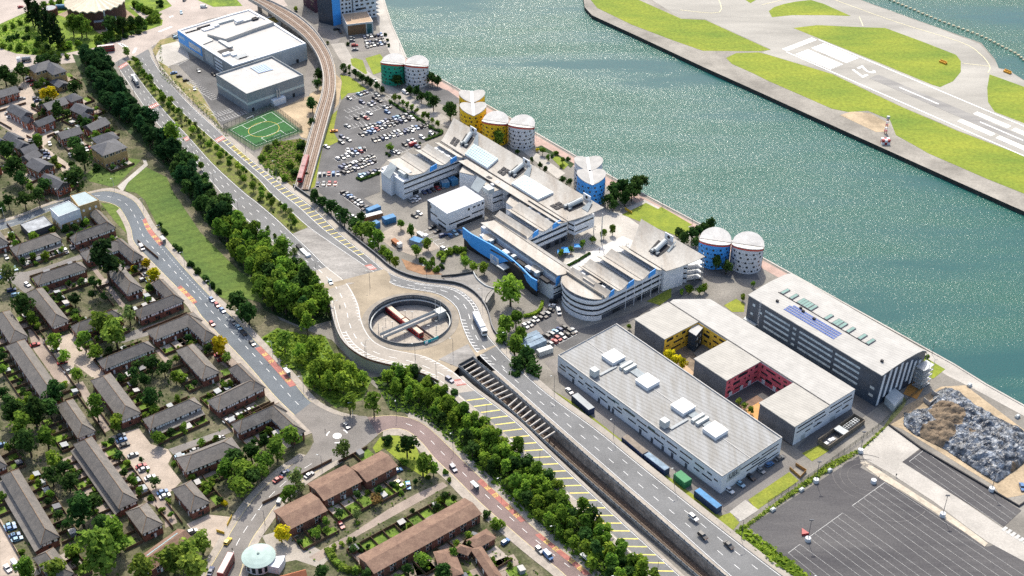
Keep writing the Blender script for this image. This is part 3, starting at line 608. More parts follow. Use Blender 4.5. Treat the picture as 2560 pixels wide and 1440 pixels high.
for pts in (ZZ(ZC, (0,180),(180,100),(300,40),(510,-10),(900,-60),(935,10),(1080,150),(1130,110),(1222,150),(1215,190),(1100,228),(880,292),(740,352),(500,398),(300,417),(120,402),(0,362),(-80,280)), ZZ(ZC, (920,0),(1000,-60),(1240,-10),(1290,45),(1180,95),(1100,115),(980,50)), ZZ(ZC, (1480,0),(1500,-40),(1750,-30),(1820,45),(1600,52))):
 sheet("grass", pts, M("island_turf", (.21,.29,.03),.95,.4,.12, rgb2=(.07,.12,.02), fine=(.8,.25)),.06)
sheet("forecourt", ZZ(ZC, (430,110),(560,60),(880,30),(930,60),(1020,130),(880,180),(760,260),(680,210),(540,150)), M("forecourt_paving", (.34,.26,.19),.95,.3,.1),.08)
mk = MB()
for a, b in (((910,330),(960,360)),((890,325),(930,350)),((1190,240),(1290,200)),((1270,130),(1300,120)),((1020,360),(1000,400))):
 ln(mk, ZC(*a), ZC(*b),1.6)
structure("road_marking", mk, m_white)
sheet("school_car_park", ZZ(ZC, (1330,480),(1450,440),(1560,420),(1660,540),(1850,860),(1660,940),(1610,860),(1480,640)), m_tarmac, .05)
sheet("school_forecourt", ZZ(ZC, (1160,440),(1210,340),(1330,310),(1400,360),(1420,440),(1260,500)), m_conc, .055)
sheet("rough_strip", ZZ(ZC, (1140,380),(1200,300),(1280,280),(1330,310),(1200,350),(1190,440),(1330,560),(1480,660),(1650,940),(1690,1000),(1920,1200),(1920,1260),(1640,1030),(1400,760),(1230,600)), M("rough_grass", (.30,.225,.12),.95,.4,.2, rgb2=(.14,.16,.04), fine=(1,.2)),.04)
sheet("service_road", ZZ(ZF, (130,770),(360,690),(380,480),(360,380),(420,400),(465,500),(410,660),(400,720),(330,740),(150,815)), m_roadmid, .05)
mk = MB()
for (o, d, n, st, ln2) in (((1370,600),(1620,700),0,0,0),): pass
def bays(mb, a, b, n, depth, w=.14, both=False):
 """n parking bays between a and b, depth to the left side (or negative)"""
 d = (b - a) / n;nn = Vector((-d.y, d.x, 0)).normalized() * depth
 for k in range(n + 1): ln(mb, a + d * k, a + d * k + nn, w)
 ln(mb, a, b, w)
bays(mk, ZC(1400,620), ZC(1590,750),12,5);bays(mk, ZC(1530,780), ZC(1610,855),5,-9);bays(mk, ZC(1620,880), ZC(1750,835),7,5);bays(mk, ZC(1660,910), ZC(1850,850),9,4.5)
bays(mk, ZC(1330,490), ZC(1420,445),6,4.6)
structure("parking_line", mk, m_white)
sheet("pitch_border", ZZ(ZF, (-250,975),(130,810),(360,990),(-20,1130)), M("pitch_edge", (.16,.19,.12),.9,.3,.3),.06)
pc = ZZ(ZF, (-215,975),(118,828),(330,985),(0,1105)); sheet("football_pitch", pc, M("artificial_turf", (.028,.115,.03),.9,.2,.2, fine=(1,.1)),.1)
mk = MB()
def bil(q, s, t): return lerp(lerp(q[0], q[1], s), lerp(q[3], q[2], s), t)
def pl(mb, s0, t0, s1, t1, w=.2): ln(mb, bil(pc, s0, t0), bil(pc, s1, t1), w, .14)
for a in ((.04,.05,.96,.05),(.96,.05,.96,.95),(.96,.95,.04,.95),(.04,.95,.04,.05),(.04,.5,.96,.5),(.28,.05,.28,.25),(.28,.25,.72,.25),(.72,.25,.72,.05),(.28,.95,.28,.75),(.28,.75,.72,.75),(.72,.75,.72,.95)): pl(mk, *a)
structure("pitch_line", mk, m_white)
mk = MB()
for k in range(24):
 a, b = k * math.pi / 12,(k + 1) * math.pi / 12;ln(mk, bil(pc, .5 + .3 * math.cos(a),.5 + .28 * math.sin(a)), bil(pc, .5 + .3 * math.cos(b),.5 + .28 * math.sin(b)),.3,.15)
structure("pitch_line", mk, M("orange_line", (.55,.40,.08),.8,.1,1))
m_wwall = M("white_render", (.70,.72,.745),.7,.12,.25, spec=.3)
m_wroof = M("white_roof_membrane", (.44,.43,.41),.75,.12,.12, fine=(.7,.05))
m_cream = M("weathered_cream_roof", (.43,.41,.37),.7,.2,.1, rgb2=(.29,.25,.205), fine=(.8,.10), stretch=(-(HA) + .0,1.6,.22), lo=.25, hi=.6)
m_metroof = M("ribbed_white_roof", (.41,.40,.375),.7,.14,.2, stripes=(-(HA + rad(90)),1.6,.12))
m_ribroof = M("ribbed_grey_roof", (.31,.32,.325),.65,.22,.25, rgb2=(.22,.215,.20), stripes=(-(HA + rad(90)),2.0,.22), stretch=(-(HA + rad(90)),1.5,.2))
m_glass = M("dark_window_glass", (.022,.028,.035),.12,.3,.5, spec=.6)
m_tglass = M("teal_glass", (.04,.13,.14),.15,.3,.5, spec=.6)
m_pglass = M("pale_skylight_glass", (.30,.45,.48),.3,.15,.4, spec=.6)
m_blue = M("bright_blue_panel", (.07,.36,.85),.5,.12,.4)
m_navy = M("navy_cladding", (.035,.055,.085),.35,.25,.15, spec=.5)
m_dgrey = M("dark_grey_cladding", (.085,.095,.115),.5,.25,.2)
m_mgrey = M("mid_grey_cladding", (.27,.295,.31),.5,.15,.2)
m_lgrey = M("light_grey_cladding", (.46,.49,.49),.5,.12,.2)
m_steel = M("galvanised_steel", (.42,.44,.45),.4,.2,.6, metal=.3)
m_black = M("black_plant", (.03,.03,.034),.7,.4,.8)
m_yel = M("yellow_panel", (.88,.52,.06),.6,.1,.4)
m_pink = M("red_pink_panel", (.64,.13,.16),.6,.12,.4)
m_timber = M("timber_boards", (.20,.115,.06),.8,.4,.5, stretch=(.2,5,.3))
m_trough = M("grey_clerestory_slope", (.10,.115,.135),.4,.35,.35)
def side(a, b):
 d = Vector((b.x - a.x, b.y - a.y, 0));L_ = d.length;d.normalize();return d, Vector((d.y, -d.x, 0)), L_
def wins(parent, a, b, items, mat, name="window", out=.06):
 """openings on the wall a-b (left to right seen from outside); items (s0, s1, z0, z1), s as share of the length"""
 d, n, L_ = side(a, b);res = []
 for s0, s1, z0, z1 in items:
  mb = MB();p = Vector((a.x, a.y, 0)) + d * (s0 * L_);q = Vector((a.x, a.y, 0)) + d * (s1 * L_)
  mb.prism([p + n * out + UP * z0, q + n * out + UP * z0, q - n * .05 + UP * z0, p - n * .05 + UP * z0], z1 - z0)
  res.append(mb.build(name, mat, parent))
 return res
def slab(mb, q, th):
 """thin solid plate: quad q with thickness th downwards"""
 q = [Vector(p) for p in q];ar = sum(q[i].x * q[(i + 1) % len(q)].y - q[(i + 1) % len(q)].x * q[i].y for i in range(len(q)))
 if ar < 0: q = q[::-1]
 lo = [p - UP * th for p in q];n = len(q);mb.face(q);mb.face(lo[::-1])
 for i in range(n): mb.face([lo[i], lo[(i + 1) % n], q[(i + 1) % n], q[i]])
def rim(mb, ring, w, h):
 """raised parapet along the inside of a ring"""
 mb.path(ring, w, h, closed=True)
def g0(p): return Vector((p.x, p.y, 0))
def inset(q, d):
 n = len(q);c = sum(q, Vector((0,0,0))) / n;out = []
 for i in range(n):
  p, a, b = q[i],(q[i - 1] - q[i]).normalized(),(q[(i + 1) % n] - q[i]).normalized()
  s = max(.2, abs(a.cross(b).length));out.append(p + (a + b) * (d / s))
 return out
def plain_block(name, q, z0, z1, wallm, roofm, label, cat, parapet=.5, pw=.4, parm=None):
 """flat-roofed block: ring q (at any z) from z0 to z1, roof sheet and parapet"""
 q = ccw([g0(p) for p in q]);c = sum(q, Vector((0,0,0))) / len(q)
 t = thing(name, c + UP * z0, label, cat)
 mb = MB(); mb.prism([p + UP * z0 for p in q], z1 - z0); mb.build("wall", wallm, t)
 mb = MB(); mb.prism([p + UP * (z1 + .003) for p in inset(q, pw)],.05); mb.build("roof", roofm, t)
 if parapet:
  mb = MB(); mb.path([p + UP * z1 for p in inset(q, pw * .5 - .06)], pw, parapet, closed=True); mb.build("parapet", parm or wallm, t)
 return t, q
def lettering(parent, body, size, origin, right, up, mat, name="lettering", off=0.0, align='LEFT', ext=0.0):
 o = text_mesh(name, body, size, mat, align, off=off);nn = right.cross(up);p = origin - base_of(parent)
 o.matrix_world = Matrix(((right.x, up.x, nn.x, p.x),(right.y, up.y, nn.y, p.y),(right.z, up.z, nn.z, p.z),(0,0,0,1)));o.parent = parent;return o
wA, wB, wC, wD = P(1395,887,9.8), P(1541,808,9.8), P(1956,1093,9.8), P(1806,1191,9.8)
wh, q = plain_block("warehouse", [wA, wD, wC, wB],0,9.2, m_wwall, m_ribroof, "long white warehouse with ribbed grey roof and four white pyramid rooflights", "warehouse", .6,.5, m_wroof)
wz = 9.2
mb = MB(); mb.path([wA * 1 + Vector((0,0,-.7)), wA.lerp(wB, .5) - UP * .7, wB - UP * .7, wC - UP * .7],.25,.35); mb.build("gutter", m_dgrey, wh)
for (x, y) in ((690,440),(1098,735),(1525,1037),(1912,1320)):
 c = Z((1390,800),4.8)(x, y, wz + 1.5);c.z = wz + .05;mb = MB();mb.box(c, 7.4,7.4,2.0, U)
 h = MB();r_ = [c + UP * 2 + U * a * 3.85 + V * b * 3.85 for a, b in ((-1,-1),(1,-1),(1,1),(-1,1))];r_ = ccw(r_)
 for i in range(4): h.face([r_[i], r_[(i + 1) % 4], c + UP * 3.3])
 h.face(r_[::-1])
 o = mb.build("rooflight", m_wwall, wh); h.build("pyramid_cap", M("rooflight_cap", (.78,.78,.77),.5,.06,.6), o)
for (x, y) in ((830,520),(1690,1150)):
 c = Z((1390,800),4.8)(x, y, wz + 1);c.z = wz + .1
 for k in (-1,1):
  mb = MB(); mb.box(c - U * (2.4 + k * 1.3) - V * .5,1.5,7.0,1.5, U); mb.build("duct", m_lgrey, wh)
 mb = MB(); mb.box(c + U * 3.2,5.5,4.0,.5, U); mb.box(c - U * 8.0,5.5,4.0,.5, U); mb.build("plant_deck", M("plant_deck_grey", (.26,.30,.32),.6,.3,.6), wh)
 mb = MB(); mb.box(c - V * 9 + U * 1.5,1.3,10,.5, U); mb.build("duct", m_mgrey, wh)
for (x, y) in ((460,660),(1300,1270)):
 c = Z((1390,800),4.8)(x, y, wz + .5); c.z = wz + .4; mb = MB(); mb.box(c, 3.2,3.0,3.4, U); mb.build("air_handler", m_lgrey, wh)
for f in (0.06,.5,.95):
 a = wA.lerp(wB, .5);b = wD.lerp(wC, .5)
mb = MB(); mb.path([wA.lerp(wB, .47) - UP * .5, wD.lerp(wC, .47) - UP * .5],.4,.15); mb.build("ridge_cap", m_wroof, wh)
RW = random.Random(3);it = []
s = .02
while s < .96:
 w_ = RW.uniform(.02,.075);zz = RW.choice((6.2,6.6,5.2));it.append((s, min(s + w_, .98), zz, zz + .75));s += w_ + RW.uniform(.004,.02)
s = .01
while s < .97:
 w_ = RW.uniform(.02,.06);it.append((s, min(s + w_, .985),3.4,4.1));s += w_ + RW.uniform(.012,.04)
wins(wh, wA, wD, it, m_glass);wins(wh, wA, wD, [(.36,.40,7.1,7.8),(.44,.5,7.1,7.8),(.58,.62,7.0,7.7)], m_tglass)
wins(wh, wA, wD, [(s, s + .014,.1,2.9) for s in (.1,.27,.335,.36,.53,.6,.665,.72,.8)], m_trough, "door")
wins(wh, wD, wC, [(.3,.62,6.4,7.1),(.5,.93,5.0,5.6),(.66,.95,6.8,7.4),(.42,.75,3.2,3.9),(.62,.97,2.0,2.6)], m_glass)
wins(wh, wA, wD, [(0,1,0,.5)], m_mgrey, "plinth", .04); wins(wh, wD, wC, [(0,1,0,.5)], m_mgrey, "plinth", .04)
d, n, L_ = side(wD, wC);o0 = g0(wD) + d * 4.2 + n * .12 + UP * 6.0
sg = MB(); sg.prism([g0(wD) + d * 3.2 + n * .09 + UP * 4.6, g0(wD) + d * 11.2 + n * .09 + UP * 4.6, g0(wD) + d * 11.2 + UP * 4.6, g0(wD) + d * 3.2 + UP * 4.6],4.2); sg.build("sign_panel", m_lgrey, wh)
lettering(wh, "UEL", 3.4, o0, d, UP, m_navy, off=.06); lettering(wh, "University of", .9, o0 - UP * .5 + d * .1, d, UP, m_navy);
kW, kN, kE, kS = P(1872,738,17.5), P(1932,653,17.5), P(2284,847,17.5), P(2203,938,17.5)
r4 = rect3(kW, kS, kE);kd = (r4[1] - r4[0]).normalized();kn = (r4[3] - r4[0]);kwid = kn.length;kn.normalize();klen = (r4[1] - r4[0]).length
kc = (r4[0] + r4[2]) / 2
kt = thing("lecture_building", g0(kc), "long dark navy building with curved white roof and blue solar panels by the dock", "building")
prof = [(0,17.5),(.25,18.2),(.5,18.5),(.75,18.2),(.88,17.5),(.96,16.1),(1.0,14.2)]
mb = MB();w0 = [g0(p) for p in r4]
A = g0(r4[0]);
ends = []
for e in (0, klen):
 pts = [A + kd * e + kn * (.3 * 0)] + [A + kd * e + kn * (f * (kwid - .4)) + UP * (z - .45) for f, z in prof] + [A + kd * e + kn * (kwid - .4)]
 ends.append(pts)
n_ = len(ends[0])
mb.face(ends[0]);mb.face(ends[1][::-1])
for i in range(n_ - 1): mb.face([ends[0][i + 1], ends[0][i], ends[1][i], ends[1][i + 1]][::-1])
mb.build("wall", m_navy, kt)
mb = MB();top = [[A + kd * e + kn * (f * kwid) + UP * z for f, z in prof] for e in (-.5, klen + .5)]
for i in range(len(prof) - 1):
 a, b, c, d_ = top[0][i], top[0][i + 1], top[1][i + 1], top[1][i]
 mb.face(ccw([a, b, c, d_]));mb.face(ccw([p - UP * .4 for p in (a, b, c, d_)])[::-1]);mb.face([a, a - UP * .4, b - UP * .4, b]);mb.face([d_, c, c - UP * .4, d_ - UP * .4])
mb.face([top[0][0], top[1][0], top[1][0] - UP * .4, top[0][0] - UP * .4])
mb.build("roof", m_metroof, kt)
kz = lambda f: next(lerp(prof[i][1], prof[i + 1][1],(f - prof[i][0]) / (prof[i + 1][0] - prof[i][0])) for i in range(len(prof) - 1) if prof[i][0] <= f <= prof[i + 1][0])
def roofbox(parent, s, f, ls, lf, h, mat, name, sub=None):
 c = A + kd * (s * klen) + kn * (f * kwid);f0, f1 = f - lf / kwid / 2, f + lf / kwid / 2
 q = [A + kd * (s * klen + sx * ls / 2) + kn * (ff * kwid) + UP * (kz(ff) + .02) for sx, ff in ((-1, f0),(1, f0),(1, f1),(-1, f1))]
 mb = MB();mb.prism(q, h);return mb.build(name, mat, parent)
for s in (.125,.195,.255,.275,.297,.318,.345,.465,.525,.545,.572,.63,.715,.775):
 o = roofbox(kt, s, .44,1.9,5.2,.45, m_dgrey, "skylight");
 c0 = A + kd * (s * klen) + kn * (.44 * kwid); mb = MB(); mb.prism([A + kd * (s * klen + a * .7) + kn * (.44 * kwid + b * 2.3) + UP * (kz(.44 + b * 2.3 / kwid) + .46) for a, b in ((-1,-1),(1,-1),(1,1),(-1,1))],.06); mb.build("pane", M("green_skylight_glass", (.16,.28,.25),.2,.2,.5), o)
mb = MB(); mb.path([A + kd * (.1 * klen) + kn * (.36 * kwid) + UP * (kz(.36) + .01), A + kd * (.78 * klen) + kn * (.36 * kwid) + UP * (kz(.36) + .01)],.35,.2); mb.build("walkway_rail", m_black, kt)
m_pv = M("solar_panel_blue", (.09,.14,.34),.6,.15,.5, spec=.2)
for i in range(24):
 for j in range(4):
  if (i < 1 and j > 2): continue
  roofbox(kt, .245 + i * .0158,.13 + j * .048,1.45,.9 * 1.2,.12, m_pv, "solar_panel")
for s, f in ((.33,.27),(.42,.25),(.93,.22),(.16,.18),(.3,.3)): roofbox(kt, s, f, 1.2,.9,.9, m_black, "roof_vent")
it = []
for z in (14.0,11.2,8.2,5.2):
 it += [(.14,.335, z, z + 1.1),(.36,.385, z, z + 1.1),(.41,.66, z, z + 1.1),(.68,.86, z, z + 1.1)]
it += [(.04,.06,13.2,14.6),(.03,.05,8,9.3),(.1,.12,11.4,12.4)]
wins(kt, r4[0], r4[1], it, M("pale_ribbon_window", (.52,.60,.63),.3,.2,.6, rgb2=(.25,.31,.36), spec=.5), "window", .07)
wins(kt, r4[0], r4[1],[(.945,.975, z, z + 1.3) for z in (4,8)], m_lgrey, "window", .07)
lettering(kt, "KNOWLEDGE DOCK", 1.5, g0(r4[0]) + kd * 8.0 + Vector((kd.y, -kd.x, 0)) * .1 + UP * 4.5, UP, kd * -1, m_wwall)
ea, eb = r4[1], r4[2];d, n, L_ = side(ea, eb)
mb = MB()
for k, (f0, z0, f1, z1) in enumerate(((.02,.1,.14,16.2),(.14,3,.30,17),(.26,1,.40,16.5),(.40,4,.5,17),(.5,1,.62,15.5),(.62,4,.72,15),(.72,1,.82,13),(.84,2,.9,12))):
 mb.prism([g0(ea) + d * f0 * L_ + n * .15 + UP * z0, g0(ea) + d * (f0 * L_ + 1.5) + n * .15 + UP * z0, g0(ea) + d * (f0 * L_ + 1.5) + UP * z0, g0(ea) + d * f0 * L_ + UP * z0], d * (f1 - f0) * L_ * .4 + UP * (z1 - z0))
mb.build("facade_fin", m_wwall, kt)
st = thing("fire_escape", g0(eb) + n * 3 - d * 3, "open steel fire escape stair at the end of the dark navy building", "fire escape")
for lv in range(5):
 mb = MB(); mb.box(g0(eb) + n * 3.2 - d * 4 + UP * (.4 + lv * 2.6),7.5,4.5,.15, d); mb.build("landing", m_steel, st)
for a in (-7.5,-4,-.6):
 for b in (1.1,5.3):
  mb = MB(); p = g0(eb) + n * b + d * a; mb.tube(p, p + UP * 14,.09); mb.build("post", m_steel, st)
mb = MB()
for lv in range(4): mb.path([g0(eb) + n * 5.3 - d * 7.4 + UP * (1.3 + lv * 2.6), g0(eb) + n * 5.3 - d * .6 + UP * (1.3 + lv * 2.6)],.06,.5)
mb.build("railing", m_steel, st)
Zk = Z((1580,740),4.8)
mb = MB(); mb.prism([Zk(1335,270,4.6), Zk(1445,183,4.6), Zk(1590,268,4.6), Zk(1480,350,4.6)],-.6); t = single("entrance_canopy", mb, m_lgrey, "pale glazed entrance canopy between the white courtyard building and the navy building", "canopy")
mb = MB(); mb.prism([Zk(1405,250,4.65), Zk(1450,195,4.65), Zk(1560,262,4.65), Zk(1500,290,4.65)],.08); mb.build("pane", m_tglass, t)
mb = MB(); mb.prism([ZL(880,95,3.8), ZL(945,25,3.8), ZL(1020,85,3.8), ZL(950,165,3.8)],-3.8); single("grey_cabin", mb, m_lgrey, "plain pale grey metal cabin beside the orange clay ground", "cabin")
zc = 11.0
def zk(x, y, z=zc): return Zk(x, y, z)
Zm = Z((1780,840),4.8)
pA, pB, pC = zk(40,275), zk(395,510), zk(780,290)            # first wing
sp = [zk(445,78), zk(495,40), zk(935,35), Zm(1690,620, zc), Zm(1405,830, zc)]
ad = (Zm(1405,830, zc) - zk(445,78));ad.normalize();ap = Vector((-ad.y, ad.x, 0))
S0 = zk(445,78)
def sa(p): v = p - S0;return v.dot(ad), v.dot(ap)
def pt(a, b, z=0): return Vector((S0.x, S0.y, 0)) + ad * a + ap * b + UP * z
def quadw(p_out0, p_out1):
 a0, b0 = sa(p_out0);a1, b1 = sa(p_out1);b = (b0 + b1) / 2;return a0, a1, b
w1 = quadw(zk(40,275), zk(395,510));w2 = quadw(zk(755,750), zk(1140,1005));w3 = quadw(Zm(580,800, zc), Zm(1000,1085, zc))
spL = sa(Zm(1405,830, zc))[0];spW = sa(Zm(1690,620, zc))[1];spA1 = sa(zk(935,35))[0]
ct = thing("courtyard_building", pt(spL / 2,0), "white-roofed building with three dark-walled wings around a yellow court and a red court", "building")
mb = MB();fp = [pt(0,0), pt(w1[1],0), pt(spL, 0), pt(spL, spW), pt(spA1, spW), pt(sa(zk(495,40))[0], sa(zk(495,40))[1])]
mb.prism(ccw(fp), zc - .35); mb.build("spine_wall", m_wwall, ct)
mb = MB(); mb.prism([p + UP * (zc - .34) for p in ccw(fp)],.34); mb.build("roof", m_metroof, ct)
for (a0, a1, b) in (w1, w2, w3):
 a1 = min(a1, spL - .03)
 mb = MB(); mb.prism([pt(a0, b), pt(a1, b), pt(a1,-.03), pt(a0,-.03)], zc - .5); mb.build("wing_wall", m_dgrey, ct)
 mb = MB(); mb.prism([pt(a0 - .4, b - .4, zc - .49), pt(a1 + .3, b - .4, zc - .49), pt(a1 + .3,-.02, zc - .49), pt(a0 - .4,-.02, zc - .49)],.42); mb.build("roof", M("ribbed_cream_roof", (.385,.37,.335),.7,.14,.2, stripes=(-(HA + rad(90)),1.5,.16)), ct)
mb = MB(); mb.path([pt(0,.3, zc + .01), pt(spL, .3, zc + .01)],.5,.06); mb.build("gutter", m_black, ct)
def court(a0, a1, b, mat, seed):
 R2 = random.Random(seed)
 wall = MB();A0, A1 = pt(a0, b), pt(a0,-.03);wall.prism([pt(a0 + .08, b), pt(a0 + .08,0), pt(a0,0), pt(a0, b)], zc - .6)
 wall.build("court_wall", mat, ct); wall = MB(); wall.prism([pt(a0 + .1,-.12), pt(a1,-.12), pt(a1,-.02), pt(a0 + .1,-.02)], zc - .6); wall.build("court_wall", mat, ct)
 for (p, q_, nn) in ((pt(a0 + .08, b), pt(a0 + .08,-.1),0),(pt(a0 + .1,-.12), pt(a1,-.12),1)):
  it = []
  for z in (8.2,5.4,2.4):
   s = .06
   while s < .9:
    w_ = R2.choice((.05,.1,.2,.28));it.append((s, min(.95, s + w_), z, z + R2.choice((.9,1.0,1.5))));s += w_ + R2.uniform(.05,.15)
  wins(ct, p, q_, it, m_glass, "window", .05)
  if mat is m_pink: wins(ct, p, q_, [(s, s + .09,.1,2.6) for s in (.12,.45,.7)], m_wwall, "door", .07); wins(ct, p, q_, [(0,1,0,.3)], m_wwall, "plinth", .09)
court(w1[1], w2[0], w1[2], m_yel, 5);court(w2[1], w3[0], w2[2], m_pink, 6)
wins(ct, pt(w3[0], w3[2]), pt(w3[1], w3[2]),[(.0,1,0,.4)], m_black, "plinth", .03)
we = [(.08,.9,8.3,9.0),(.06,.55,6.0,6.6),(.6,.95,6.2,6.8),(.35,.5,3.4,4),(.6,.85,3.2,3.8),(.7,.8,3.9,4.3)]
mb = MB(); a1 = min(w3[1], spL - .03); mb.prism([pt(a1 + .06, w3[2] + .5), pt(a1 + .06,-.05), pt(a1,-.05), pt(a1, w3[2] + .5)], zc - .6); mb.build("end_panel", m_wwall, ct)
wins(ct, pt(a1 + .06, w3[2] + .5), pt(a1 + .06,-.05), we, m_glass);wins(ct, pt(spL, 0), pt(spL, spW), we, m_glass)
wins(ct, pt(spL, 0), pt(spL, spW),[(.15,.35,.1,2.6)], m_lgrey, "door"); wins(ct, pt(a1 + .06, w3[2]), pt(a1 + .06,0),[(.25,.37,.1,2.8)], m_lgrey, "door")
tb = [Zk(680,425,9.5), Zk(770,480,9.5), Zk(862,370,9.5), Zk(775,300,9.5)]
mb = MB(); mb.prism([g0(p) for p in ccw(tb)],9.3); o = mb.build("stair_tower", m_navy, ct); mb = MB(); mb.prism([p + Vector((0,0,-.19)) for p in ccw(tb)],.35); mb.build("roof_cap", m_wroof, o)
tb = ccw([g0(p) for p in tb]);
a_, b_ = g0(Zk(770,480,9.5)), g0(Zk(862,370,9.5));wins(ct, a_, b_, [(.15,.3,6,7.5),(.55,.7,6,7.5),(.2,.35,2,3.5),(.6,.75,2,3.5)], m_lgrey)
mb = MB(); mb.prism([g0(p) + UP * .05 for p in (Zk(860,580,0), Zk(960,640,0), Zk(800,760,0), Zk(740,690,0))],.3); mb.build("paved_plinth", m_pave, ct)
sheet("courtyard_ground", [pt(w1[1], w1[2] - 3), pt(w2[0], w1[2] - 3), pt(w2[0],0), pt(w1[1],0)], M("courtyard_soil", (.24,.19,.14),.95,.4,.3),.06)
sheet("courtyard_tarmac", [pt(w2[1], w2[2] - 3), pt(w3[0], w2[2] - 3), pt(w3[0],0), pt(w2[1],0)], m_dark, .065)
cc = lambda f, b: pt(lerp(w2[1], w3[0], f), lerp(w2[2],0, b))
sheet("courtyard_deck", [cc(.35,.0), cc(1,.0), cc(1,.62), cc(.35,.62)], M("brown_deck", (.22,.14,.10),.9,.3,.3),.08)
sheet("courtyard_clay", [cc(.55,-.1), cc(1,-.1), cc(1,.5), cc(.55,.5)], M("tan_clay", (.55,.30,.12),.95,.2,.3),.10)
cc1 = lambda f, b: pt(lerp(w1[1], w2[0], f), lerp(w1[2],0, b)); sheet("courtyard_clay", [cc1(.35,-.25), cc1(.95,-.25), cc1(.9,.15), cc1(.55,.2)], M("pale_clay", (.5,.36,.24),.95,.2,.3),.08)
def zm(x, y, z=0): return Zm(x, y, z)
cp = rect3(zm(1400,1320,2.4), zm(1835,1010,2.4), zm(1715,930,2.4));cp = [g0(p) for p in cp]
t = thing("plant_compound", (cp[0] + cp[2]) / 2, "timber-fenced plant compound with cooling fans beside the white courtyard building", "enclosure")
mb = MB(); mb.path(cp, .25,2.6, closed=True); mb.build("timber_wall", M("grey_timber", (.19,.16,.125),.85,.4,.5, stretch=(0,3,3)), t)
mb = MB(); mb.prism([lerp(cp[0], cp[1],.42) + UP * 2.0, lerp(cp[0], cp[1],.56) + UP * 2, lerp(cp[3], cp[2],.56) + UP * 2, lerp(cp[3], cp[2],.42) + UP * 2],.5); mb.build("roof", m_lgrey, t)
for f0, f1 in ((.6,.75),(.77,.95)):
 b0, b1 = lerp(cp[0], cp[1], f0), lerp(cp[0], cp[1], f1); w_ = cp[3] - cp[0]; mb = MB(); mb.prism([b0 + w_ * .3 + UP * .2, b1 + w_ * .3 + UP * .2, b1 + w_ * .75 + UP * .2, b0 + w_ * .75 + UP * .2],1.9); o = mb.build("chiller", m_lgrey, t)
 for i in range(3):
  for j in range(2):
   p = lerp(b0, b1,(i + .5) / 3) + w_ * (.41 + j * .22) + UP * 2.12; mb = MB(); mb.tube(p, p + UP * .08,.55, n=10); mb.build("fan", m_black, o)
for f, h_ in ((.1,.9),(.2,1.2),(.28,.7)): mb = MB(); mb.box(lerp(cp[0], cp[1], f) + (cp[3] - cp[0]) * .5,1.6,1.6, h_, ad); mb.build("plant_unit", m_wwall, t)
q = rect3(Z1(850,1222,11), Z1(1300,1045,11), Z1(1060,888,11));q = list(q)
cu, qc = plain_block("studio_block", q, 0,11, m_wwall, M("bright_white_roof", (.58,.575,.565),.75,.08,.2), "plain white cube block with flat white roof and thin dark strip windows", "building", .12,.3)
fr, rt, lf = g0(q[0]), g0(q[1]), g0(q[3])
wins(cu, fr, rt, [(.05,.62,3.6,4.4),(.66,.98,4.6,5.4),(.55,.61,7.8,9.2),(.69,.76,8.2,9.1),(.81,.88,8.2,9.1),(.93,.98,8.2,9.6)], m_glass)
wins(cu, lf, fr, [(.1,.5,4.6,5.4),(.52,.95,3.4,4.2),(.12,.2,7.6,9.2),(.55,.95,.2,1.6)], m_glass); wins(cu, fr, rt, [(.25,.95,.1,2.2)], m_glass, "shopfront")
d, n, L_ = side(lf, fr); mb = MB(); mb.prism([lf - d * .1 + n * .1, lf + d * 2.5 + n * .1, lf + d * 2.5 - n * 4, lf - d * .1 - n * 4],10.8); mb.build("glass_stair", m_trough, cu)
def gull_wing(mb, e0, e1, off, rise, segs=3, th=.35, curve=1.6, skew0=0, skew1=0):
 """roof plane rising from gutter e0-e1 sideways by vector off, curving up"""
 d = (e1 - e0).normalized();prev = (e0, e1)
 for k in range(1, segs + 1):
  f = k / segs;h = rise * (f ** curve)
  cur = (e0 + off * f + UP * h + d * skew0 * f, e1 + off * f + UP * h + d * skew1 * f)
  slab(mb, [prev[0], prev[1], cur[1], cur[0]], th);prev = cur
 return prev
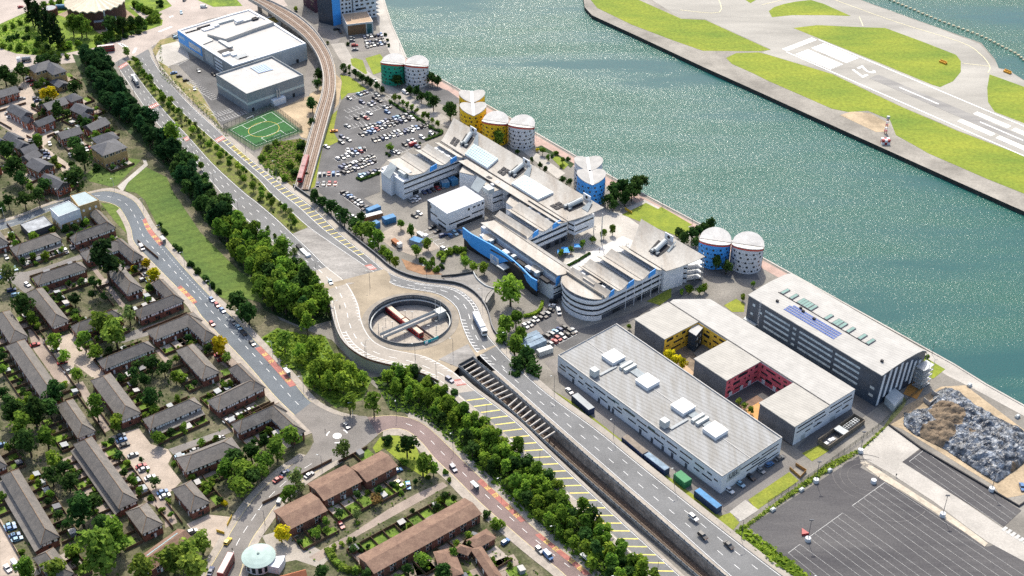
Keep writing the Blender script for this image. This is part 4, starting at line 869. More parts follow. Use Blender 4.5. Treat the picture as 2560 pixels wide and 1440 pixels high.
def finger(name, label, F0, F1, depth, gutters, zg=12.6, zwall=11.2, bands=((8.9,10.0),(5.6,6.7)), plinth=3.6, glassground=True, nose=0.0, decks=()):
 """block along F0-F1 (its camera-side wall, left to right), reaching depth metres behind; gutters = shares of its length where a roof valley runs back"""
 F0, F1 = g0(F0), g0(F1);d, n, L_ = side(F0, F1);back = -n * depth
 t = thing(name, (F0 + F1) / 2 + back * .5, label, "building")
 ring = [F0, F1, F1 + back, F0 + back]
 if nose:
  arc = [lerp(F0 + back, F0,(1 - math.cos(math.pi * k / 12)) / 2) - d * nose * math.sin(math.pi * k / 12) for k in range(1,12)]
  ring = [F0, F1, F1 + back, F0 + back] + arc
 mb = MB(); mb.prism(ring, zwall); mb.build("wall", m_wwall, t)
 for z0, z1 in bands:
  if nose:
   arcs = [F1 * .12 + F0 * .88] + [F0] + arc[::-1]; mb = MB(); mb.path([p + UP * z0 for p in arcs],.22, z1 - z0); mb.build("window_band", m_glass, t)
  wins(t, F0, F1,[(.015,.985, z0, z1)], m_glass, "window_band"); wins(t, F0, F1,[(0,1, z0 - .25, z0)], m_lgrey, "sill", .14)
 if plinth: wins(t, F0, F1,[(.0 if nose else .12,1,0, plinth)], m_dgrey, "ground_floor", .05)
 if glassground: wins(t, F0, F1,[(s, s + .1,.3,2.9) for s in (.15,.5,.7,.85)], m_glass, "shopfront", .09)
 bs = [g * L_ for g in gutters];over = 1.0
 for i, s in enumerate(bs):
  e0 = F0 + d * s + n * over + UP * zg;e1 = e0 + back - n * over * 2
  lw = (s - bs[i - 1]) * .30 if i else min(s, 9);rw = (bs[i + 1] - s) * .36 if i + 1 < len(bs) else 0
  mb = MB()
  if lw > .5: pl = gull_wing(mb, e0, e1,-d * lw, 1.7)
  if rw > .5: pr = gull_wing(mb, e0, e1, d * rw, 2.2)
  mb.build("roof_wing", m_cream, t)
  mb = MB(); mb.path([e0 + UP * .02, e1 + UP * .02],.35,.08); mb.build("gutter", m_black, t)
  mb = MB();pts = [e0 - UP * .4 - n * over]
  q = [F0 + d * (s - lw) + n * .02 + UP * zwall, F0 + d * (s + rw) + n * .02 + UP * zwall, F0 + d * (s + rw) + n * .02 + UP * (zg + 1.8), F0 + d * s + n * .02 + UP * (zg - .35), F0 + d * (s - lw) + n * .02 + UP * (zg + 1.35)]
  bk = [p - n * .3 for p in q];mb.face(q);mb.face(bk[::-1])
  for k in range(5): mb.face([q[k], bk[k], bk[(k + 1) % 5], q[(k + 1) % 5]])
  mb.build("gable", m_wwall, t)
  if i + 1 < len(bs):
   x0, x1 = s + rw, bs[i + 1] - (bs[i + 1] - s) * .30;deck = i in decks
   mb = MB();q0 = [F0 + d * x0 + n * .0 + UP * (zg + 1.7), F0 + d * x1 + UP * (zwall + .1)]
   if not deck: slab(mb, [F0 + d * (x0 + .1) - n * .5 + UP * (zg + 1.2), F0 + d * (x0 + .1) + back + n * .5 + UP * (zg + 1.2), F0 + d * x1 + back + n * .5 + UP * (zwall + .35), F0 + d * x1 - n * .5 + UP * (zwall + .35)],.3); mb.build("clerestory", m_trough, t)
   else:
    mb.prism([F0 + d * x0 - n * .5 + UP * (zwall + .02), F0 + d * x1 - n * .5 + UP * (zwall + .02), F0 + d * x1 + back + n * .5 + UP * (zwall + .02), F0 + d * x0 + back + n * .5 + UP * (zwall + .02)],.12); mb.build("plant_deck", m_black, t)
    for k in range(6):
     c = F0 + d * lerp(x0, x1,.5) + back * (.12 + k * .14) + UP * (zwall + .15); mb = MB(); mb.box(c, 2.2,2.4 if k % 2 else 3.6,1.5 if k % 2 else 1.1, d); mb.build("plant_unit", m_wwall if k % 2 else m_lgrey, t)
   mb = MB(); mb.prism([F0 + d * (x0 + .05) + n * .05 + UP * (zwall - .6), F0 + d * x1 + n * .05 + UP * (zwall + .2), F0 + d * x1 - n * .25 + UP * (zwall + .2), F0 + d * (x0 + .05) - n * .25 + UP * (zwall - .6)], Vector((0,0,2.9))); mb.build("end_panel", m_blue, t)
 return t, ring
def share(F0, F1, p):
 d, n, L_ = side(F0, F1);return (g0(p) - g0(F0)).dot(d) / L_
FA0 = Z1(332,1052,0);zgt = 12.6
d_ = V;FA1 = FA0 + V * ((g0(Z1(1092,560,13)) - g0(FA0)).dot(V));dep = abs((g0(Z1(75,880,0)) - g0(FA0)).dot(U))
FA0.z = FA1.z = 0
ga = [share(FA0, FA1, Z1(602,752, zgt)), share(FA0, FA1, Z1(858,655, zgt)),1.0]
fa, _r = finger("teaching_block", "white teaching block with gull-wing roofs beside the staff car park", FA0, FA1, dep, ga, plinth=0, bands=((9.4,10.3),(6.2,7.0),(3.0,3.5)), decks=(1,))
mb = MB(); c = FA0 + U * 5 + V * 5 + UP * 11.4; mb.box(c, 6,5,2.6, U); mb.build("plant_unit", m_lgrey, fa)
c = FA0 + U * dep; mb = MB(); slab(mb, [Z1(75,740,12), Z1(165,805,11), Z1(250,655,15), Z1(175,600,15.5)],.3); mb.build("sloping_roof", M("slate_grey_panel", (.27,.31,.33),.5,.15,.4), fa)
mb = MB(); mb.prism([g0(Z1(60,700,12)), g0(Z1(175,800,11)), g0(Z1(235,760,11)), g0(Z1(140,650,12))],11.3); mb.build("stair_tower", m_wwall, fa)
zB = 12.6
FB1 = Z2(852,865,0);FB1 = g0(FB1);v0 = (g0(Z2(395,872, zB)) - FB1).dot(V)
FB0 = FB1 + V * v0
gb = [share(FB0, FB1, Z2(605,765, zB)),1.0]
depB = abs((g0(Z2(240,515, zB)) - g0(Z2(605,765, zB))).dot(U))
fb, _r = finger("teaching_block", "white teaching block with gull-wing roofs facing the small courtyard trees", FB0, FB1, depB, [0.02] + gb, decks=(1,), plinth=3.4)
e1, e0 = Z3(1388,770, zB), Z3(462,145, zB);gd = (e1 - e0).normalized();gL = (e1 - e0).length;gn = Vector((gd.y, -gd.x, 0))   # towards the road
wide = abs((g0(Z3(1175,785, zB + 1.6)) - g0(e1)).dot(gn))
fb2 = thing("long_front_block", g0((e0 + e1) / 2), "long white block with cream wing roof behind the curved blue wall", "building")
mb = MB();b0, b1 = g0(e0), g0(e1);deck_w = 11.0
mb.prism([b0 - gd * 1 - gn * 1, b1 - gd * .6 - gn * 1, b1 - gd * .6 + gn * (wide - 1), b0 - gd * 1 + gn * (wide - 1)],11.3); mb.build("wall", m_wwall, fb2)
mb = MB(); mb.prism([b0 + gd * 4 + gn * (wide - .9), b1 - gd * .6 + gn * (wide - .9), b1 - gd * .6 + gn * deck_w, b0 + gd * 4 + gn * deck_w],8.6); mb.build("lower_wall", m_wwall, fb2)
mb = MB(); gull_wing(mb, e0, e1, gn * wide, 1.9, curve=1.3); gull_wing(mb, e0, e1,-gn * 1.6,.6); mb.build("roof_wing", m_cream, fb2)
mb = MB(); mb.path([e0 + UP * .03, e1 + UP * .03],.4,.08); mb.build("gutter", m_black, fb2)
f0_, f1_ = b1 - gd * .6 + gn * deck_w, b1 - gd * .6 - gn * 1
wins(fb2, f0_, f1_, [(.02,.98,6.6,7.4),(.02,.98,3.6,4.3)], m_glass, "window_band"); wins(fb2, f0_, f1_, [(.02,1,0,3)], m_dgrey, "ground_floor", .04)
mb = MB(); slab(mb, [b0 + gd * 5 + gn * wide + UP * 9.2, b1 - gd * 1 + gn * wide + UP * 9.2, b1 - gd * 1 + gn * (deck_w - .2) + UP * 8.75, b0 + gd * 5 + gn * (deck_w - .2) + UP * 8.75],.1); mb.build("plant_deck", M("deck_brown_grey", (.14,.12,.115),.8,.4,.3), fb2)
for k in range(9):
 c = b0 + gd * (gL * (.1 + k * .1)) + gn * (wide + 2.6) + UP * 9.1
 mb = MB(); mb.box(c, (4.0,2.0,6.0)[k % 3],2.4,(1.6,2.2,1.2)[k % 3], gd); mb.build("plant_unit", (m_wwall, m_lgrey, m_black)[k % 3], fb2)
for px in ((400,350),(985,720)):
 c = Z3(px[0], px[1],11);mb = MB();mb.poly([c + Vector((math.cos(a * .3927) * 3.6, math.sin(a * .3927) * 3.6,0)) for a in range(16)]);r_ = [c + Vector((math.cos(a * .3927) * 3.6, math.sin(a * .3927) * 3.6,-.3)) for a in range(16)];mb.poly(r_, True);mb.tube(c - UP * 2.2, c - UP * .05,.5);
 for a in range(16): mb.face([r_[a], r_[(a + 1) % 16], r_[(a + 1) % 16] + UP * .3, r_[a] + UP * .3])
 mb.build("round_canopy", m_cream, fb2)
mb = MB(); p0, p1 = b1 - gd * .3 + gn * (wide + .5), b1 - gd * .3 + gn * (wide - 1.8); mb.prism([p0 + UP * 8, p1 + UP * 9.5, p1 - gd * .3 + UP * 9.5, p0 - gd * .3 + UP * 8], Vector((0,0,4.4))); mb.build("end_panel", m_blue, fb2)
tops = [(78,235),(120,268),(180,312),(290,372),(400,432),(500,492),(600,562),(700,642),(790,722),(850,785),(900,835),(968,872)]
bots = [(95,352),(150,390),(258,462),(268,542),(350,610),(482,672),(520,640),(600,640),(745,745),(752,882),(850,942),(968,998)]
tt = [11.5,11.3,11,11,11.2,11.4,11.4,11.2,10.8,10.3,10,10]
tp = [Z3(x, y, z) for (x, y), z in zip(tops, tt)]
def zat(px, z_xy):
 """height at which the sight line through pixel px passes over the plan point z_xy"""
 lo, hi = -2.0,30.0
 for _ in range(40):
  mid = (lo + hi) / 2;p = P(px[0], px[1], mid)
  if p.y > z_xy.y: lo = mid
  else: hi = mid
 return (lo + hi) / 2
bw = thing("blue_wall", g0(tp[5]), "curved bright blue entrance wall with wavy top and a white sign", "wall")
lowz = [max(.4, zat((1140 + x / 4.8,520 + y / 4.8), t)) for (x, y), t in zip(bots, tp)]
mb = MB();dk = MB()
nb = [Vector((-(tp[min(i + 1,11)] - tp[max(i - 1,0)]).y, (tp[min(i + 1,11)] - tp[max(i - 1,0)]).x, 0)).normalized() for i in range(12)]
for i in range(11):
 a, b = tp[i], tp[i + 1];al, bl = Vector((a.x, a.y, lowz[i])), Vector((b.x, b.y, lowz[i + 1]));t = .6
 na, nb_ = nb[i] * t, nb[i + 1] * t
 mb.face([al, bl, b, a]);mb.face([a, b, b + nb_, a + na]);mb.face([bl + nb_, al + na, a + na, b + nb_]);mb.face([al + na, bl + nb_, bl, al])
 ins = .8;a2, b2, a3, b3 = g0(a) + nb[i] * ins, g0(b) + nb[i + 1] * ins, g0(a) + nb[i] * 3, g0(b) + nb[i + 1] * 3
 dk.face([a2, b2, b2 + UP * 8.6, a2 + UP * 8.6]);dk.face([a2 + UP * 8.6, b2 + UP * 8.6, b3 + UP * 8.6, a3 + UP * 8.6])
mb.build("wall_panel", m_blue, bw); dk.build("lower_wall", m_black, bw)
def onwall(x, y): # point on the blue wall under a picture position of the enlarged view
 px = (1140 + x / 4.8,520 + y / 4.8);best = None
 for i in range(11):
  for k in range(21):
   p = lerp(tp[i], tp[i + 1], k / 20);z = zat(px, p);e = abs(P(px[0], px[1], z).x - p.x)
   if best is None or e < best[0]: best = (e, Vector((p.x, p.y, z)),(tp[i + 1] - tp[i]).normalized())
 return best[1], best[2]
c, wd_ = onwall(415,645);wd_.z = 0;wd_.normalize();wo = Vector((wd_.y, -wd_.x, 0))
cB, _ = onwall(515,655);cT, _ = onwall(415,545);L1 = (g0(cB) - g0(c)).length;H1 = cT.z - c.z
wd_ = (g0(cB) - g0(c)).normalized();wo = Vector((wd_.y, -wd_.x, 0));c = c + wo * .25
mb = MB(); mb.prism([c, c + wd_ * L1, c + wd_ * L1 - wo * .3, c - wo * .3], H1); mb.build("sign_panel", m_wwall, bw)
lettering(bw, "UEL", H1 * .56, c + wd_ * (L1 * .12) + UP * (H1 * .5) + wo * .05, wd_, UP, m_blue, off=.05)
lettering(bw, "University of", H1 * .17, c + wd_ * (L1 * .1) + UP * (H1 * .27) + wo * .05, wd_, UP, m_blue); lettering(bw, "East London", H1 * .17, c + wd_ * (L1 * .1) + UP * (H1 * .08) + wo * .05, wd_, UP, m_blue)
slotp = [onwall(x, y)[0] for x, y in ((415,490),(500,535),(580,580),(660,640),(740,705),(800,755),(835,785))]
mb = MB()
for i in range(6):
 a, b = slotp[i], slotp[i + 1];dd = (g0(b) - g0(a)).normalized();oo = Vector((dd.y, -dd.x, 0)) * .12;a = a + oo;b = b + oo;mb.face([a - UP * .9, b - UP * .9, b, a]);mb.face([a, b, b - oo * 2, a - oo * 2]);mb.face([a - oo * 2 - UP * .9, b - oo * 2 - UP * .9, b - UP * .9, a - UP * .9])
mb.build("window_band", m_glass, bw)
mb = MB(); slab(mb, [Z3(485,688,5), Z3(600,645,5), Z3(680,690,5), Z3(572,745,5)],.5); single("entrance_canopy", mb, m_lgrey, "pale metal canopy over the entrance in the curved blue wall", "canopy")
FC0, FC1 = g0(Z4(545,1240,0)), g0(Z4(1385,815,0));
FC1 = FC0 + V * ((FC1 - FC0).dot(V));zC = 12.4
gc = [share(FC0, FC1, Z4(x, y, zC)) for x, y in ((541,1052),(800,917),(1060,790),(1312,657))]
depC = abs((g0(Z4(375,640, zC)) - g0(Z4(800,917, zC))).dot(U))
gc[0] = max(gc[0],.015)
fc_, _r = finger("rounded_teaching_block", "white teaching block with gull-wing roofs and a rounded banded nose by the small car park", FC0, FC1, depC, gc, nose=9.0, decks=(0,), bands=((8.6,9.6),(5.6,6.6),(2.9,3.5)), plinth=2.6)
d, n, L_ = side(FC0, FC1);back = -n * depC;e0, e1 = FC0 + d * (gc[0] * L_) + n + UP * zC, FC0 + d * (gc[0] * L_) + back - n + UP * zC
mb = MB();N_ = 12
arc0 = [lerp(e1, e0,(1 - math.cos(math.pi * k / N_)) / 2) - d * 10.2 * math.sin(math.pi * k / N_) + UP * (1.6 * math.sin(math.pi * k / N_)) for k in range(N_ + 1)]
for k in range(N_):
 a, b = arc0[k], arc0[k + 1];fa_, fb_ = lerp(e1, e0, k / N_), lerp(e1, e0,(k + 1) / N_);slab(mb, [fa_, fb_, b, a],.4)
mb.build("roof_wing", m_cream, fc_)
mb = MB(); mb.path([p - UP * .05 - UP * (p.z - 11.1) for p in arc0],.25,1.1); mb.build("nose_wall", m_wwall, fc_)
c = FC0 + d * 6 + back * .52; mb = MB(); slab(mb, [c - d * 3.5 - n * 4 + UP * 14.2, c + d * 3.5 - n * 4 + UP * 13.2, c + d * 3.5 + n * 4 + UP * 13.2, c - d * 3.5 + n * 4 + UP * 14.2],.3); mb.build("plant_cover", m_cream, fc_)
for s in (.3,.42,.53,.66,.78):
 p = FC0 + d * (s * L_) + n * 1.4; mb = MB(); mb.tube(p, p + UP * 11.5,.16); mb.build("column", m_wwall, fc_)
def great_roof(name, label, gl, tipl, tipr, gend, zg, zt, notches, skyl, lights, wall_to=10.5, westwing=0.0):
 """concave roof from the valley line gl (left, right) up to the dock-side edge tipl-tipr"""
 a0, a1 = P(*gl[0], zg), P(*gl[1], zg);b0, b1 = P(*tipl, zt[0]), P(*tipr, zt[1])
 t = thing(name, g0((a0 + a1 + b0 + b1) / 4), label, "building"); K = 5; J = 10
 def sp(u, v):
  """point at share u along, v up the slope"""
  e = lerp(lerp(a0, a1, u), lerp(b0, b1, u), v);zz = lerp(zg, lerp(zt[0], zt[1], u), v ** 1.5);p = Vector((e.x, e.y, zz));return p
 mb = MB()
 for i in range(J):
  for k in range(K): slab(mb, [sp(i / J, k / K), sp((i + 1) / J, k / K), sp((i + 1) / J, (k + 1) / K), sp(i / J, (k + 1) / K)],.35)
 mb.build("wing_roof", m_cream, t)
 mb = MB(); q = [g0(sp(.1,.03)), g0(sp(.94,.03)), g0(sp(.9,.62)), g0(sp(.1,.62))]; mb.prism(q, zg - .5); mb.build("wall", m_wwall, t)
 mb = MB(); mb.path([a0 + UP * .05, a1 + UP * .05],.45,.1); mb.build("gutter", m_black, t)
 for (u0, v0, u1, v1) in skyl:
  cs = [sp(u0, v0), sp(u1, v0), sp(u1, v1), sp(u0, v1)];bq = lambda s_, t_: lerp(lerp(cs[0], cs[1], s_), lerp(cs[3], cs[2], s_), t_) + UP * 1.2
  mb = MB(); slab(mb, [sp(u0, v0) + UP * .9, sp(u1, v0) + UP * .9, sp(u1, v1) + UP * .9, sp(u0, v1) + UP * .9],.85); o = mb.build("skylight", m_wwall, t)
  for i in range(12):
   for j in range(6):
    e = .05;qa = ((i + e) / 12,(i + 1 - e) / 12);va = ((j + e) / 6,(j + 1 - e) / 6)
    mb = MB(); slab(mb, [bq(qa[0], va[0]), bq(qa[1], va[0]), bq(qa[1], va[1]), bq(qa[0], va[1])],.06); mb.build("pane", m_pglass, o)
 for (u, v) in lights:
  for i in (0,1):
   for j in (0,1):
    uu, vv = u + (i - .5) * .026, v + (j - .5) * .16;c = [sp(uu - .010, vv - .065), sp(uu + .010, vv - .065), sp(uu + .010, vv + .065), sp(uu - .010, vv + .065)]
    mb = MB(); slab(mb, [p + UP * .4 for p in c],.4); mb.build("rooflight", m_black, t)
 for (u, v, w_) in notches:
  mb = MB(); slab(mb, [sp(u - w_, v - .2) + UP * .12, sp(u + w_, v - .2) + UP * .12, sp(u + w_, v + .26) + UP * .12, sp(u - w_, v + .26) + UP * .12],.1); o = mb.build("plant_well", m_black, t)
  ax = (sp(u, v + .26) - sp(u, v - .2)).normalized();
  mb = MB(); mb.tube(sp(u, v - .12) + UP * 1.3, sp(u, v + .3) + UP * 1.3,1.3, n=10); mb.build("plant_drum", m_lgrey, o)
  mb = MB(); ad_ = (sp(u + .05, v) - sp(u - .05, v)).normalized(); mb.box(sp(u - w_ * .4, v - .1) + UP * .1,1.6,3.4,1.3, ad_); mb.box(sp(u + w_ * .5, v - .12) + UP * .1,1.2,2.0,1.0, ad_); mb.build("plant_unit", m_mgrey, o)
  mb = MB(); c = sp(u + .004, min(v + .42,.99)); mb.box(c - UP * .3,5.5,.5,3.4, ad_); o2 = mb.build("end_wall", m_wwall, t); mb = MB(); nn = Vector((ad_.y, -ad_.x, 0)); p = c + UP * 1.6 + nn * .28; mb.tube(p - nn * .1, p + nn * .1,.9, n=12); mb.build("round_window", m_black, o2)
  mb = MB(); slab(mb, [sp(u + w_ + .01, v + .1) + UP * .25, sp(u + w_ + .05, v + .1) + UP * .25, sp(u + w_ + .01, v + .42) + UP * 1.3, sp(u + w_, v + .42) + UP * 1.3],.2); mb.build("grey_fin", M("slate_grey_panel", (.27,.31,.33),.5,.15,.4), t)
 return t, sp
ge, spE = great_roof("winged_hall", "long white hall with cream wing roof, two glass skylights and pointed tips on the dock side", ((1102,353),(1419,553)),(1134,294),(1510,519), None, 13,(19,17.5),[(.15,.5,.03),(.52,.5,.03),(.905,.52,.03)],[(.20,.03,.385,.55),(.575,.03,.775,.55)],[(.085,.28),(.465,.3),(.865,.27)])
ge["label"] = "long white hall with cream wing roof and two large glass skylights near the dock"
gw, spW_ = great_roof("winged_hall", "shorter white hall with cream wing roof, without glass skylight, tip beside the lawn", ((1573,622),(1664,678)),(1603,547),(1763,641), None, 12.8,(19.5,17),[(.48,.47,.11)],[],[])
mb = MB(); a0, a1 = P(1167,398,13), P(1419,553,13); gull_wing(mb, a0, a1,-V * 6,1.0); mb.build("lower_wing", m_cream, ge)
for (x0, y0, x1, y1, x2, y2) in ((1092,562,940,680,985,720),(1672,920,1510,1045,1560,1090)):
 mb = MB(); slab(mb, [Z1(x0, y0,13), Z1(x1, y1,12), Z1(x2, y2,10), Z1(x0 + 6, y0 + 8,12.5)],.25); mb.build("grey_fin", m_trough, ge)
def link(q, z, label, units=()):
 mb = MB(); q = [Z1(x, y, z) for x, y in q]; t = thing("link_block", g0(sum(q, Vector((0,0,0))) / len(q)), label, "building")
 mb.prism([g0(p) for p in ccw(q)], z - .4); mb.build("wall", m_wwall, t); mb = MB(); mb.prism([p - UP * .39 for p in ccw(q)],.4); mb.build("roof", m_cream, t)
 for (x, y, a, b, h, mt) in units: mb = MB(); mb.box(Z1(x, y, z + h * .5) * 1 - UP * (h * .5 - .01), a, b, h, U); mb.build("plant_unit", mt, t)
 return t
l1 = link([(1095,575),(1330,700),(1180,760),(1000,720)],12.2, "cream-roofed link block between the teaching block by the car park and the long hall")
l2 = link([(1180,720),(1340,705),(1660,915),(1525,915),(1400,960),(1290,890),(1215,770)],12.4, "cream-roofed link block with grey sloping panel behind the white cube block", [(1350,930,5,4,2.6, m_lgrey),(1350,800,3,3,1.4, m_black),(1430,860,2,5,1.2, m_wwall)])
mb = MB(); slab(mb, [Z1(1215,770,14.4), Z1(1320,835,14.4), Z1(1230,970,11), Z1(1135,905,11)],.3); mb.build("sloping_roof", M("slate_grey_panel", (.27,.31,.33),.5,.15,.4), l2)
wins(l2, g0(Z1(1400,960,12.4)), g0(Z1(1525,915,12.4)),[(.02,.98,8.2,9),(.02,.98,5,5.8)], m_glass, "window_band")
l3 = link([(1672,925),(1900,1075),(1830,1120),(1700,1180),(1560,1085)],12.2, "cream-roofed link block between the middle teaching block and the long hall")
d, n = V, Vector((V.y, -V.x, 0));tq = [g0(Z4(1390,805,0)), g0(Z4(1562,800,0))]
so_ = thing("stair_tower", tq[0], "white stair tower with black slot windows at the dock end of the rounded block", "stair tower")
mb = MB(); a, b = tq; dd = (b - a).normalized(); nn = Vector((dd.y, -dd.x, 0)); mb.prism([a, b, b - nn * 9, a - nn * 9],12.2); mb.build("wall", m_wwall, so_); wins(so_, a, b, [(.1,.97, z, z + .9) for z in (2.2,5.2,8.2)] + [(.1,.97,10.8,11.9)], m_glass, "window_band")
bl = thing("steel_balcony", b, "open steel balconies hung on a mast beside the blue and white drum towers", "balcony")
for z in (1.2,4.2,7.2,10.0): mb = MB(); mb.prism([b + UP * z, b + dd * 8.5 - nn * 2 + UP * z, b + dd * 6 - nn * 7 + UP * z, b - nn * 6 + UP * z],.2); mb.build("landing", m_steel, bl)
for f in (.5,1): mb = MB(); mb.path([b + dd * 8.5 * f - nn * 2 * f + UP * 1.2, b + dd * 8.5 * f - nn * 2 * f + UP * 1.21],.1,10); mb.tube(b + dd * 8.5 * f - nn * 2 * f, b + dd * 8.5 * f - nn * 2 * f + UP * 12,.12); mb.build("post", m_steel, bl)
for i, z in enumerate((1.4,4.4,7.4)): mb = MB(); mb.tube(b + UP * (z + 2.6), b + dd * 8.4 - nn * 2 + UP * z, .09); mb.build("brace", m_steel, bl)
def mast(px, h, label):
 p = g0(P(*px)); t = thing("steel_mast", p, label, "mast"); mb = MB(); mb.tube(p, p + UP * h, .28,.22,8); mb.build("pole", m_steel, t); mb = MB(); mb.box(p, .9,.9,.3); mb.build("base_plate", m_dgrey, t)
mast((1503,603),17, "tall grey mast holding the tip of the long hall roof by the courtyard"); mast((1752,700),16, "tall grey mast holding the roof tip beside the steel balconies")
s_, e_ = g0(Z2(945,650,0)), g0(Z2(1180,560,0))
tw = thing("end_pavilion", g0(Z2(1040,640,6)), "white end bay with slanting slot window under the right tip of the long hall roof", "building")
q = [g0(Z2(870,660,10)), g0(Z2(945,690,10)), g0(Z2(1180,590,10)), g0(Z2(1100,540,10))]; mb = MB(); mb.prism([p + UP * 4 for p in ccw(q)],8.0); mb.build("wall", m_wwall, tw); wins(tw, q[1], q[2],[(.02,.95,9.4,10.4),(.0,.7,5.6,6.2)], m_glass, "window_band"); wins(tw, q[0], q[1],[(.02,.9,9.2,10.2),(.02,.9,6,7)], m_glass, "window_band")
for p in q[1:3]: mb = MB(); mb.tube(p, p + UP * 4,.25); mb.build("column", m_steel, tw)
m_drumw = M("white_drum_render", (.66,.67,.69),.6,.08,.25); m_green = M("green_drum_render", (.02,.33,.21),.55,.12,.3); m_drumroof = M("pale_drum_roof", (.56,.545,.515),.7,.2,.15, fine=(.8,.05)); m_band = M("red_band", (.62,.07,.04),.5,.1,1)
m_ydrum = M("yellow_drum_render", (.90,.56,.02),.55,.1,.3)
wm_big = None
def window_mesh(nm, w_, h_):
 mb = MB();mb.box((0,0,-h_ / 2), w_, .16, h_);return mb.mesh(nm, m_glass)
me_big = window_mesh("window", 1.0,1.0); me_small = window_mesh("small_window", .38,.38)
def drum(px, h, ax, mat, label, k=.38, r_=7.7, strip=False, seed=1, band=True):
 c = g0(P(px[0], px[1], h));ax = Vector((ax.x, ax.y, 0)).normalized();pn = Vector((-ax.y, ax.x, 0))
 t = thing("drum_tower", c, label, "tower"); N_ = 40
 dirs = [Vector((math.cos(a * 2 * math.pi / N_), math.sin(a * 2 * math.pi / N_),0)) for a in range(N_)]
 hz = lambda v: h + abs(v.dot(pn)) * k
 mb = MB()
 for i in range(N_):
  a, b = dirs[i] * r_, dirs[(i + 1) % N_] * r_;mb.face([c + a, c + b, c + b + UP * (hz(b) - .3), c + a + UP * (hz(a) - .3)])
 mb.build("wall", mat, t, smooth=False)
 if band:
  mb = MB()
  for i in range(N_):
   a, b = dirs[i] * (r_ + .1), dirs[(i + 1) % N_] * (r_ + .1);mb.face([c + a + UP * (hz(a) - 1.35), c + b + UP * (hz(b) - 1.35), c + b + UP * (hz(b) - .25), c + a + UP * (hz(a) - .25)])
  mb.build("red_band", m_band, t)
 mb = MB();ro = r_ + .25;M_ = 10
 for i in range(M_ * 2):
  u0, u1 = -1 + i / M_, -1 + (i + 1) / M_
  for sgn in (-1,1):
   q = []
   for u in (u0, u1):
    w_ = math.sqrt(max(0,1 - u * u));q.append((c + ax * u * ro + UP * h, c + ax * u * ro + pn * sgn * w_ * ro + UP * (h + w_ * ro * k)))
   pts = [q[0][0], q[1][0], q[1][1], q[0][1]]
   if (pts[2] - pts[3]).length < 1e-6: continue
   th = .45;pts2 = [p - UP * th for p in pts];pc_ = ccw(pts)
   mb.face(pc_);mb.face([p - UP * th for p in pc_][::-1]);mb.face([pts[2], pts[3], pts2[3], pts2[2]])
 mb.build("roof", m_drumroof if not strip else M("grey_white_roof", (.40,.39,.37),.75,.2,.2), t)
 mb = MB(); mb.path([c - ax * ro + UP * (h + .02), c + ax * ro + UP * (h + .02)],1.5 if strip else .4,.3 if strip else .15); mb.build("gutter", m_wwall if strip else m_black, t)
 R3 = random.Random(seed);
 for row in range(5):
  zr = 1.6 + row * 2.45
  for kk in range(28):
   a = (kk + (.5 if row % 2 else 0)) * math.pi / 14;v = Vector((math.cos(a), math.sin(a),0))
   if v.y > .35: continue
   p = v * (r_ + .02) + UP * zr
   if kk % 2 == 0: o = bpy.data.objects.new("window", me_big)
   elif R3.random() < .85: o = bpy.data.objects.new("porthole", me_small)
   else: continue
   COL.objects.link(o);o.location = p;o.rotation_euler = (0,0, a + math.pi / 2);o.parent = t
   if kk % 2 and row == 2:
    o = bpy.data.objects.new("porthole", me_small); COL.objects.link(o); a += .09; v = Vector((math.cos(a), math.sin(a),0)); o.location = v * (r_ + .02) + UP * zr; o.rotation_euler = (0,0, a + math.pi / 2); o.parent = t
 return t
a1_ = P(1060,162,12.5) - P(963,151,12.5);hD = 12.2
drum((982,157), hD, a1_, m_green, "round green residence tower with white domed roof", seed=1)
drum((1041,162), hD, a1_, m_drumw, "round white residence tower joined to the green tower", seed=2)
a2_ = P(1183,290,13) - P(1179,232,13)
drum((1180,243),13.2, a2_, m_ydrum, "yellow and white residence tower with split heart roof, behind its twin nearer the halls", strip=True, seed=3, band=False)
drum((1183,274),13.2, a2_, m_ydrum, "yellow residence tower with split heart roof and white gutter strip, front of its pair", strip=True, seed=4, band=False)
a3_ = P(1335,316, hD) - P(1215,299, hD)
drum((1238,304), hD, a3_, m_ydrum, "round yellow residence tower with white domed roof", seed=5)
drum((1304,313), hD, a3_, m_drumw, "round white residence tower joined to the domed yellow tower", seed=6)
a4_ = P(1482,455,13) - P(1472,395,13)
drum((1471,411),13.5, a4_, m_drumw, "white residence tower with split heart roof, behind the blue one", strip=True, seed=7, band=False)
drum((1478,444),13.5, a4_, m_blue, "blue residence tower with split heart roof beside the dockside trees", strip=True, seed=8, band=False)
a5_ = P(1895,615, hD) - P(1763,596, hD)
drum((1788,602), hD, a5_, m_blue, "round blue residence tower with white domed roof by the steel balconies", r_=8.0, seed=9)
drum((1870,613), hD, a5_, m_drumw, "round white residence tower joined to the domed blue tower", r_=8.0, seed=10)
Zs = Z((420,10),4.8)
zs = 11
def zsc(x, y, z=zs): return Zs(x, y, z)
q = [zsc(115,325), zsc(400,500), zsc(775,755), zsc(1660,480), zsc(1240,225), zsc(980,70), zsc(720,145)]
sc_, qs = plain_block("school", q, 0, zs, m_lgrey, m_wroof, "large white-roofed school with a bright blue corner by the far roundabout", "school", .7,1.6, m_wwall)
d, n, L_ = side(zsc(115,325), zsc(400,500))
mb = MB(); a, b = g0(zsc(115,325)) + n * .2, g0(zsc(400,500)) + n * .2; mb.prism([a + UP * 3.4, b + UP * 3.4, b - n * .15 + UP * 3.4, a - n * .15 + UP * 3.4],8.0); mb.build("blue_facade", m_blue, sc_)
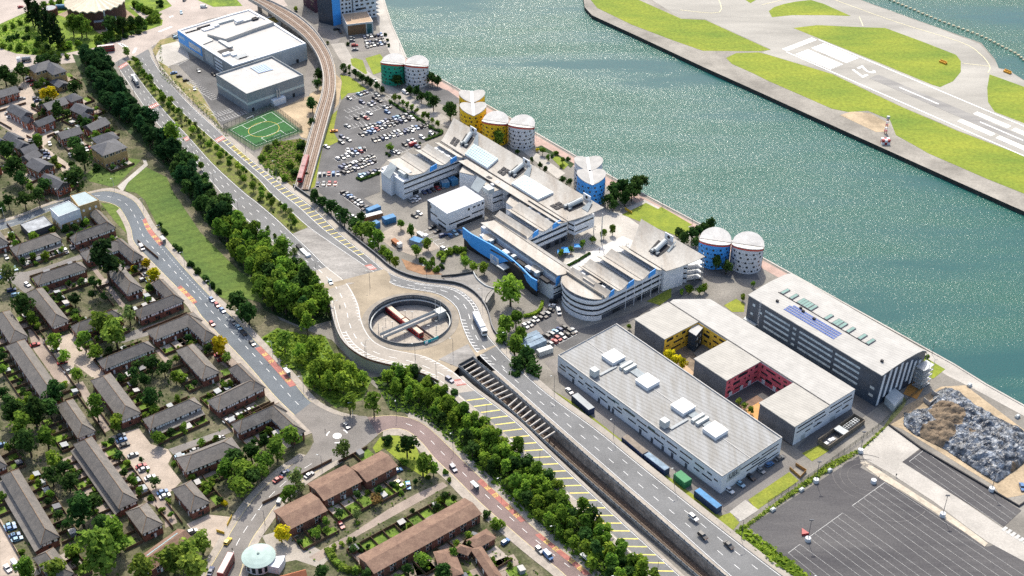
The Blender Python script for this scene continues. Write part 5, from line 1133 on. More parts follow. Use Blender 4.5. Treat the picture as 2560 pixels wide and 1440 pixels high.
wins(sc_, a, b, [(.46,.95,4.8,8.6)], M("frosted_window", (.55,.60,.64),.4,.3,.8), "window", .1)
wins(sc_, a, b, [(.05,.3,7,9.3)], M("pale_blue_sign", (.35,.55,.78),.5,.1,.5), "sign_panel", .1)
a, b = zsc(400,500), zsc(775,755); wins(sc_, a, b, [(0,1,0, zs)], m_mgrey, "cladding", .05); wins(sc_, a, b, [(.1,.36,2,9.6)], m_lgrey, "glazed_panel", .1); wins(sc_, a, b, [(.42,.66,1,9.4)], m_wwall, "white_panel", .1); wins(sc_, a, b, [(.42,.66, z, z + .7) for z in (2.4,4.6,7)], m_glass, "window", .16)
a, b = zsc(775,755), zsc(1660,480); wins(sc_, a, b, [(.3,.98,.1,10)], M("pale_panel", (.42,.45,.46),.5,.1,.2), "cladding", .05); wins(sc_, a, b, [(.0,.28,6,10.6)], m_dgrey, "cladding", .05); wins(sc_, a, b, [(.84,.875,.1,2.6)], m_glass, "door", .1)
mb = MB();q2 = [zsc(690,420,13.4), zsc(1090,275,13.4), zsc(1270,215,13.4), zsc(1180,190,13.4), zsc(840,270,13.4), zsc(470,360,13.4)]
q2 = ccw([g0(p) for p in q2]); mb.prism([p + UP * (zs + .06) for p in q2],2.4); mb.build("raised_roof", m_wroof, sc_)
mb = MB(); q3 = [zsc(760,470), zsc(1110,365), zsc(1250,320), zsc(1410,395), zsc(1540,485), zsc(1000,640)]; mb.prism([g0(p) + UP * (zs + .06) for p in ccw(q3)],.1); mb.build("hall_roof", M("bright_white_roof", (.58,.575,.565),.75,.08,.2), sc_)
RS = random.Random(4)
for (x, y, a, b, h, mt) in ((660,210,16,2,1.3, m_lgrey),(850,190,5,4,2, m_wwall),(950,190,18,1.4,1.2, m_steel),(1040,170,4,3,1.2, m_black),(430,265,10,1,.9, m_black),(480,290,8,4,.8, m_wwall),(690,470,3,14,1.2, m_steel),(690,560,9,5,.3, m_black),(700,590,5,3,1.3, m_wwall),(790,600,3,3,1.2, m_wwall),(880,630,8,5,.15, m_mgrey),(560,250,5,4,1.2, m_wwall),(330,310,7,.6,.6, m_black),(260,330,8,.6,.6, m_black),(830,320,9,5,1.0, m_wwall),(900,640,6,.4,.6, m_black)):
 c = zsc(x, y, zs + h); c.z = zs + .1; mb = MB(); dd = (g0(zsc(1660,480)) - g0(zsc(775,755))).normalized(); mb.box(c, a, b, h, dd); mb.build("plant_unit", mt, sc_)
mb = MB(); slab(mb, [zsc(245,388, zs + .8), zsc(405,335, zs + .8), zsc(545,430, zs + .8), zsc(400,490, zs + .8)],.5); mb.build("raised_roof", M("cream_flat_roof", (.60,.575,.52),.8,.08,.3), sc_)
pl_ = [zsc(1170,175,4), zsc(1280,150,4), zsc(1355,225,4), zsc(1240,250,4)]; t, _q = plain_block("plant_pavilion", pl_, 0,4, m_lgrey, M("sedum_roof", (.30,.24,.06),.95,.5,.4), "small pavilion with orange-green planted roof between the school and the railway", "pavilion", .4,.6, m_wwall)
zh = 11.5
q = rect3(zsc(945,1100, zh), zsc(1625,870, zh), zsc(1250,645, zh));q[3].z = zh
sh, qh = plain_block("sports_hall", q, 0, zh, m_mgrey, m_wroof, "grey sports hall with a pale band round its walls behind the football pitch", "sports hall", 1.3,.5)
c4 = [g0(p) for p in q];mb = MB();pv = [zsc(985,760, zh + .4), zsc(1170,715, zh + .4), zsc(1270,785, zh + .4), zsc(1090,830, zh + .4)]
for i in range(6): mb = MB(); slab(mb, [lerp(pv[0], pv[1], i / 6) + UP * .1, lerp(pv[0], pv[1],(i + .85) / 6) + UP * .1, lerp(pv[3], pv[2],(i + .85) / 6) + UP * .1, lerp(pv[3], pv[2], i / 6) + UP * .1],.1); mb.build("solar_panel", M("pale_solar_panel", (.33,.42,.58),.3,.15,.5), sh)
mb = MB(); mb.path([lerp(c4[0], c4[1],.47) + UP * (zh + .06), lerp(c4[3], c4[2],.47) + UP * (zh + .06)],.4,.12); mb.build("ridge_cap", m_wwall, sh)
for a, b in ((c4[3], c4[0]),(c4[0], c4[1])):
 wins(sh, a, b, [(0,1,5.0,6.6)], M("pale_green_band", (.52,.58,.55),.5,.08,.3), "wall_band", .06)
wins(sh, c4[0], c4[1],[(.06,.1,.1,2.4),(.78,.82,.1,2.6)], m_glass, "door", .1)
d, n, L_ = side(c4[0], c4[1]); mb = MB(); mb.box(c4[0] + d * (L_ * .5) + n * 1.7,9,3.2,4, d); mb.build("plant_box", m_wwall, sh)
for f in (.49,.53): p = c4[0] + d * (L_ * f) + n * 1.6; mb = MB(); mb.tube(p + UP * 4, p + UP * 9.5,.55, n=8); mb.build("flue", m_steel, sh)
Zt = Z((740,0),7.3846)
def tower(name, foot, depth, h, mats, label, seed, bal=False):
 a, b = g0(Zt(*foot[0])), g0(Zt(*foot[1])); d, n, L_ = side(a, b); t, q = plain_block(name, [a, b, b - n * depth, a - n * depth],0, h, mats[0], m_wroof, label, "apartment block")
 if mats[1]: wins(t, a, b, [(0,1,0, h - .2)], mats[1], "cladding", .05)
 R2 = random.Random(seed);it = []
 for lv in range(int(h / 2.9)):
  s = .1
  while s < .85:
   w_ = R2.choice((.12,.12,.12,.45));it.append((s, min(s + w_, .93),1.4 + lv * 2.9,2.7 + lv * 2.9));s += w_ + R2.choice((.1,.14))
 wins(t, a, b, it, m_glass, "window", .1)
 if bal:
  for lv in range(7):
   mb = MB(); mb.box(b + d * 1.3 + UP * (2.6 + lv * 2.9) - n * 3,2.8,6,.15, d); mb.build("balcony", m_mgrey, t)
 return t, a, b, d, n
m_plum = M("plum_brick", (.07,.03,.05),.8,.3,.4)
tower("apartment_tower", ((140,90),(360,240)),14,26,(m_plum, None), "dark plum apartment tower at the edge beyond the railway", 1)
tower("apartment_tower", ((355,235),(560,180)),12,26,(m_plum, M("pale_tower_panel", (.62,.65,.68),.6,.08,.3)), "apartment tower with pale panelled side and long black windows, joined to the plum tower", 2)
t, a, b, d, n = tower("apartment_tower", ((700,480),(770,440)),13,30,(m_navy, None), "dark slate apartment tower with bright blue side wall", 3)
blu = g0(Zt(575,400)); mb = MB(); a2 = a; dd, nn, l2_ = side(blu, a2); mb.prism([blu + nn * .1, a2 + nn * .1, a2 - nn * 6, blu - nn * 6],30); o = mb.build("blue_wall", m_blue, t)
wins(t, blu, a2,[(.2,.6,3 + k * 3.2,3.7 + k * 3.2) for k in range(8)], m_navy, "window", .16)
tower("apartment_tower", ((770,445),(1050,400)),12,30,(M("pale_tower_panel", (.62,.65,.68),.6,.08,.3), None), "pale apartment tower behind the timber pavilion, left of two", 4)
tower("apartment_tower", ((1075,380),(1490,310)),12,30,(M("pale_tower_panel", (.62,.65,.68),.6,.08,.3), None), "pale apartment tower with dark balconies next to the dock", 5, True)
q = rect3(Zt(940,460,8), Zt(1420,405,8), Zt(1350,205,8)); t, q2 = plain_block("timber_pavilion", q, 0,8, m_lgrey, M("tan_flat_roof", (.42,.30,.20),.85,.1,.3), "tan-roofed pavilion with a timber-boarded front by the dockside car park", "pavilion", .35,.5, M("pale_fascia", (.70,.62,.55),.7,.1,.5))
a, b = g0(q[0]), g0(q[1]); wins(t, a, b, [(.02,.72,.2,7.2)], m_timber, "timber_front", .08); wins(t, a, b, [(.76,.95,.2,7)], m_tglass, "glazing", .08)
pcx = g0(ZC(695,190));hp = 12;rp = 26
t = thing("pump_house", pcx, "round brown brick hall with pleated cream roof on the far traffic island", "hall"); mb = MB(); N_ = 24; dirs = [Vector((math.cos(a * 2 * math.pi / N_), math.sin(a * 2 * math.pi / N_),0)) for a in range(N_)]
ctr = pcx + Vector((0,14,0)); mb.prism([ctr + v * 19.5 for v in dirs], hp); mb.build("wall", M("brown_brick", (.12,.06,.05),.9,.25,.4), t)
mb = MB();N2 = 48
for i in range(N2):
 a, b = i * 2 * math.pi / N2,(i + 1) * 2 * math.pi / N2;za, zb_ = (1.1 if i % 2 else -.1),(1.1 if (i + 1) % 2 else -.1)
 p, q_ = ctr + Vector((math.cos(a), math.sin(a),0)) * 20.6 + UP * (hp + za), ctr + Vector((math.cos(b), math.sin(b),0)) * 20.6 + UP * (hp + zb_);ap_ = ctr + UP * (hp + 4.5)
 mb.face([p, q_, ap_]);mb.face([p, p - UP * .7, q_ - UP * .7, q_])
mb.build("pleated_roof", M("cream_pleated_roof", (.66,.58,.44),.7,.15,.3), t)
p = g0(ZC(790,215)); mb = MB(); mb.box(p + Vector((0,3,0)),16,9,5.5, Vector((.95,.3,0)).normalized()); o = mb.build("annexe", M("brown_brick", (.12,.06,.05),.9,.25,.4), t); mb = MB(); mb.box(p + Vector((0,3,5.52)),15,8,.2, Vector((.95,.3,0)).normalized()); mb.build("flat_roof", m_mgrey, o)
p = g0(ZC(790,215)) + Vector((2,-3,0)); mb = MB(); mb.tube(p, p + UP * 15,.6,.5,10); single("chimney_pole", mb, m_lgrey, "tall pale pole in front of the pleated-roof hall", "pole", loc=p)
p = g0(ZC(380,110)); mb = MB(); mb.tube(p, p + UP * 5,5.2, n=20); o = single("round_tank", mb, M("brown_brick", (.12,.06,.05),.9,.25,.4), "low round brown brick tank left of the pleated-roof hall", "tank", loc=p); mb = MB(); mb.tube(p + UP * 4.8, p + UP * 5.05,4.4, n=20); mb.build("inner_top", m_mgrey, o)
p = g0(ZC(460,70)); mb = MB(); mb.tube(p + Vector((-3.5,0,1.8)), p + Vector((4,1,1.8)),1.7, n=12); o = single("blue_tank", mb, M("faded_blue_tank", (.06,.19,.33),.5,.2,.4), "blue horizontal tank beside the round brick tank", "tank", loc=p)
mb = MB(); mb.box(p + Vector((-2,.2,0)),.5,2.6,1.2); mb.box(p + Vector((2.4,.8,0)),.5,2.6,1.2); mb.build("cradle", m_dgrey, o)
m_slate = M("dark_slate_tiles", (.175,.155,.135),.62,.35,.35, spec=.5, rgb2=(.115,.105,.095), fine=(1.6,.18))
m_slate2 = M("worn_slate_tiles", (.20,.18,.155),.65,.35,.35, spec=.5, rgb2=(.13,.115,.10), fine=(1.6,.2))
m_btile = M("brown_roof_tiles", (.235,.15,.105),.8,.3,.3, rgb2=(.15,.09,.065), fine=(1.4,.15))
m_ctile = M("charcoal_roof_tiles", (.085,.088,.098),.6,.3,.35, fine=(1.6,.18))
m_rbrick = M("orange_red_brick", (.33,.105,.06),.9,.25,.6, fine=(3,.12))
m_ybrick = M("yellow_stock_brick", (.50,.34,.15),.9,.2,.6, fine=(3,.1))
m_ridge = M("ridge_tiles", (.26,.175,.11),.85,.3,.5)
m_wframe = M("white_window_frame", (.85,.85,.83),.6,.1,1)
m_timb = M("black_timber", (.035,.032,.03),.8,.3,1)
m_fence = M("brown_fence_boards", (.15,.095,.06),.9,.4,.6)
m_patio = M("patio_slabs", (.40,.35,.30),.9,.35,.4)
TERR = []
def hip_roof(mb, q, eave, rise, hips, over=.5):
 """q: wall ring (ccw) with q0-q1 the long side"""
 ax = (q[1] - q[0]).normalized();ay = (q[3] - q[0]).normalized();W = (q[3] - q[0]).length
 e = [q[0] - (ax + ay) * over, q[1] + (ax - ay) * over, q[2] + (ax + ay) * over, q[3] + (ay - ax) * over];e = [g0(p) + UP * eave for p in e]
 hw = W / 2 + over;r0 = (e[0] + e[3]) / 2 + ax * (hw if hips[0] else 0) + UP * rise;r1 = (e[1] + e[2]) / 2 - ax * (hw if hips[1] else 0) + UP * rise
 if (r1 - r0).dot(ax) < .3: r0 = r1 = (r0 + r1) / 2
 fs = [[e[0], e[1], r1, r0],[e[2], e[3], r0, r1],[e[1], e[2], r1],[e[3], e[0], r0]]
 for f in fs: mb.face(f)
 mb.face([p - UP * .22 for p in e][::-1])
 for i in range(4): mb.face([e[i] - UP * .22, e[(i + 1) % 4] - UP * .22, e[(i + 1) % 4], e[i]])
 return e, r0, r1
def terrace(name, label, rects, eave=4.9, rise=3.3, wallm=None, roofm=None, hips=(1,1), panel=True, unit=5.2, leanto=0, cat="terrace", ridge=True, seed=None, phrase=None, inset_=.5):
 wallm = wallm or m_brick;roofm = roofm or (m_slate if R.random() < .6 else m_slate2);t = None;R4 = random.Random(len(TERR) * 7 + 1)
 for n_, (p1, p2, p3) in enumerate(rects):
  q = [g0(p) for p in rect3(p1, p2, p3)];q = ccw(q)
  if (q[1] - q[0]).length < (q[2] - q[1]).length: q = q[1:] + q[:1]
  q = inset(q, inset_)
  if t is None: t = thing(name, (q[0] + q[2]) / 2, label, cat)
  ez = eave - n_ * .12;W = (q[3] - q[0]).length;rs = rise * (1 if n_ == 0 else .97)
  mb = MB();mb.prism(q, ez - .2);
  ax = (q[1] - q[0]).normalized();hw = W / 2
  for k, h in ((0, hips[0]),(1, hips[1])):
   if not h:
    a, b = (q[3], q[0]) if k == 0 else (q[1], q[2]);ap = (a + b) / 2 + UP * (ez + rs * .86);off = ax * (.02 if k == 0 else -.02)
    mb.face([a + off + UP * (ez - .2), b + off + UP * (ez - .2), ap + off]);mb.face([b + off * 6 + UP * (ez - .2), a + off * 6 + UP * (ez - .2), ap + off * 6])
  mb.build("wall", wallm, t)
  mb = MB(); e, r0, r1 = hip_roof(mb, q, ez, rs, hips); ro = mb.build("roof", roofm, t)
  if ridge:
   mb = MB()
   segs = [(r0, r1)] if (r1 - r0).length > .5 else []
   if hips[0]: segs += [(e[0], r0),(e[3], r0)]
   if hips[1]: segs += [(e[1], r1),(e[2], r1)]
   for a, b in segs: mb.tube(a + UP * .03, b + UP * .03,.14, n=4, cap=False)
   mb.build("ridge", m_ridge, ro)
  for i in range(4):
   a, b = q[i], q[(i + 1) % 4];d, n, L_ = side(a, b)
   if n.y > .25 or L_ < 3: continue
   if panel:
    mb = MB();s = .3
    while s < L_ - .6:
     w_ = R4.choice((.8,.8,1.3));mb.mi = 0;x0, x1 = a + d * s, a + d * min(s + w_, L_ - .3)
     mb.prism([x0 + n * .05 + UP * (ez - 1.75), x1 + n * .05 + UP * (ez - 1.75), x1 + UP * (ez - 1.75), x0 + UP * (ez - 1.75)],1.35);s += w_ + R4.choice((.2,.25,1.0))
    mb.build("white_infill_panel", m_wframe, t); wins(t, a, b, [(.01,.99, ez - 1.85, ez - .3)], m_timb, "timber_band", .03)
   k = max(1, int(L_ / unit));it = [];dr = []
   for j in range(k):
    c = (j + .5) / k;w_ = 1.1 / L_;it.append((c - w_, c - w_ * .1,1.1,2.3))
    if not panel: it += [(c - w_ * 1.1, c - w_ * .1, ez - 1.8, ez - .5),(c + w_ * .3, c + w_ * 1.1, ez - 1.8, ez - .5)]
    dr.append((c + w_ * .25, c + w_ * 1.05,.05,2.1))
   if not panel: wins(t, a, b, [(x0 - .12 / L_, x1 + .12 / L_, z0 - .12, z1 + .12) for x0, x1, z0, z1 in it], m_wframe, "window_frame", .05)
   wins(t, a, b, it, m_glass, "window", .09); wins(t, a, b, dr[:12], R4.choice((m_timb, m_wframe, m_brick)), "door", .1)
  if leanto:
   a, b = (q[0], q[1]) if leanto > 0 else (q[2], q[3]);d, n, L_ = side(a, b);w_ = abs(leanto);z0, z1 = 2.3,3.2
   mb = MB(); slab(mb, [a + n * w_ + UP * z0, b + n * w_ + UP * z0, b + UP * z1, a + UP * z1],.2); mb.build("lean_to_roof", roofm, t)
   mb = MB(); mb.prism([a + n * (w_ - .4), b + n * (w_ - .4), b, a],2.1); mb.build("lean_to_wall", wallm, t)
  TERR.append((q, t))
 LAND.append((g0(t.location), phrase or label));return t
def T(zf, pts): return [tuple(zf(x, y, 4.9) for x, y in r) for r in pts]
def tt(zf, desc, *rects, **kw):
 return terrace("terrace", desc, T(zf, rects), phrase=kw.pop('ph'), **kw)
tt(ZA, "slate-roofed terrace with parked cars in front, below the small flat grey roof", ((125,478),(470,358),(415,303)), ph="the terrace with parked cars", leanto=2.6)
tt(ZA, "slate-roofed terrace cut by the edge of the picture beside a walled yard", ((70,383),(-60,210),(-150,250)), ph="the terrace at the upper edge")
tt(ZA, "L-shaped slate-roofed terrace below the pale green-roofed corner building", ((560,382),(872,268),(835,228)),((872,268),(745,135),(668,160)), ph="the L-shaped terrace near the grass triangle", hips=(1,1))
tt(ZA, "L-shaped slate-roofed terrace wrapped round the great dark tree", ((1078,488),(915,350),(830,385)),((650,515),(960,410),(910,350)), ph="the terrace round the great dark tree")
tt(ZA, "slate-roofed terrace with black and white upper storey above an oval lawn", ((285,700),(655,577),(610,520)), ph="the terrace above the oval lawn")
tt(ZA, "slate-roofed terrace running down the near side of the oval lawn garden", ((522,965),(320,715),(195,765)), ph="the terrace beside the oval lawn")
tt(ZA, "slate-roofed terrace between the oval lawn gardens and the yellow street trees", ((1075,722),(905,540),(790,590)), ph="the terrace by the yellow street trees")
tt(ZA, "L-shaped slate-roofed corner terrace facing the second red bus lane", ((1050,950),(1383,815),(1330,765)),((1383,815),(1225,653),(1140,690)), ph="the corner terrace on the bus lane")
tt(ZA, "low slate-roofed terrace half hidden behind two big light green trees", ((575,1065),(930,935),(885,878)), ph="the terrace behind the big light green trees")
tt(ZA, "slate-roofed terrace by the picture edge below the two pale parked cars", ((215,1087),(75,885),(-60,935)), ph="the terrace below two parked pale cars")
tt(ZA, "very long slate-roofed terrace with a row of walled front gardens and street trees", ((475,1515),(185,1105),(45,1160)), ph="the terrace with walled front gardens")
tt(ZA, "L-shaped slate-roofed terrace with a green awning in its back court", ((1165,1110),(1520,965),(1430,905)),((1627,1080),(1430,905),(1335,945)), ph="the terrace with the green awning")
tt(ZA, "slate-roofed terrace with black and white upper storey below the leafy turning circle", ((785,1330),(1167,1175),(1112,1115)), ph="the terrace below the turning circle")
tt(ZA, "slate-roofed terrace with a patched ridge beside the red cars and yellow tree", ((1650,1352),(1450,1135),(1320,1190)), ph="the terrace beside the two red cars")
terrace("terrace", "L-shaped slate-roofed terrace at the junction by three silver cars", [tuple(P(x, y, 4.9) for x, y in r) for r in (((545,1027),(664,968),(642,940)),((664,968),(602,908),(572,924)))], phrase="the terrace by three silver cars")
terrace("terrace", "slate-roofed terrace with a street tree at its end wall above the sunlit yard", [(ZB(1060,218,4.9), ZA(830,1355,4.9), ZA(675,1410,4.9))], phrase="the terrace above the sunlit yard")
tt(ZB, "slate-roofed terrace with a low front roof facing a short tarmac cul-de-sac", ((1130,338),(1522,168),(1445,100)), ph="the terrace on the short cul-de-sac", leanto=2.8)
tt(ZB, "short slate-roofed terrace beside a clump of tall garden trees", ((720,355),(548,110),(425,175)), ph="the short terrace by the tall garden trees")
tt(ZB, "long slate-roofed terrace along the sunlit parking yard with two glass lean-tos", ((1040,872),(690,392),(545,450)), ph="the long terrace along the sunlit yard", leanto=-2.2)
tt(ZB, "slate-roofed terrace with black and white upper storey next to the big round tree clump", ((1390,665),(1812,498),(1720,398)), ph="the terrace next to the big round trees")
terrace("terrace", "L-shaped slate-roofed terrace with a garden court at the mini roundabout", [(ZB(1795,368,4.9), ZD(235,205,4.9), ZD(150,148,4.9)),(ZD(372,352,4.9), ZD(150,148,4.9), ZD(45,195,4.9))], phrase="the terrace at the mini roundabout")
tt(ZB, "small square hip-roofed brick house behind the walled yard with yellow barriers", ((1578,888),(1432,720),(1290,795)), ph="the square house by the yellow barriers")
tt(ZB, "small square hip-roofed brick house between the long terrace and the community hall", ((1228,1052),(1100,885),(940,960)), ph="the square house by the community hall")
tt(ZB, "long slate-roofed terrace with a skylight box and a long lower roof strip", ((450,1145),(140,635),(0,690)), ph="the long terrace with a skylight box", leanto=-3)
tt(ZB, "slate-roofed terrace cut by the lower edge of the picture", ((560,1420),(400,1222),(240,1300)), ph="the terrace at the lower edge")
tt(ZB, "end of a slate-roofed terrace showing at the picture edge near blue parked cars", ((58,612),(-60,440),(-180,490)), ph="the terrace end near the blue parked cars")
TB = dict(roofm=m_btile, hips=(0,0), panel=False, rise=1.5, unit=5.5, ridge=False)
def bt(desc, ph, *rects, **kw):
 k2 = dict(TB); k2.update(kw); return terrace("terrace", desc, T(ZD, rects), phrase=ph, **k2)
bt("brown-tiled end terrace next to the round green corner lawn", "the brown terrace by the corner lawn", ((830,738),(1065,612),(965,488)))
bt("brown-tiled middle terrace with white doors and a blue garden parasol", "the brown middle terrace", ((510,878),(800,728),(720,578)))
bt("brown-tiled end terrace with a glazed lean-to next to the yellow shrub", "the brown terrace by the yellow shrub", ((255,1092),(540,948),(435,800)))
bt("long brown-tiled terrace lying across the back lane with white garden sheds", "the long brown terrace", ((885,1425),(1695,972),(1597,835)))
bt("low brown-tiled courtyard bungalow with a white flat-roofed annexe", "the low brown bungalow", ((1480,1230),(1590,1268),(1525,1175)),((1560,1400),(1480,1200),(1345,1285)), eave=3.4, hips=(1,1))
bt("L-shaped brown-tiled bungalows with white roof panels beside the parked van", "the L-shaped brown bungalows", ((1650,1225),(1805,1135),(1740,1058)),((1860,1440),(1690,1190),(1570,1165)), eave=3.6, hips=(1,1))
HK = dict(roofm=m_ctile, wallm=m_rbrick, panel=False, rise=2.6, unit=3.6, ridge=False, hips=(0,0), cat="house", eave=5.0)
def hh(desc, ph, *rects, **kw):
 k2 = dict(HK); k2.update(kw); e_ = k2['eave']; return terrace("house", desc, [tuple(ZC(x, y, e_) for x, y in r) for r in rects], phrase=ph, **k2)
hh("red brick house cut by the edge beside the forked parking court", "the red house at the edge", ((-60,752),(150,690),(125,645)))
hh("red brick gabled house end-on to the lane with a trailer beside it", "the gabled red house by the trailer", ((160,888),(252,852),(150,783)))
hh("red brick double house with white porches at the bend of the lane", "the red house with white porches", ((290,955),(418,902),(385,868)),((210,925),(262,900),(232,865)))
hh("red brick house with a white conservatory among dark shrubs", "the red house with a conservatory", ((360,830),(520,775),(450,735)))
hh("small red brick hip-roofed house against the grass strip", "the small hip-roofed red house", ((535,768),(627,735),(570,695)), hips=(1,1))
hh("red brick T-shaped house with a small front gable against the tree belt", "the T-shaped red house", ((612,865),(712,822),(640,770)),((650,905),(712,880),(670,850)))
hh("red brick house with grey roof and white bay beside the tree belt", "the red house beside the tree belt", ((690,988),(832,925),(765,885)))
hh("red brick gabled house in front of the yellow apartments", "the red house by the yellow apartments", ((460,1048),(624,1000),(580,952)))
hh("yellow brick apartment house with white bay columns facing the lawn", "the yellow apartments by the lawn", ((770,1172),(957,1105),(900,1020)),((735,1085),(900,1035),(850,985)), wallm=m_ybrick, eave=8.4, hips=(1,1), rise=3.2)
hh("yellow brick L-shaped apartment house near the bus roundabout", "the yellow apartments near the roundabout", ((262,548),(405,505),(352,458)),((395,563),(502,532),(465,468)), wallm=m_ybrick, eave=8, hips=(1,0), rise=3)
hh("low grey-roofed garage block beside the yellow L-shaped apartments", "the low garage block", ((440,660),(527,630),(470,585)), eave=3, wallm=m_ybrick, rise=2)
col = [((98,1078),(190,1040),(100,1000), "with a green hedge along its drive"),((143,1122),(232,1085),(180,1040), "facing three parked silver cars"),((185,1163),(292,1120),(210,1095), "with a gable above the parked cars"),((225,1217),(322,1165),(250,1130), "with two joined gables"),((290,1295),(412,1240),(300,1190), "with a white shed at its side"),((430,1425),(532,1375),(420,1290), "nearest a big dark tree"),((-20,1092),(55,1060),(10,1010), "with a hedge, cut by the picture edge"),((-60,1290),(15,1245),(-20,1190), "showing only its end wall at the picture edge")]
for (p1, p2, p3, ds), ph_ in zip(col, ['with a drive hedge', 'facing three cars', 'with a car-side gable', 'with two joined gables', 'with a white shed', "at the row's foot", 'at the hedged edge', 'showing its end wall']): hh("red brick house in the slanting row " + ds, "the red house " + ph_, (p1, p2, p3))
for q, zz, mats, lb in (([(375,125),(515,68),(600,128),(440,188)],9,(m_wwall, M("pale_green_flat_roof", (.33,.40,.41),.8,.12,.3)), "white and brick corner building with pale green flat roof"),([(525,28),(640,-5),(742,62),(590,112)],10,(m_ybrick, M("pale_green_flat_roof", (.3,.4,.4))), "taller brick corner building with pale green roof and dormer windows"),([(150,243),(330,178),(397,245),(215,310)],3.4,(m_dgrey, M("stained_grey_roof", (.34,.36,.38),.8,.5,.2)), "low flat grey roof building with a dark rim beside the corner building")):
 t, qq = plain_block("corner_building", [ZA(x, y, zz) for x, y in q],0, zz, mats[0], mats[1], lb, "building", .3,.3)
 for i in range(4):
  a, b = qq[i], qq[(i + 1) % 4];d, n, L_ = side(a, b)
  if n.y < .2 and zz > 5: wins(t, a, b, [(.05,.95,.1,4)], m_ybrick, "brick_base", .04); wins(t, a, b, [(s, s + .1, z, z + 1.4) for s in (.15,.45,.75) for z in (2,6.2)], m_wframe, "window", .09)
 LAND.append((qq[0], lb.split(" with")[0]))
cq = [ZB(1140,1400,4.5), ZB(1455,1165,4.5), ZB(1385,1048,4.5)]
t = terrace("community_hall", "brown-tiled community hall with a long strip of roof glazing", [tuple(cq)], eave=4.5, rise=2.2, roofm=m_btile, hips=(0,0), panel=False, ridge=False, cat="hall", phrase="the community hall")
q, _t = TERR[-1];q = [g0(p) for p in q];hi = max(range(4), key=lambda i: side(q[i], q[(i + 1) % 4])[1].y * side(q[i], q[(i + 1) % 4])[2]);a, b = q[hi], q[(hi + 1) % 4];d, n, L_ = side(a, b);W_ = (q[2] - q[1]).length if hi % 2 == 0 else (q[1] - q[0]).length
for k in range(14):
 s = L_ * (.1 + k * .055); f = lambda r_: 4.5 + 2.25 * (1 - r_); mb = MB(); slab(mb, [a + d * s - n * W_ * .08 + UP * (f(.84) + .1), a + d * (s + 1) - n * W_ * .08 + UP * (f(.84) + .1), a + d * (s + 1) - n * W_ * .34 + UP * (f(.32) + .1), a + d * s - n * W_ * .34 + UP * (f(.32) + .1)],.1); mb.build("roof_glazing", m_pglass, t)
c = P(646,1388,5); t = thing("round_pavilion", g0(c), "round pavilion with pale turquoise domed roof at the road corner", "pavilion"); N_ = 28; dirs = [Vector((math.cos(a * 2 * math.pi / N_), math.sin(a * 2 * math.pi / N_),0)) for a in range(N_)]
mb = MB(); mb.prism([g0(c) + v * 5.4 for v in dirs],4.6); mb.build("wall", m_wwall, t); mb = MB()
for i in range(N_):
 a, b = dirs[i], dirs[(i + 1) % N_]
 for r0, z0, r1, z1 in ((6.4,4.7,5,5.2),(5,5.2,2.6,5.8),(2.6,5.8,.5,6)): mb.face([g0(c) + a * r0 + UP * z0, g0(c) + b * r0 + UP * z0, g0(c) + b * r1 + UP * z1, g0(c) + a * r1 + UP * z1])
 mb.face([g0(c) + b * 6.4 + UP * 4.45, g0(c) + a * 6.4 + UP * 4.45, g0(c) + a * 6.4 + UP * 4.7, g0(c) + b * 6.4 + UP * 4.7][::-1][::-1])
mb.build("domed_roof", M("turquoise_copper_roof", (.36,.46,.43),.7,.15,.3), t); mb = MB(); mb.tube(g0(c) + UP * 5.8, g0(c) + UP * 6.4,.5, n=10); mb.build("roof_vent", m_tglass, t); LAND.append((g0(c), "the round turquoise pavilion"))
for i in range(14): a = i * 2 * math.pi / 14; v = Vector((math.cos(a), math.sin(a),0)); w_ = Vector((-v.y, v.x, 0)) * .7; mb = MB(); p = g0(c) + v * 5.46; mb.prism([p + w_ + UP * .8, p - w_ + UP * .8, p - w_ + v * .06 + UP * .8, p + w_ + v * .06 + UP * .8],2.6); mb.build("window", m_glass, t)
q = [ZD(70,1370,3), ZD(140,1280,4.6), ZD(215,1275,4.6), ZD(205,1330,3.6), ZD(170,1390,3)]; mb = MB(); mb.prism([g0(p) + UP * .2 for p in ccw(q)],3.6); single("wing_annexe", mb, m_wwall, "small white annexe roof beside the round turquoise pavilion", "annexe")
terrace("red_roof_hall", "red-tiled hall beside the round turquoise pavilion at the lower edge", [(ZD(-60,1560,4), ZD(385,1440,4), ZD(385,1385,4))], eave=4, rise=1.6, roofm=M("red_clay_tiles", (.42,.15,.075),.8,.25,.3, fine=(1.5,.12)), hips=(1,0), panel=False, ridge=False, cat="hall", phrase="the red-tiled hall")
m_glawn = M("garden_lawn", (.16,.25,.03),.95,.4,.2, rgb2=(.07,.12,.02), fine=(1,.25)); RG = random.Random(21); nsh = 0
shed_src = None
def shed(p, ax, w_, l_, h, wm, rm, label):
 t = thing("shed", p, label, "shed", "garden sheds"); mb = MB(); mb.box(p, w_, l_, h, ax); mb.build("wall", wm, t); mb = MB(); b = Vector((-ax.y, ax.x, 0))
 slab(mb, [p + ax * -(w_ / 2 + .2) + b * -(l_ / 2 + .2) + UP * (h + .1), p + ax * (w_ / 2 + .2) + b * -(l_ / 2 + .2) + UP * (h + .1), p + ax * (w_ / 2 + .2) + b * (l_ / 2 + .2) + UP * (h + .5), p + ax * -(w_ / 2 + .2) + b * (l_ / 2 + .2) + UP * (h + .5)],.12); mb.build("roof", rm, t); return t
def inpoly(p, poly):
 r_ = False;j = len(poly) - 1
 for i in range(len(poly)):
  a, b = poly[i], poly[j]
  if (a.y > p.y) != (b.y > p.y) and p.x < (b.x - a.x) * (p.y - a.y) / (b.y - a.y) + a.x: r_ = not r_
  j = i
 return r_
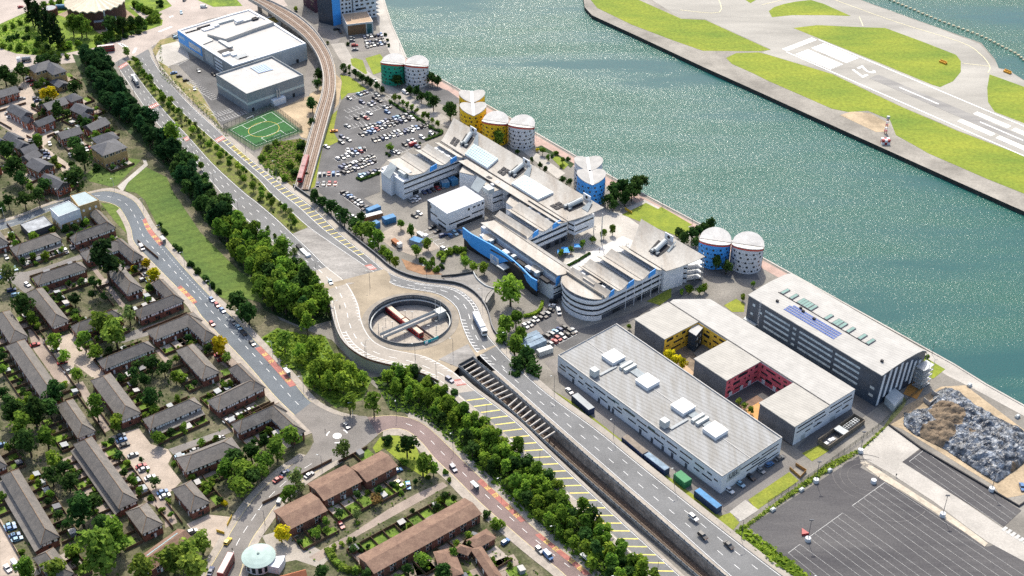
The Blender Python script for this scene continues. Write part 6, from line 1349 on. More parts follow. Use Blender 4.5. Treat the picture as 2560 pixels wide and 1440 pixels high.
_cl = [lerp(rb.L[i], rb.R[i],.5) for rb in (BQ, BE, BS) for i in range(rb.n)]
def onroad(p): return any((p.x - c.x) ** 2 + (p.y - c.y) ** 2 < 121 for c in _cl) or any(inpoly(p, y) for y in YARDS)
SHRUBS = [];done = set();SHN = {}
for q, t in list(TERR):
 if t.name.startswith(("red_roof", "community")): continue
 brown = t["label"].startswith(("brown", "long brown", "low brown", "L-shaped brown"))
 lawn = MB(); pat = MB(); fen = MB(); ax = (q[1] - q[0]).normalized(); L_ = (q[1] - q[0]).length; n_u = max(1, int(L_ / (5.2 if not t.name.startswith("house") else 6)))
 for sgn, e0 in ((-1, q[0]),(1, q[3])):
  nrm = (q[3] - q[0]).normalized() * sgn;dep = RG.uniform(6.5,8.5) * (1 if not brown else 1.35)
  for j in range(n_u):
   a0, a1 = e0 + ax * (L_ * j / n_u), e0 + ax * (L_ * (j + 1) / n_u);c = (a0 + a1) / 2 + nrm * (dep * .55)
   def inside(p, q2): return all(((q2[(i + 1) % 4] - q2[i]).cross(p - q2[i])).z > -1.0 for i in range(4))
   if onroad(c) or onroad(c + nrm * dep * .4): continue
   if any(inside(c, q2) or inside(c + nrm * dep * .4, q2) for q2, _ in TERR): continue
   o = UP * .075
   for_ = lambda f0, f1, mb: mb.face(ccw([a0 + nrm * dep * f0 + ax * .15 + o, a1 + nrm * dep * f0 - ax * .15 + o, a1 + nrm * dep * f1 - ax * .15 + o, a0 + nrm * dep * f1 + ax * .15 + o]))
   k = RG.random();s_ = RG.uniform(.3,.55)
   for_(.08, s_, pat);for_(s_ + .002,.97, lawn if k < .7 else pat)
   fen.path([a0 + nrm * .6, a0 + nrm * dep],.1,1.5)
   if k > .25: SHRUBS.append((a0 + nrm * dep * RG.uniform(.4,.95) + ax * RG.uniform(.4,2.2), RG.uniform(1.2,2.6)))
   if k > .5: SHRUBS.append((a0 + nrm * dep * RG.uniform(.3,.95) + ax * RG.uniform(2.2,4.6), RG.uniform(1.0,2.2)))
   if RG.random() < .33 and len(SHN) < 400:
    key = t["label"]; SHN[key] = SHN.get(key, 0) + 1; cn, wm = RG.choice((("white", m_wwall),("brown", m_fence),("grey", m_mgrey),("dark", m_timb))); rn, rm = RG.choice((("white", m_wroof),("grey", m_mgrey),("felt", m_dgrey)))
    ph = next(pp for lp, pp in LAND if (lp - g0(t.location)).length < .1)
    shed(a0 + nrm * (dep - 1.8) + ax * 2.4 + UP * .08, ax, RG.uniform(1.8,3), RG.uniform(1.8,2.6), RG.uniform(1.7,2.1), wm, rm, f"{cn} shed with {rn} roof, {nth(SHN[key] - 1)} behind {ph}")
  fen.path([e0 + nrm * dep, e0 + ax * L_ + nrm * dep],.12,1.5)
 if lawn.f: structure("garden_lawn", lawn, m_glawn)
 if pat.f: structure("garden_patio", pat, RG.choice((m_patio, m_earth, m_blockpave)))
 if fen.f and t.name not in done:
  done.add(t.name); ph = next(pp for lp, pp in LAND if (lp - g0(t.location)).length < .1); single("garden_fence", fen, m_fence, "brown timber fences dividing the gardens of " + ph, "fence", loc=g0(t.location) + UP * .0)
LEAF = {'k': leafmat("near_black_green_leaf", (.025,.055,.02)), 'd': leafmat("dark_green_leaf", (.062,.125,.034)), 'e': leafmat("woodland_leaf", (.036,.092,.034)), 'g': leafmat("mid_green_leaf", (.165,.275,.042)), 'b': leafmat("bright_green_leaf", (.245,.37,.05)),
  'l': leafmat("light_olive_leaf", (.24,.34,.06)), 'y': leafmat("yellow_leaf", (.62,.52,.025),.6), 'o': leafmat("sparse_olive_leaf", (.20,.25,.085)), 'r': leafmat("coppery_leaf", (.24,.15,.06)), 'w': leafmat("willow_leaf", (.11,.17,.045))}
CN = {'k': "near-black", 'e': "deep green", 'd': "dark green", 'g': "mid green", 'b': "bright green", 'l': "light green", 'y': "yellow", 'o': "sparse olive", 'r': "coppery", 'w': "drooping green"}
m_bark = M("bark", (.09,.07,.05),.95,.4,1.5)
def crown_mesh(nm, seed, n, leaf, lobes, shape, mat):
 """unit crown (radius 1, base at 0, top at 'shape' height) of leaf-clump faces spread over uneven lobes"""
 r_ = random.Random(seed);L_ = []
 H = shape[0]
 for i in range(lobes):
  a = r_.uniform(0,6.283);z = r_.random() ** .8;ww = shape[1](z);rr = r_.uniform(.15,.72) * ww;s = r_.uniform(.30,.52) * (.55 + .45 * ww)
  L_.append((rr * math.cos(a), rr * math.sin(a), H * (.12 + .80 * z), s))
 L_.append((0,0, H * .5,.55 * shape[1](.5)))
 V_ = [];F_ = []
 for k in range(n):
  x, y, z, s = L_[k % len(L_)]
  d = Vector((r_.gauss(0,1), r_.gauss(0,1), r_.gauss(0.25,.9))).normalized();p = Vector((x, y, z)) + d * s * r_.uniform(.72,1.08);p.z = max(.02, p.z)
  nn = (d + Vector((r_.gauss(0,.55), r_.gauss(0,.55), r_.gauss(0.2,.5)))).normalized();t = nn.cross(Vector((r_.gauss(0,1), r_.gauss(0,1), r_.gauss(0,1)))).normalized();b = nn.cross(t);w_ = leaf * r_.uniform(.6,1.35);h_ = w_ * r_.uniform(.6,1.0)
  i = len(V_);V_ += [p - t * w_, p - b * h_ * .8 + t * w_ * .2, p + t * w_, p + b * h_];F_.append((i, i + 1, i + 2, i + 3))
 me = bpy.data.meshes.new(nm);me.from_pydata([tuple(v) for v in V_],[], F_);me.materials.append(mat);return me
def trunk_mesh(seed, h):
 r_ = random.Random(seed);mb = MB();mb.tube((0,0,0),(0,0, h * .55),.085,.055,7);top = Vector((0,0, h * .55))
 for k in range(4): a = k * 1.57 + r_.uniform(-.4,.4);mb.tube(top - UP * h * .12 * k / 3, top + Vector((math.cos(a) * .42, math.sin(a) * .42, h * r_.uniform(.2,.35))),.042,.012,5)
 return mb.mesh("trunk", m_bark)
rnd = lambda z: math.sin(math.pi * min(1,.16 + z * .76)) ** .8
SH = {'round': (1.7, rnd), 'tall': (2.5, lambda z: (math.sin(math.pi * min(1,.2 + z * .72))) ** .7 * .9), 'cone': (3.2, lambda z: 1.0 - .86 * z), 'bush': (1.15, lambda z: math.sqrt(max(.05,1 - z * z * .8))), 'weep': (1.9, lambda z: .95 if z < .7 else .7)}
CM = {};TM = {}
def crown(kind, col, v):
 key = (kind, col, v)
 if key not in CM:
  n, leaf, lb = {'round': (620,.15,15), 'tall': (620,.15,17), 'cone': (700,.13,22), 'bush': (330,.19,9), 'weep': (620,.12,15)}[kind]
  if col == 'o': n = int(n * .45)
  CM[key] = crown_mesh("crown", hash(kind) % 1 + v * 31 + len(kind) * 7 + ord(col), n, leaf, lb, SH[kind], LEAF[col])
 return CM[key]
def trunk(kind):
 if kind not in TM: TM[kind] = trunk_mesh(len(kind),1.0 if kind != 'cone' else 2.4)
 return TM[kind]
RT = random.Random(99)
def tree(base, rad_, kind, col, name, label, cat="tree", group=None, stem=None):
 t = thing(name, base, label, cat, group, RT.uniform(0,6.28));v = RT.randrange(4);cb = 0.0
 if kind != 'bush':
  st = rad_ * (.75 if stem is None else stem); o = bpy.data.objects.new("trunk", trunk(kind)); COL.objects.link(o); o.parent = t; o.scale = (rad_, rad_, st + rad_ * .9); cb = st * .75
 o = bpy.data.objects.new("crown", crown(kind, col, v)); COL.objects.link(o); o.parent = t; o.location = (0,0, cb); o.scale = (rad_ * RT.uniform(.92,1.08), rad_ * RT.uniform(.92,1.08), rad_ * RT.uniform(.9,1.12)); return t
def pxm(x, y): p = P(x, y);return FPX / (p - Vector((0,0, CAMH))).length
PEND = []
def plant(o, k, lst, kind='round', name="tree", cat="tree"):
 """lst: (x, y, diameter, colour) of crowns as seen in an enlarged view with origin o, scale k"""
 for e in lst:
  x, y, d, c = e[:4];kd_ = e[4] if len(e) > 4 else kind
  sx, sy = o[0] + x / k, o[1] + y / k;r_ = d / k / pxm(sx, sy) / 2
  hmid = r_ * {'round': 1.35, 'tall': 1.8, 'cone': 1.9, 'bush': .5, 'weep': 1.3}[kd_];p = P(sx, sy, hmid)
  PEND.append((g0(p) + UP * .05, r_, kd_, c, ("shrub" if kd_ == 'bush' else "conifer" if kd_ == 'cone' else name), "shrub" if kd_ == 'bush' else cat))
A_ = ((0,480),3);B_ = ((0,960),3);C_ = ((0,0),3);D_ = ((640,960),3);E_ = ((640,480),3);F_ = ((640,0),3);G_ = ((1280,0),3);I_ = ((1280,480),3);K_ = ((1280,960),3);J_ = ((1920,480),3);T3 = ((1140,520),4.8)
plant(*A_, [(790,500,250, 'k', 'tall'),(1095,535,80, 'y'),(1000,575,50, 'y'),(1150,625,115, 'y'),(700,680,80, 'd'),(610,675,65, 'd'),(555,805,100, 'k'),(175,860,160, 'd'),(240,950,110, 'g'),(770,980,190, 'l'),(860,1060,230, 'l'),(965,920,135, 'o'),(630,1120,140, 'g'),(705,1195,120, 'b'),(415,1130,120, 'b'),(475,1235,95, 'b'),(575,1370,105, 'b'),(1640,1145,155, 'y'),(1705,1240,90, 'l'),(1130,1290,135, 'd'),(1230,1330,110, 'd'),(1010,1370,100, 'd'),(1080,1410,110, 'd'),(1315,1390,90, 'b'),(60,620,165, 'o'),(15,1330,80, 'g'),(180,60,120, 'd'),(285,35,115, 'd'),(60,75,90, 'd'),(10,130,90, 'd'),(1775,820,175, 'd'),(1860,900,170, 'd'),(690,770,60, 'd'),(450,800,60, 'd'),(780,790,60, 'd'),(400,800,50, 'd')], name="garden_tree")
plant(*A_, [(1200,255,60, 'd'),(1230,300,70, 'd'),(1315,410,70, 'd'),(1350,432,60, 'd'),(1430,540,70, 'd'),(1480,590,75, 'd'),(1540,650,75, 'd'),(1590,700,70, 'd'),(1640,745,60, 'd'),(245,332,95, 'b'),(400,285,65, 'g'),(495,280,80, 'd'),(560,268,80, 'd'),(630,240,65, 'd'),(265,535,50, 'g'),(345,500,55, 'l'),(415,460,50, 'd'),(465,430,55, 'b'),(490,680,40, 'y')], 'bush')
plant(*B_, [(400,60,170, 'd'),(370,185,150, 'd'),(250,210,200, 'd'),(150,300,190, 'g'),(100,200,180, 'd'),(210,440,190, 'd'),(345,400,170, 'g'),(130,430,120, 'd'),(390,570,130, 'b'),(470,640,120, 'd'),(385,690,150, 'd'),(510,725,150, 'd'),(715,170,155, 'g', 'tall'),(880,290,130, 'b'),(1140,100,160, 'd'),(1150,200,80, 'b'),(1380,335,85, 'g'),(1185,400,120, 'g'),(1160,735,85, 'd'),(1060,570,45, 'd'),(600,950,240, 'd'),(690,900,160, 'd'),(770,1050,160, 'd'),(870,1120,220, 'g'),(750,1260,330, 'l'),(880,1190,190, 'g'),(540,1260,140, 'b'),(1060,1390,200, 'l'),(200,1395,170, 'g'),(400,1405,180, 'l'),(1290,1300,230, 'l'),(1420,1250,200, 'l'),(1510,1190,170, 'l'),(1460,1370,250, 'l'),(1760,560,170, 'd'),(1700,640,160, 'g'),(1820,640,190, 'g'),(1880,520,150, 'd'),(1800,770,190, 'g'),(1890,700,150, 'd'),(1280,980,50, 'g'),(20,70,90, 'd'),(60,130,110, 'd'),(140,160,100, 'g')], name="garden_tree")
plant(*B_, [(955,600,70, 'b'),(1000,680,45, 'b'),(1110,655,32, 'g'),(865,550,55, 'g'),(1550,775,120, 'g'),(1430,700,80, 'l'),(1305,600,55, 'g'),(1210,950,60, 'g'),(1260,880,60, 'g'),(1130,860,60, 'g'),(1690,900,70, 'y'),(250,700,70, 'y'),(160,1260,60, 'g'),(700,1130,70, 'g')], 'bush')
plant(*D_, [(700,135,135, 'g', 'tall'),(880,140,145, 'g', 'tall'),(270,390,170, 'g'),(150,475,190, 'g'),(60,570,150, 'g'),(30,650,140, 'g'),(60,430,110, 'd'),(650,505,150, 'w', 'weep'),(300,690,150, 'o'),(250,820,145, 'g'),(335,780,100, 'o'),(1130,460,165, 'd'),(1250,610,170, 'g'),(1330,640,100, 'g'),(185,1115,145, 'y'),(420,1115,60, 'g'),(750,975,80, 'o'),(905,860,95, 'r'),(1250,1320,140, 'g'),(1410,1420,140, 'd'),(830,1435,110, 'd'),(490,1415,125, 'd'),(740,1165,40, 'd', 'tall'),(1195,730,50, 'd'),(1175,955,45, 'd'),(290,720,80, 'o')], name="garden_tree")
plant(*D_, [(985,420,110, 'd'),(1105,590,75, 'g'),(1810,1055,120, 'g'),(1730,980,90, 'd'),(770,1240,60, 'd'),(800,1255,50, 'd'),(835,815,50, 'g'),(560,1255,75, 'l'),(580,1300,75, 'l'),(610,1345,75, 'l'),(650,1375,75, 'l'),(700,1400,75, 'l'),(750,1400,75, 'l'),(640,1200,60, 'l'),(700,1175,60, 'l'),(590,1225,60, 'l'),(1330,900,50, 'g'),(1060,770,50, 'g'),(1090,820,50, 'g'),(1000,830,50, 'b'),(960,800,50, 'b'),(760,1040,45, 'g'),(1290,700,50, 'g'),(1420,660,60, 'g'),(1450,720,50, 'g')], 'bush')
plant(*E_, [(210,1115,125, 'g', 'tall'),(380,985,130, 'b', 'tall'),(320,1190,125, 'b'),(410,1150,130, 'b'),(340,1260,95, 'b'),(470,1330,170, 'b'),(600,1310,180, 'b'),(700,1350,150, 'b'),(430,1410,120, 'b'),(800,1400,110, 'b'),(650,1430,150, 'b'),(550,1410,160, 'b'),(440,30,110, 'd'),(500,80,90, 'd'),(560,115,110, 'd'),(620,150,90, 'd'),(660,195,130, 'd'),(740,245,120, 'd'),(790,290,130, 'g'),(860,300,150, 'g'),(915,350,130, 'g'),(790,190,90, 'd'),(870,390,100, 'b'),(950,440,80, 'b'),(1000,480,95, 'b'),(1045,520,80, 'b'),(1085,240,80, 'g'),(1165,290,90, 'g'),(1200,440,90, 'b'),(1290,385,90, 'b'),(90,280,50, 'g', 'tall'),(140,330,40, 'g', 'tall'),(210,390,45, 'g', 'tall'),(290,450,70, 'o', 'tall'),(340,520,70, 'o', 'tall')], name="roadside_tree")
plant(*E_, [(1300,550,90, 'g'),(1350,580,70, 'b'),(1390,470,80, 'b'),(1450,450,70, 'g'),(1500,435,80, 'g'),(1550,440,70, 'g'),(1240,510,70, 'g'),(1390,560,60, 'd'),(1330,510,60, 'g')], 'bush')
plant(*T3,[(655,985,340, 'b'),(640,870,180, 'b'),(110,640,150, 'b'),(200,700,150, 'b'),(340,710,150, 'b'),(90,570,100, 'b')], name="forecourt_tree")
plant(*I_, [(30,950,140, 'g'),(60,1065,120, 'g'),(20,1150,170, 'g'),(110,1250,170, 'd'),(150,1330,150, 'd'),(50,1290,150, 'd'),(30,1380,100, 'd'),(180,1400,80, 'g'),(-60,1000,150, 'g'),(-70,1100,150, 'g'),(720,60,100, 'd'),(780,20,110, 'd'),(850,40,110, 'd'),(900,0,120, 'd'),(760,100,80, 'd'),(830,-40,140, 'd'),(920,-50,140, 'd'),(980,-80,100, 'd'),(760,-10,110, 'd'),(1250,310,80, 'd'),(1290,350,100, 'd'),(1350,320,100, 'd'),(1400,290,100, 'd'),(1440,270,90, 'd'),(1490,240,100, 'd'),(1380,380,80, 'd'),(1535,525,110, 'd'),(1610,560,100, 'd'),(1330,730,70, 'b'),(1410,730,70, 'b'),(1445,715,60, 'b'),(1275,750,45, 'b'),(880,1010,42, 'g'),(1180,1225,110, 'y'),(1230,1260,100, 'y'),(1280,1290,90, 'y'),(1735,790,50, 'b'),(1810,690,45, 'g')], name="campus_tree")
plant(*I_, [(690,310,70, 'g'),(755,285,70, 'g'),(605,355,60, 'g'),(530,390,65, 'g'),(445,430,55, 'g'),(370,455,60, 'g')], name="courtyard_tree")
plant(*F_, [(655,505,60, 'd'),(700,510,42, 'g'),(745,545,60, 'd'),(770,560,50, 'd'),(795,585,65, 'd'),(830,600,60, 'd'),(860,620,60, 'd'),(905,645,65, 'd'),(945,675,50, 'd'),(1010,580,75, 'd'),(1060,600,85, 'd'),(1290,570,75, 'd'),(1320,590,80, 'd'),(1360,600,75, 'd'),(1155,675,70, 'd'),(1205,690,80, 'd'),(1240,730,75, 'd'),(1290,725,85, 'd'),(1330,770,100, 'd'),(1455,830,120, 'd'),(1040,730,60, 'g'),(1075,735,45, 'g'),(1100,770,45, 'g'),(1135,790,50, 'g'),(1170,810,50, 'g'),(1205,830,45, 'g'),(1260,865,60, 'g'),(1290,870,50, 'g'),(1320,905,42, 'g'),(1365,930,50, 'g'),(1005,1100,60, 'b'),(1820,1040,115, 'g'),(420,780,95, 'd'),(465,560,80, 'd'),(460,625,75, 'd'),(415,920,60, 'd'),(440,890,45, 'd'),(350,1080,60, 'd')], name="campus_tree")
plant(*F_, [(x, y, 34, 'd') for x, y in ((670,530),(700,555),(1010,770),(1060,800),(1110,830),(1160,865),(1210,895),(1260,935),(1310,955),(1370,990),(1300,1025),(1340,1005),(1230,1080),(790,1350),(830,1330),(870,1315),(910,1300),(980,1150),(1000,1165),(970,260),(985,300),(995,340))] + [(40,1190,70, 'g'),(90,1110,70, 'o'),(150,1070,60, 'g'),(250,1240,90, 'g'),(330,1180,80, 'g'),(290,1300,90, 'd'),(210,1340,80, 'g'),(150,1290,70, 'o'),(330,1100,70, 'd'),(380,1310,40, 'd'),(690,330,40, 'd'),(535,320,40, 'o'),(300,70,50, 'b')], 'bush')
plant(*G_, [(380,1350,60, 'd'),(430,1370,60, 'd'),(210,1240,50, 'd'),(250,1270,50, 'd'),(150,1200,42, 'd'),(40,1140,42, 'd'),(230,1130,60, 'g'),(270,1180,50, 'g'),(380,1200,50, 'g')], name="campus_tree")
plant(*G_, [(190,1130,40, 'y'),(330,1150,45, 'g'),(370,1250,40, 'b'),(300,1170,40, 'd'),(420,1190,40, 'd')], 'bush')
plant(*K_, [(1700,130,52, 'l'),(1745,165,52, 'g'),(1795,195,62, 'g')], name="campus_tree"); plant(*J_, [(1195,1240,50, 'g'),(1200,1285,40, 'd')], name="campus_tree")
plant(*C_, [(225,70,120, 'k', 'cone'),(290,150,150, 'k', 'cone'),(350,190,150, 'k', 'cone'),(410,230,140, 'k', 'cone'),(440,270,110, 'k', 'cone'),(270,110,110, 'k', 'cone'),(830,190,120, 'd'),(910,180,110, 'd'),(990,160,80, 'd'),(1050,155,75, 'd'),(600,190,130, 'g'),(540,190,120, 'g'),(640,215,100, 'g'),(330,700,90, 'y'),(390,695,100, 'y'),(285,1060,100, 'g'),(430,830,115, 'd'),(560,660,100, 'd'),(620,1180,155, 'd'),(565,1080,110, 'd'),(715,1030,90, 'g'),(410,1205,85, 'g'),(560,1330,170, 'd'),(330,1395,110, 'd'),(110,1265,150, 'd'),(160,1345,110, 'd'),(50,1130,120, 'd'),(30,560,130, 'd'),(95,600,100, 'd'),(165,540,110, 'd'),(300,480,100, 'd'),(345,462,100, 'd'),(420,460,85, 'd'),(280,645,75, 'd'),(230,1410,65, 'g'),(500,850,65, 'd'),(600,905,65, 'd'),(650,930,85, 'd'),(1290,1030,170, 'g', 'tall'),(1465,1190,60, 'g'),(1505,1240,60, 'g'),(950,385,60, 'l')], name="garden_tree")
plant(*C_, [(470,335,120, 'b'),(520,340,90, 'b'),(580,330,75, 'b'),(180,295,55, 'd'),(210,280,45, 'd'),(285,295,60, 'd'),(330,290,50, 'd'),(205,220,50, 'd'),(130,270,45, 'd'),(70,290,60, 'd'),(100,280,50, 'd'),(355,360,60, 'd'),(280,340,50, 'g'),(150,350,55, 'g'),(440,1250,50, 'b'),(250,790,45, 'd'),(540,1240,60, 'd'),(720,1260,70, 'd'),(670,850,50, 'd'),(600,940,50, 'd')] + [(740 + i * 48,290 - i * 17,75, 'g') for i in range(10)] + [(740 + i * 50,335 - i * 16,55, 'd') for i in range(8)] + [(1010 + i * 40,35 + i * 20,75, 'g') for i in range(5)] + [(1150,130,60, 'g'),(1180,150,65, 'g'),(1200,25,80, 'd')] + [(330 + i * 60,40 - i * 12,60, 'g') for i in range(4)] + [(20 + i * 60,345 + i * 10,55, 'g') for i in range(9)] + [(i * 55 + 40,215 - i * 22,50, 'g') for i in range(4)], 'bush')
RM = random.Random(5);acc = 0
for k in range(46):
 f = (k + .5) / 46; a_, b_ = lerp(10, aS0 - 2, f), lerp(12, bS0 - 2, f); p = RL.pt(a_, 1,.15).lerp(RR.pt(b_, 0,.15), RM.uniform(.3,.7)); PEND.append((p, RM.uniform(1.9,2.8), 'round', RM.choice('ggbo'), "median_tree", "tree"))
for k in range(46):
 f = (k + RM.random()) / 46; a_, b_ = lerp(10, aS0 - 2, f), lerp(12, bS0 - 2, f); p = RL.pt(a_, 1,.15).lerp(RR.pt(b_, 0,.15), RM.choice((.15,.85))); PEND.append((p, RM.uniform(.8,1.4), 'bush', RM.choice('gbo'), "shrub", "shrub"))
for p, r_ in SHRUBS: PEND.append((g0(p) + UP * .08, r_ * .9, 'bush' if r_ < 1.9 else 'round', RM.choice('ddggb'), "garden_shrub" if r_ < 1.9 else "garden_tree", "shrub" if r_ < 1.9 else "tree"))
for nm, p in (("the green residence tower", P(982,200)),("the domed yellow tower", P(1238,340)),("the heart-roofed blue tower", P(1478,490)),("the domed blue tower", P(1788,660)),("the white cube block", P(1160,560)),("the curved blue wall", P(1250,660)),("the rounded teaching block", P(1470,790)),("the navy building", P(2050,850)),("the yellow court", P(1700,900)),("the red court", P(1870,1000)),("the white warehouse", P(1600,1050)),("the football pitch", P(660,325)),("the sports hall", P(650,230)),("the school", P(580,120)),("the pleated-roof hall", P(240,40)),("the sunken station ring", P(1025,800)),("the mini roundabout", P(843,1090)),("the staff car park", P(930,330)),("the works yard", P(1010,600)),("the middle teaching block", P(1380,590)),("the car park by the nose", P(1400,830)),("the corner lawn", P(1000,1120)),("the plaza by the underpass", P(760,880)),("the long dark tree belt", P(480,420)),("the railway viaduct", P(800,300)),("the timber pavilion", P(895,60)),("the bus roundabout", P(330,130)),("the grass lawn by the curve", P(300,440))): LAND.append((g0(p), nm))
def flush():
 """plant what is pending; labels: colour and kind, ordered outwards from the nearest landmark"""
 grp = {}
 for e in PEND:
  d, ph = min(((e[0] - lp).length, pp) for lp, pp in LAND); kn = {'median_tree': "young street tree", 'conifer': "pointed conifer", 'shrub': "rounded shrub", 'garden_shrub': "garden shrub", 'courtyard_tree': "small paved-court tree", 'campus_tree': "tree", 'garden_tree': "leafy tree", 'roadside_tree': "roadside tree", 'forecourt_tree': "forecourt tree"}[e[4]]
  if e[4] == 'median_tree': ph = "the far roundabout, on the grass median"; d = -e[0].y
  sz = "" if e[4] == 'median_tree' else ("small " if e[1] < 2.4 else "large " if e[1] > 4.6 else ""); grp.setdefault((f"{sz}{CN[e[3]]} {kn}", ph),[]).append((d, id(e), e))
 for (kn, ph), L_ in grp.items():
  L_.sort(key=lambda z: z[:2])
  for i, (_, _, e) in enumerate(L_): tree(e[0], e[1], e[2], e[3], e[4], kn + (" by " if len(L_) == 1 else f", {nth(i)} out from ") + ph, e[5])
 PEND.clear()
flush()
def fill(poly, step, seed, fn):
 r_ = random.Random(seed);xs = [p.x for p in poly];ys = [p.y for p in poly];pts = []
 x = min(xs);i = 0
 while x < max(xs):
  y = min(ys) + (i % 2) * step / 2
  while y < max(ys):
   p = Vector((x + r_.uniform(-.3,.3) * step, y + r_.uniform(-.3,.3) * step, 0))
   if inpoly(p, poly): fn(p, r_)
   y += step
  x += step * .87;i += 1
b1 = S((205,155),(262,150),(300,225),(372,315),(455,405),(505,470),(570,540),(640,605),(715,660),(780,715),(818,780),(815,805),(760,818),(680,785),(628,705),(570,628),(496,535),(428,430),(345,340),(250,260))
cb1 = lambda p, r_: tree(p, r_.uniform(3.7,5.7), r_.choice(('round', 'round', 'tall')),('e' if p.y > 650 else r_.choice('edd') if p.y > 585 else r_.choice('ggbd')), "belt_tree", "dense dark tree in the long woodland belt beside the dual carriageway" if p.y > 585 else "lighter green tree at the roundabout end of the woodland belt", "tree", "trees of the woodland belt" if p.y > 585 else "trees at the roundabout end of the belt")
fill(b1,6.0,11, cb1)
b2 = S((950,955),(1010,935),(1095,975),(1150,1020),(1270,1122),(1370,1212),(1470,1305),(1570,1398),(1640,1460),(1720,1550),(1600,1540),(1495,1440),(1410,1360),(1300,1262),(1215,1180),(1125,1085),(1075,1040),(1000,1012))
fill(b2,5.0,12, lambda p, r_: tree(p, r_.uniform(2.6,3.9), r_.choice(('round', 'round', 'tall')), r_.choice('ggbbbd'), "roadside_belt_tree", "bright green tree in the dense belt between the bus road and the carriageway", "tree", "trees between the bus road and the carriageway"))
def undergrowth(name, poly, seed, n, col, z=.1, s=(.5,1.2), skip=None):
 r_ = random.Random(seed);xs = [p.x for p in poly];ys = [p.y for p in poly];mb = MB();k = 0
 while k < n:
  p = Vector((r_.uniform(min(xs), max(xs)), r_.uniform(min(ys), max(ys)),0))
  if not inpoly(p, poly) or (skip and skip(p)): continue
  k += 1;c = p + UP * (z + abs(r_.gauss(0,.5)));nn = Vector((r_.gauss(0,.6), r_.gauss(0,.6),1)).normalized();t = nn.cross(Vector((r_.random(), r_.random(),.1))).normalized();b = nn.cross(t);w_ = r_.uniform(*s);mb.face([c - t * w_, c - b * w_ * .7, c + t * w_, c + b * w_ * .7])
 o = mb.build(name, LEAF[col]); o["kind"] = "stuff"; return o
undergrowth("undergrowth", b1,1,2600, 'd'); undergrowth("undergrowth", S((933,945),(1013,932),(1107,972),(1165,1022),(1280,1117),(1380,1209),(1480,1302),(1580,1395),(1640,1452),(1600,1540),(1480,1437),(1400,1362),(1290,1268),(1200,1182),(1110,1092),(1070,1058),(1033,1036),(975,1026)),2,3600, 'g')
undergrowth("ground_cover", ZZ(ZE, (60,1100),(160,1030),(300,1070),(400,1085),(510,1085),(590,1240),(780,1340),(850,1400),(800,1540),(600,1600),(360,1440),(330,1330),(200,1320)),3,1500, 'b'); undergrowth("scrub_growth", ZZ(ZF, (20,1220),(70,1100),(180,1070),(330,1050),(375,1070),(350,1180),(300,1370),(150,1350)),4,800, 'g')
undergrowth("scrub_growth", ZZ(ZL, (-300,1160),(0,935),(460,595),(700,485),(860,335),(880,330),(690,510),(480,635),(0,960),(-150,1070)),5,900, 'l', .05,(.3,.8)); undergrowth("scrub_growth", ZZ(ZK, (1660,1130),(1740,1060),(1850,1150),(2300,1500),(2250,1560),(1920,1330)),6,900, 'b')
undergrowth("island_growth", ZZ(ZC, (-60,290),(0,190),(200,110),(230,200),(420,300),(420,380),(300,412),(120,398),(0,356)),7,900, 'b', .05,(.4,1.0))
undergrowth("verge_growth", ZZ(ZC, (1180,320),(1210,320),(1230,520),(1480,740),(1720,1020),(1700,1030),(1430,760),(1200,570)),8,500, 'o', .05,(.3,.7))
hit = lambda p: onroad(p) or any((p - g0(t.location)).length < 40 and all(((q2[(i + 1) % 4] - q2[i]).cross(p - q2[i])).z > -3.0 for i in range(4)) for q2, t in TERR)
undergrowth("garden_growth", S((-200,1600),(-200,200),(60,185),(190,160),(330,310),(300,470),(400,640),(560,850),(720,1050),(640,1200),(520,1400),(500,1500)),9,2600, 'd', .05,(.35,1.0), hit); undergrowth("garden_growth", S((670,1300),(960,1110),(1080,1130),(1240,1290),(1400,1450),(900,1500)),10,500, 'g', .05,(.3,.8), hit)
m_rail = M("rail_steel", (.20,.155,.125),.5,.3,.5, metal=.2); m_ballast = M("brown_ballast", (.23,.165,.125),.95,.3,.5, fine=(2,.25)); m_sleeper = M("sleeper_brown", (.20,.14,.10),.9,.3,.5); m_trainred = M("train_red", (.42,.02,.03),.4,.12,.5); m_par = M("pale_parapet", (.46,.43,.39),.9,.25,.4)
zv = (9,9,9,9,9,8.7,8.3,7.3,5.8,4.2,2.4,.8)
vl = [(-60,-10),(0,25),(60,60),(250,190),(370,290),(450,400),(490,500),(505,600),(490,720),(450,850),(385,1080),(290,1420)]
vr = [(20,-40),(80,0),(140,25),(300,110),(430,220),(520,340),(570,440),(595,560),(595,680),(560,830),(490,1090),(400,1420)]
VB = Ribbon([ZF(x, y, z) for (x, y), z in zip(vl, zv)],[ZF(x, y, z) for (x, y), z in zip(vr, zv)],90)
vt = thing("railway_viaduct", g0(VB.pt(VB.len * .5,.5)), "curved elevated railway viaduct with brown twin tracks sweeping past the sports hall", "viaduct")
mb = MB();n_ = VB.n
for i in range(n_ - 1):
 a, b, c, d = VB.L[i], VB.R[i], VB.R[i + 1], VB.L[i + 1];lo = UP * 1.5
 mb.face(ccw([a, b, c, d]));mb.face(ccw([p - lo for p in (a, b, c, d)])[::-1]);mb.face([a, d, d - lo, a - lo]);mb.face([c, b, b - lo, c - lo])
mb.build("deck", m_par, vt); mb = MB(); VB.surface(mb, .04,.1,.9); mb.build("track_bed", m_ballast, vt)
for e in (VB.L, VB.R): mb = MB(); mb.path(e, .35,1.15); mb.build("parapet", m_par, vt)
for t in (.2,.36,.62,.78): mb = MB(); VB.line(mb, t, .3, dz=.22); mb.build("rail", m_rail, vt)
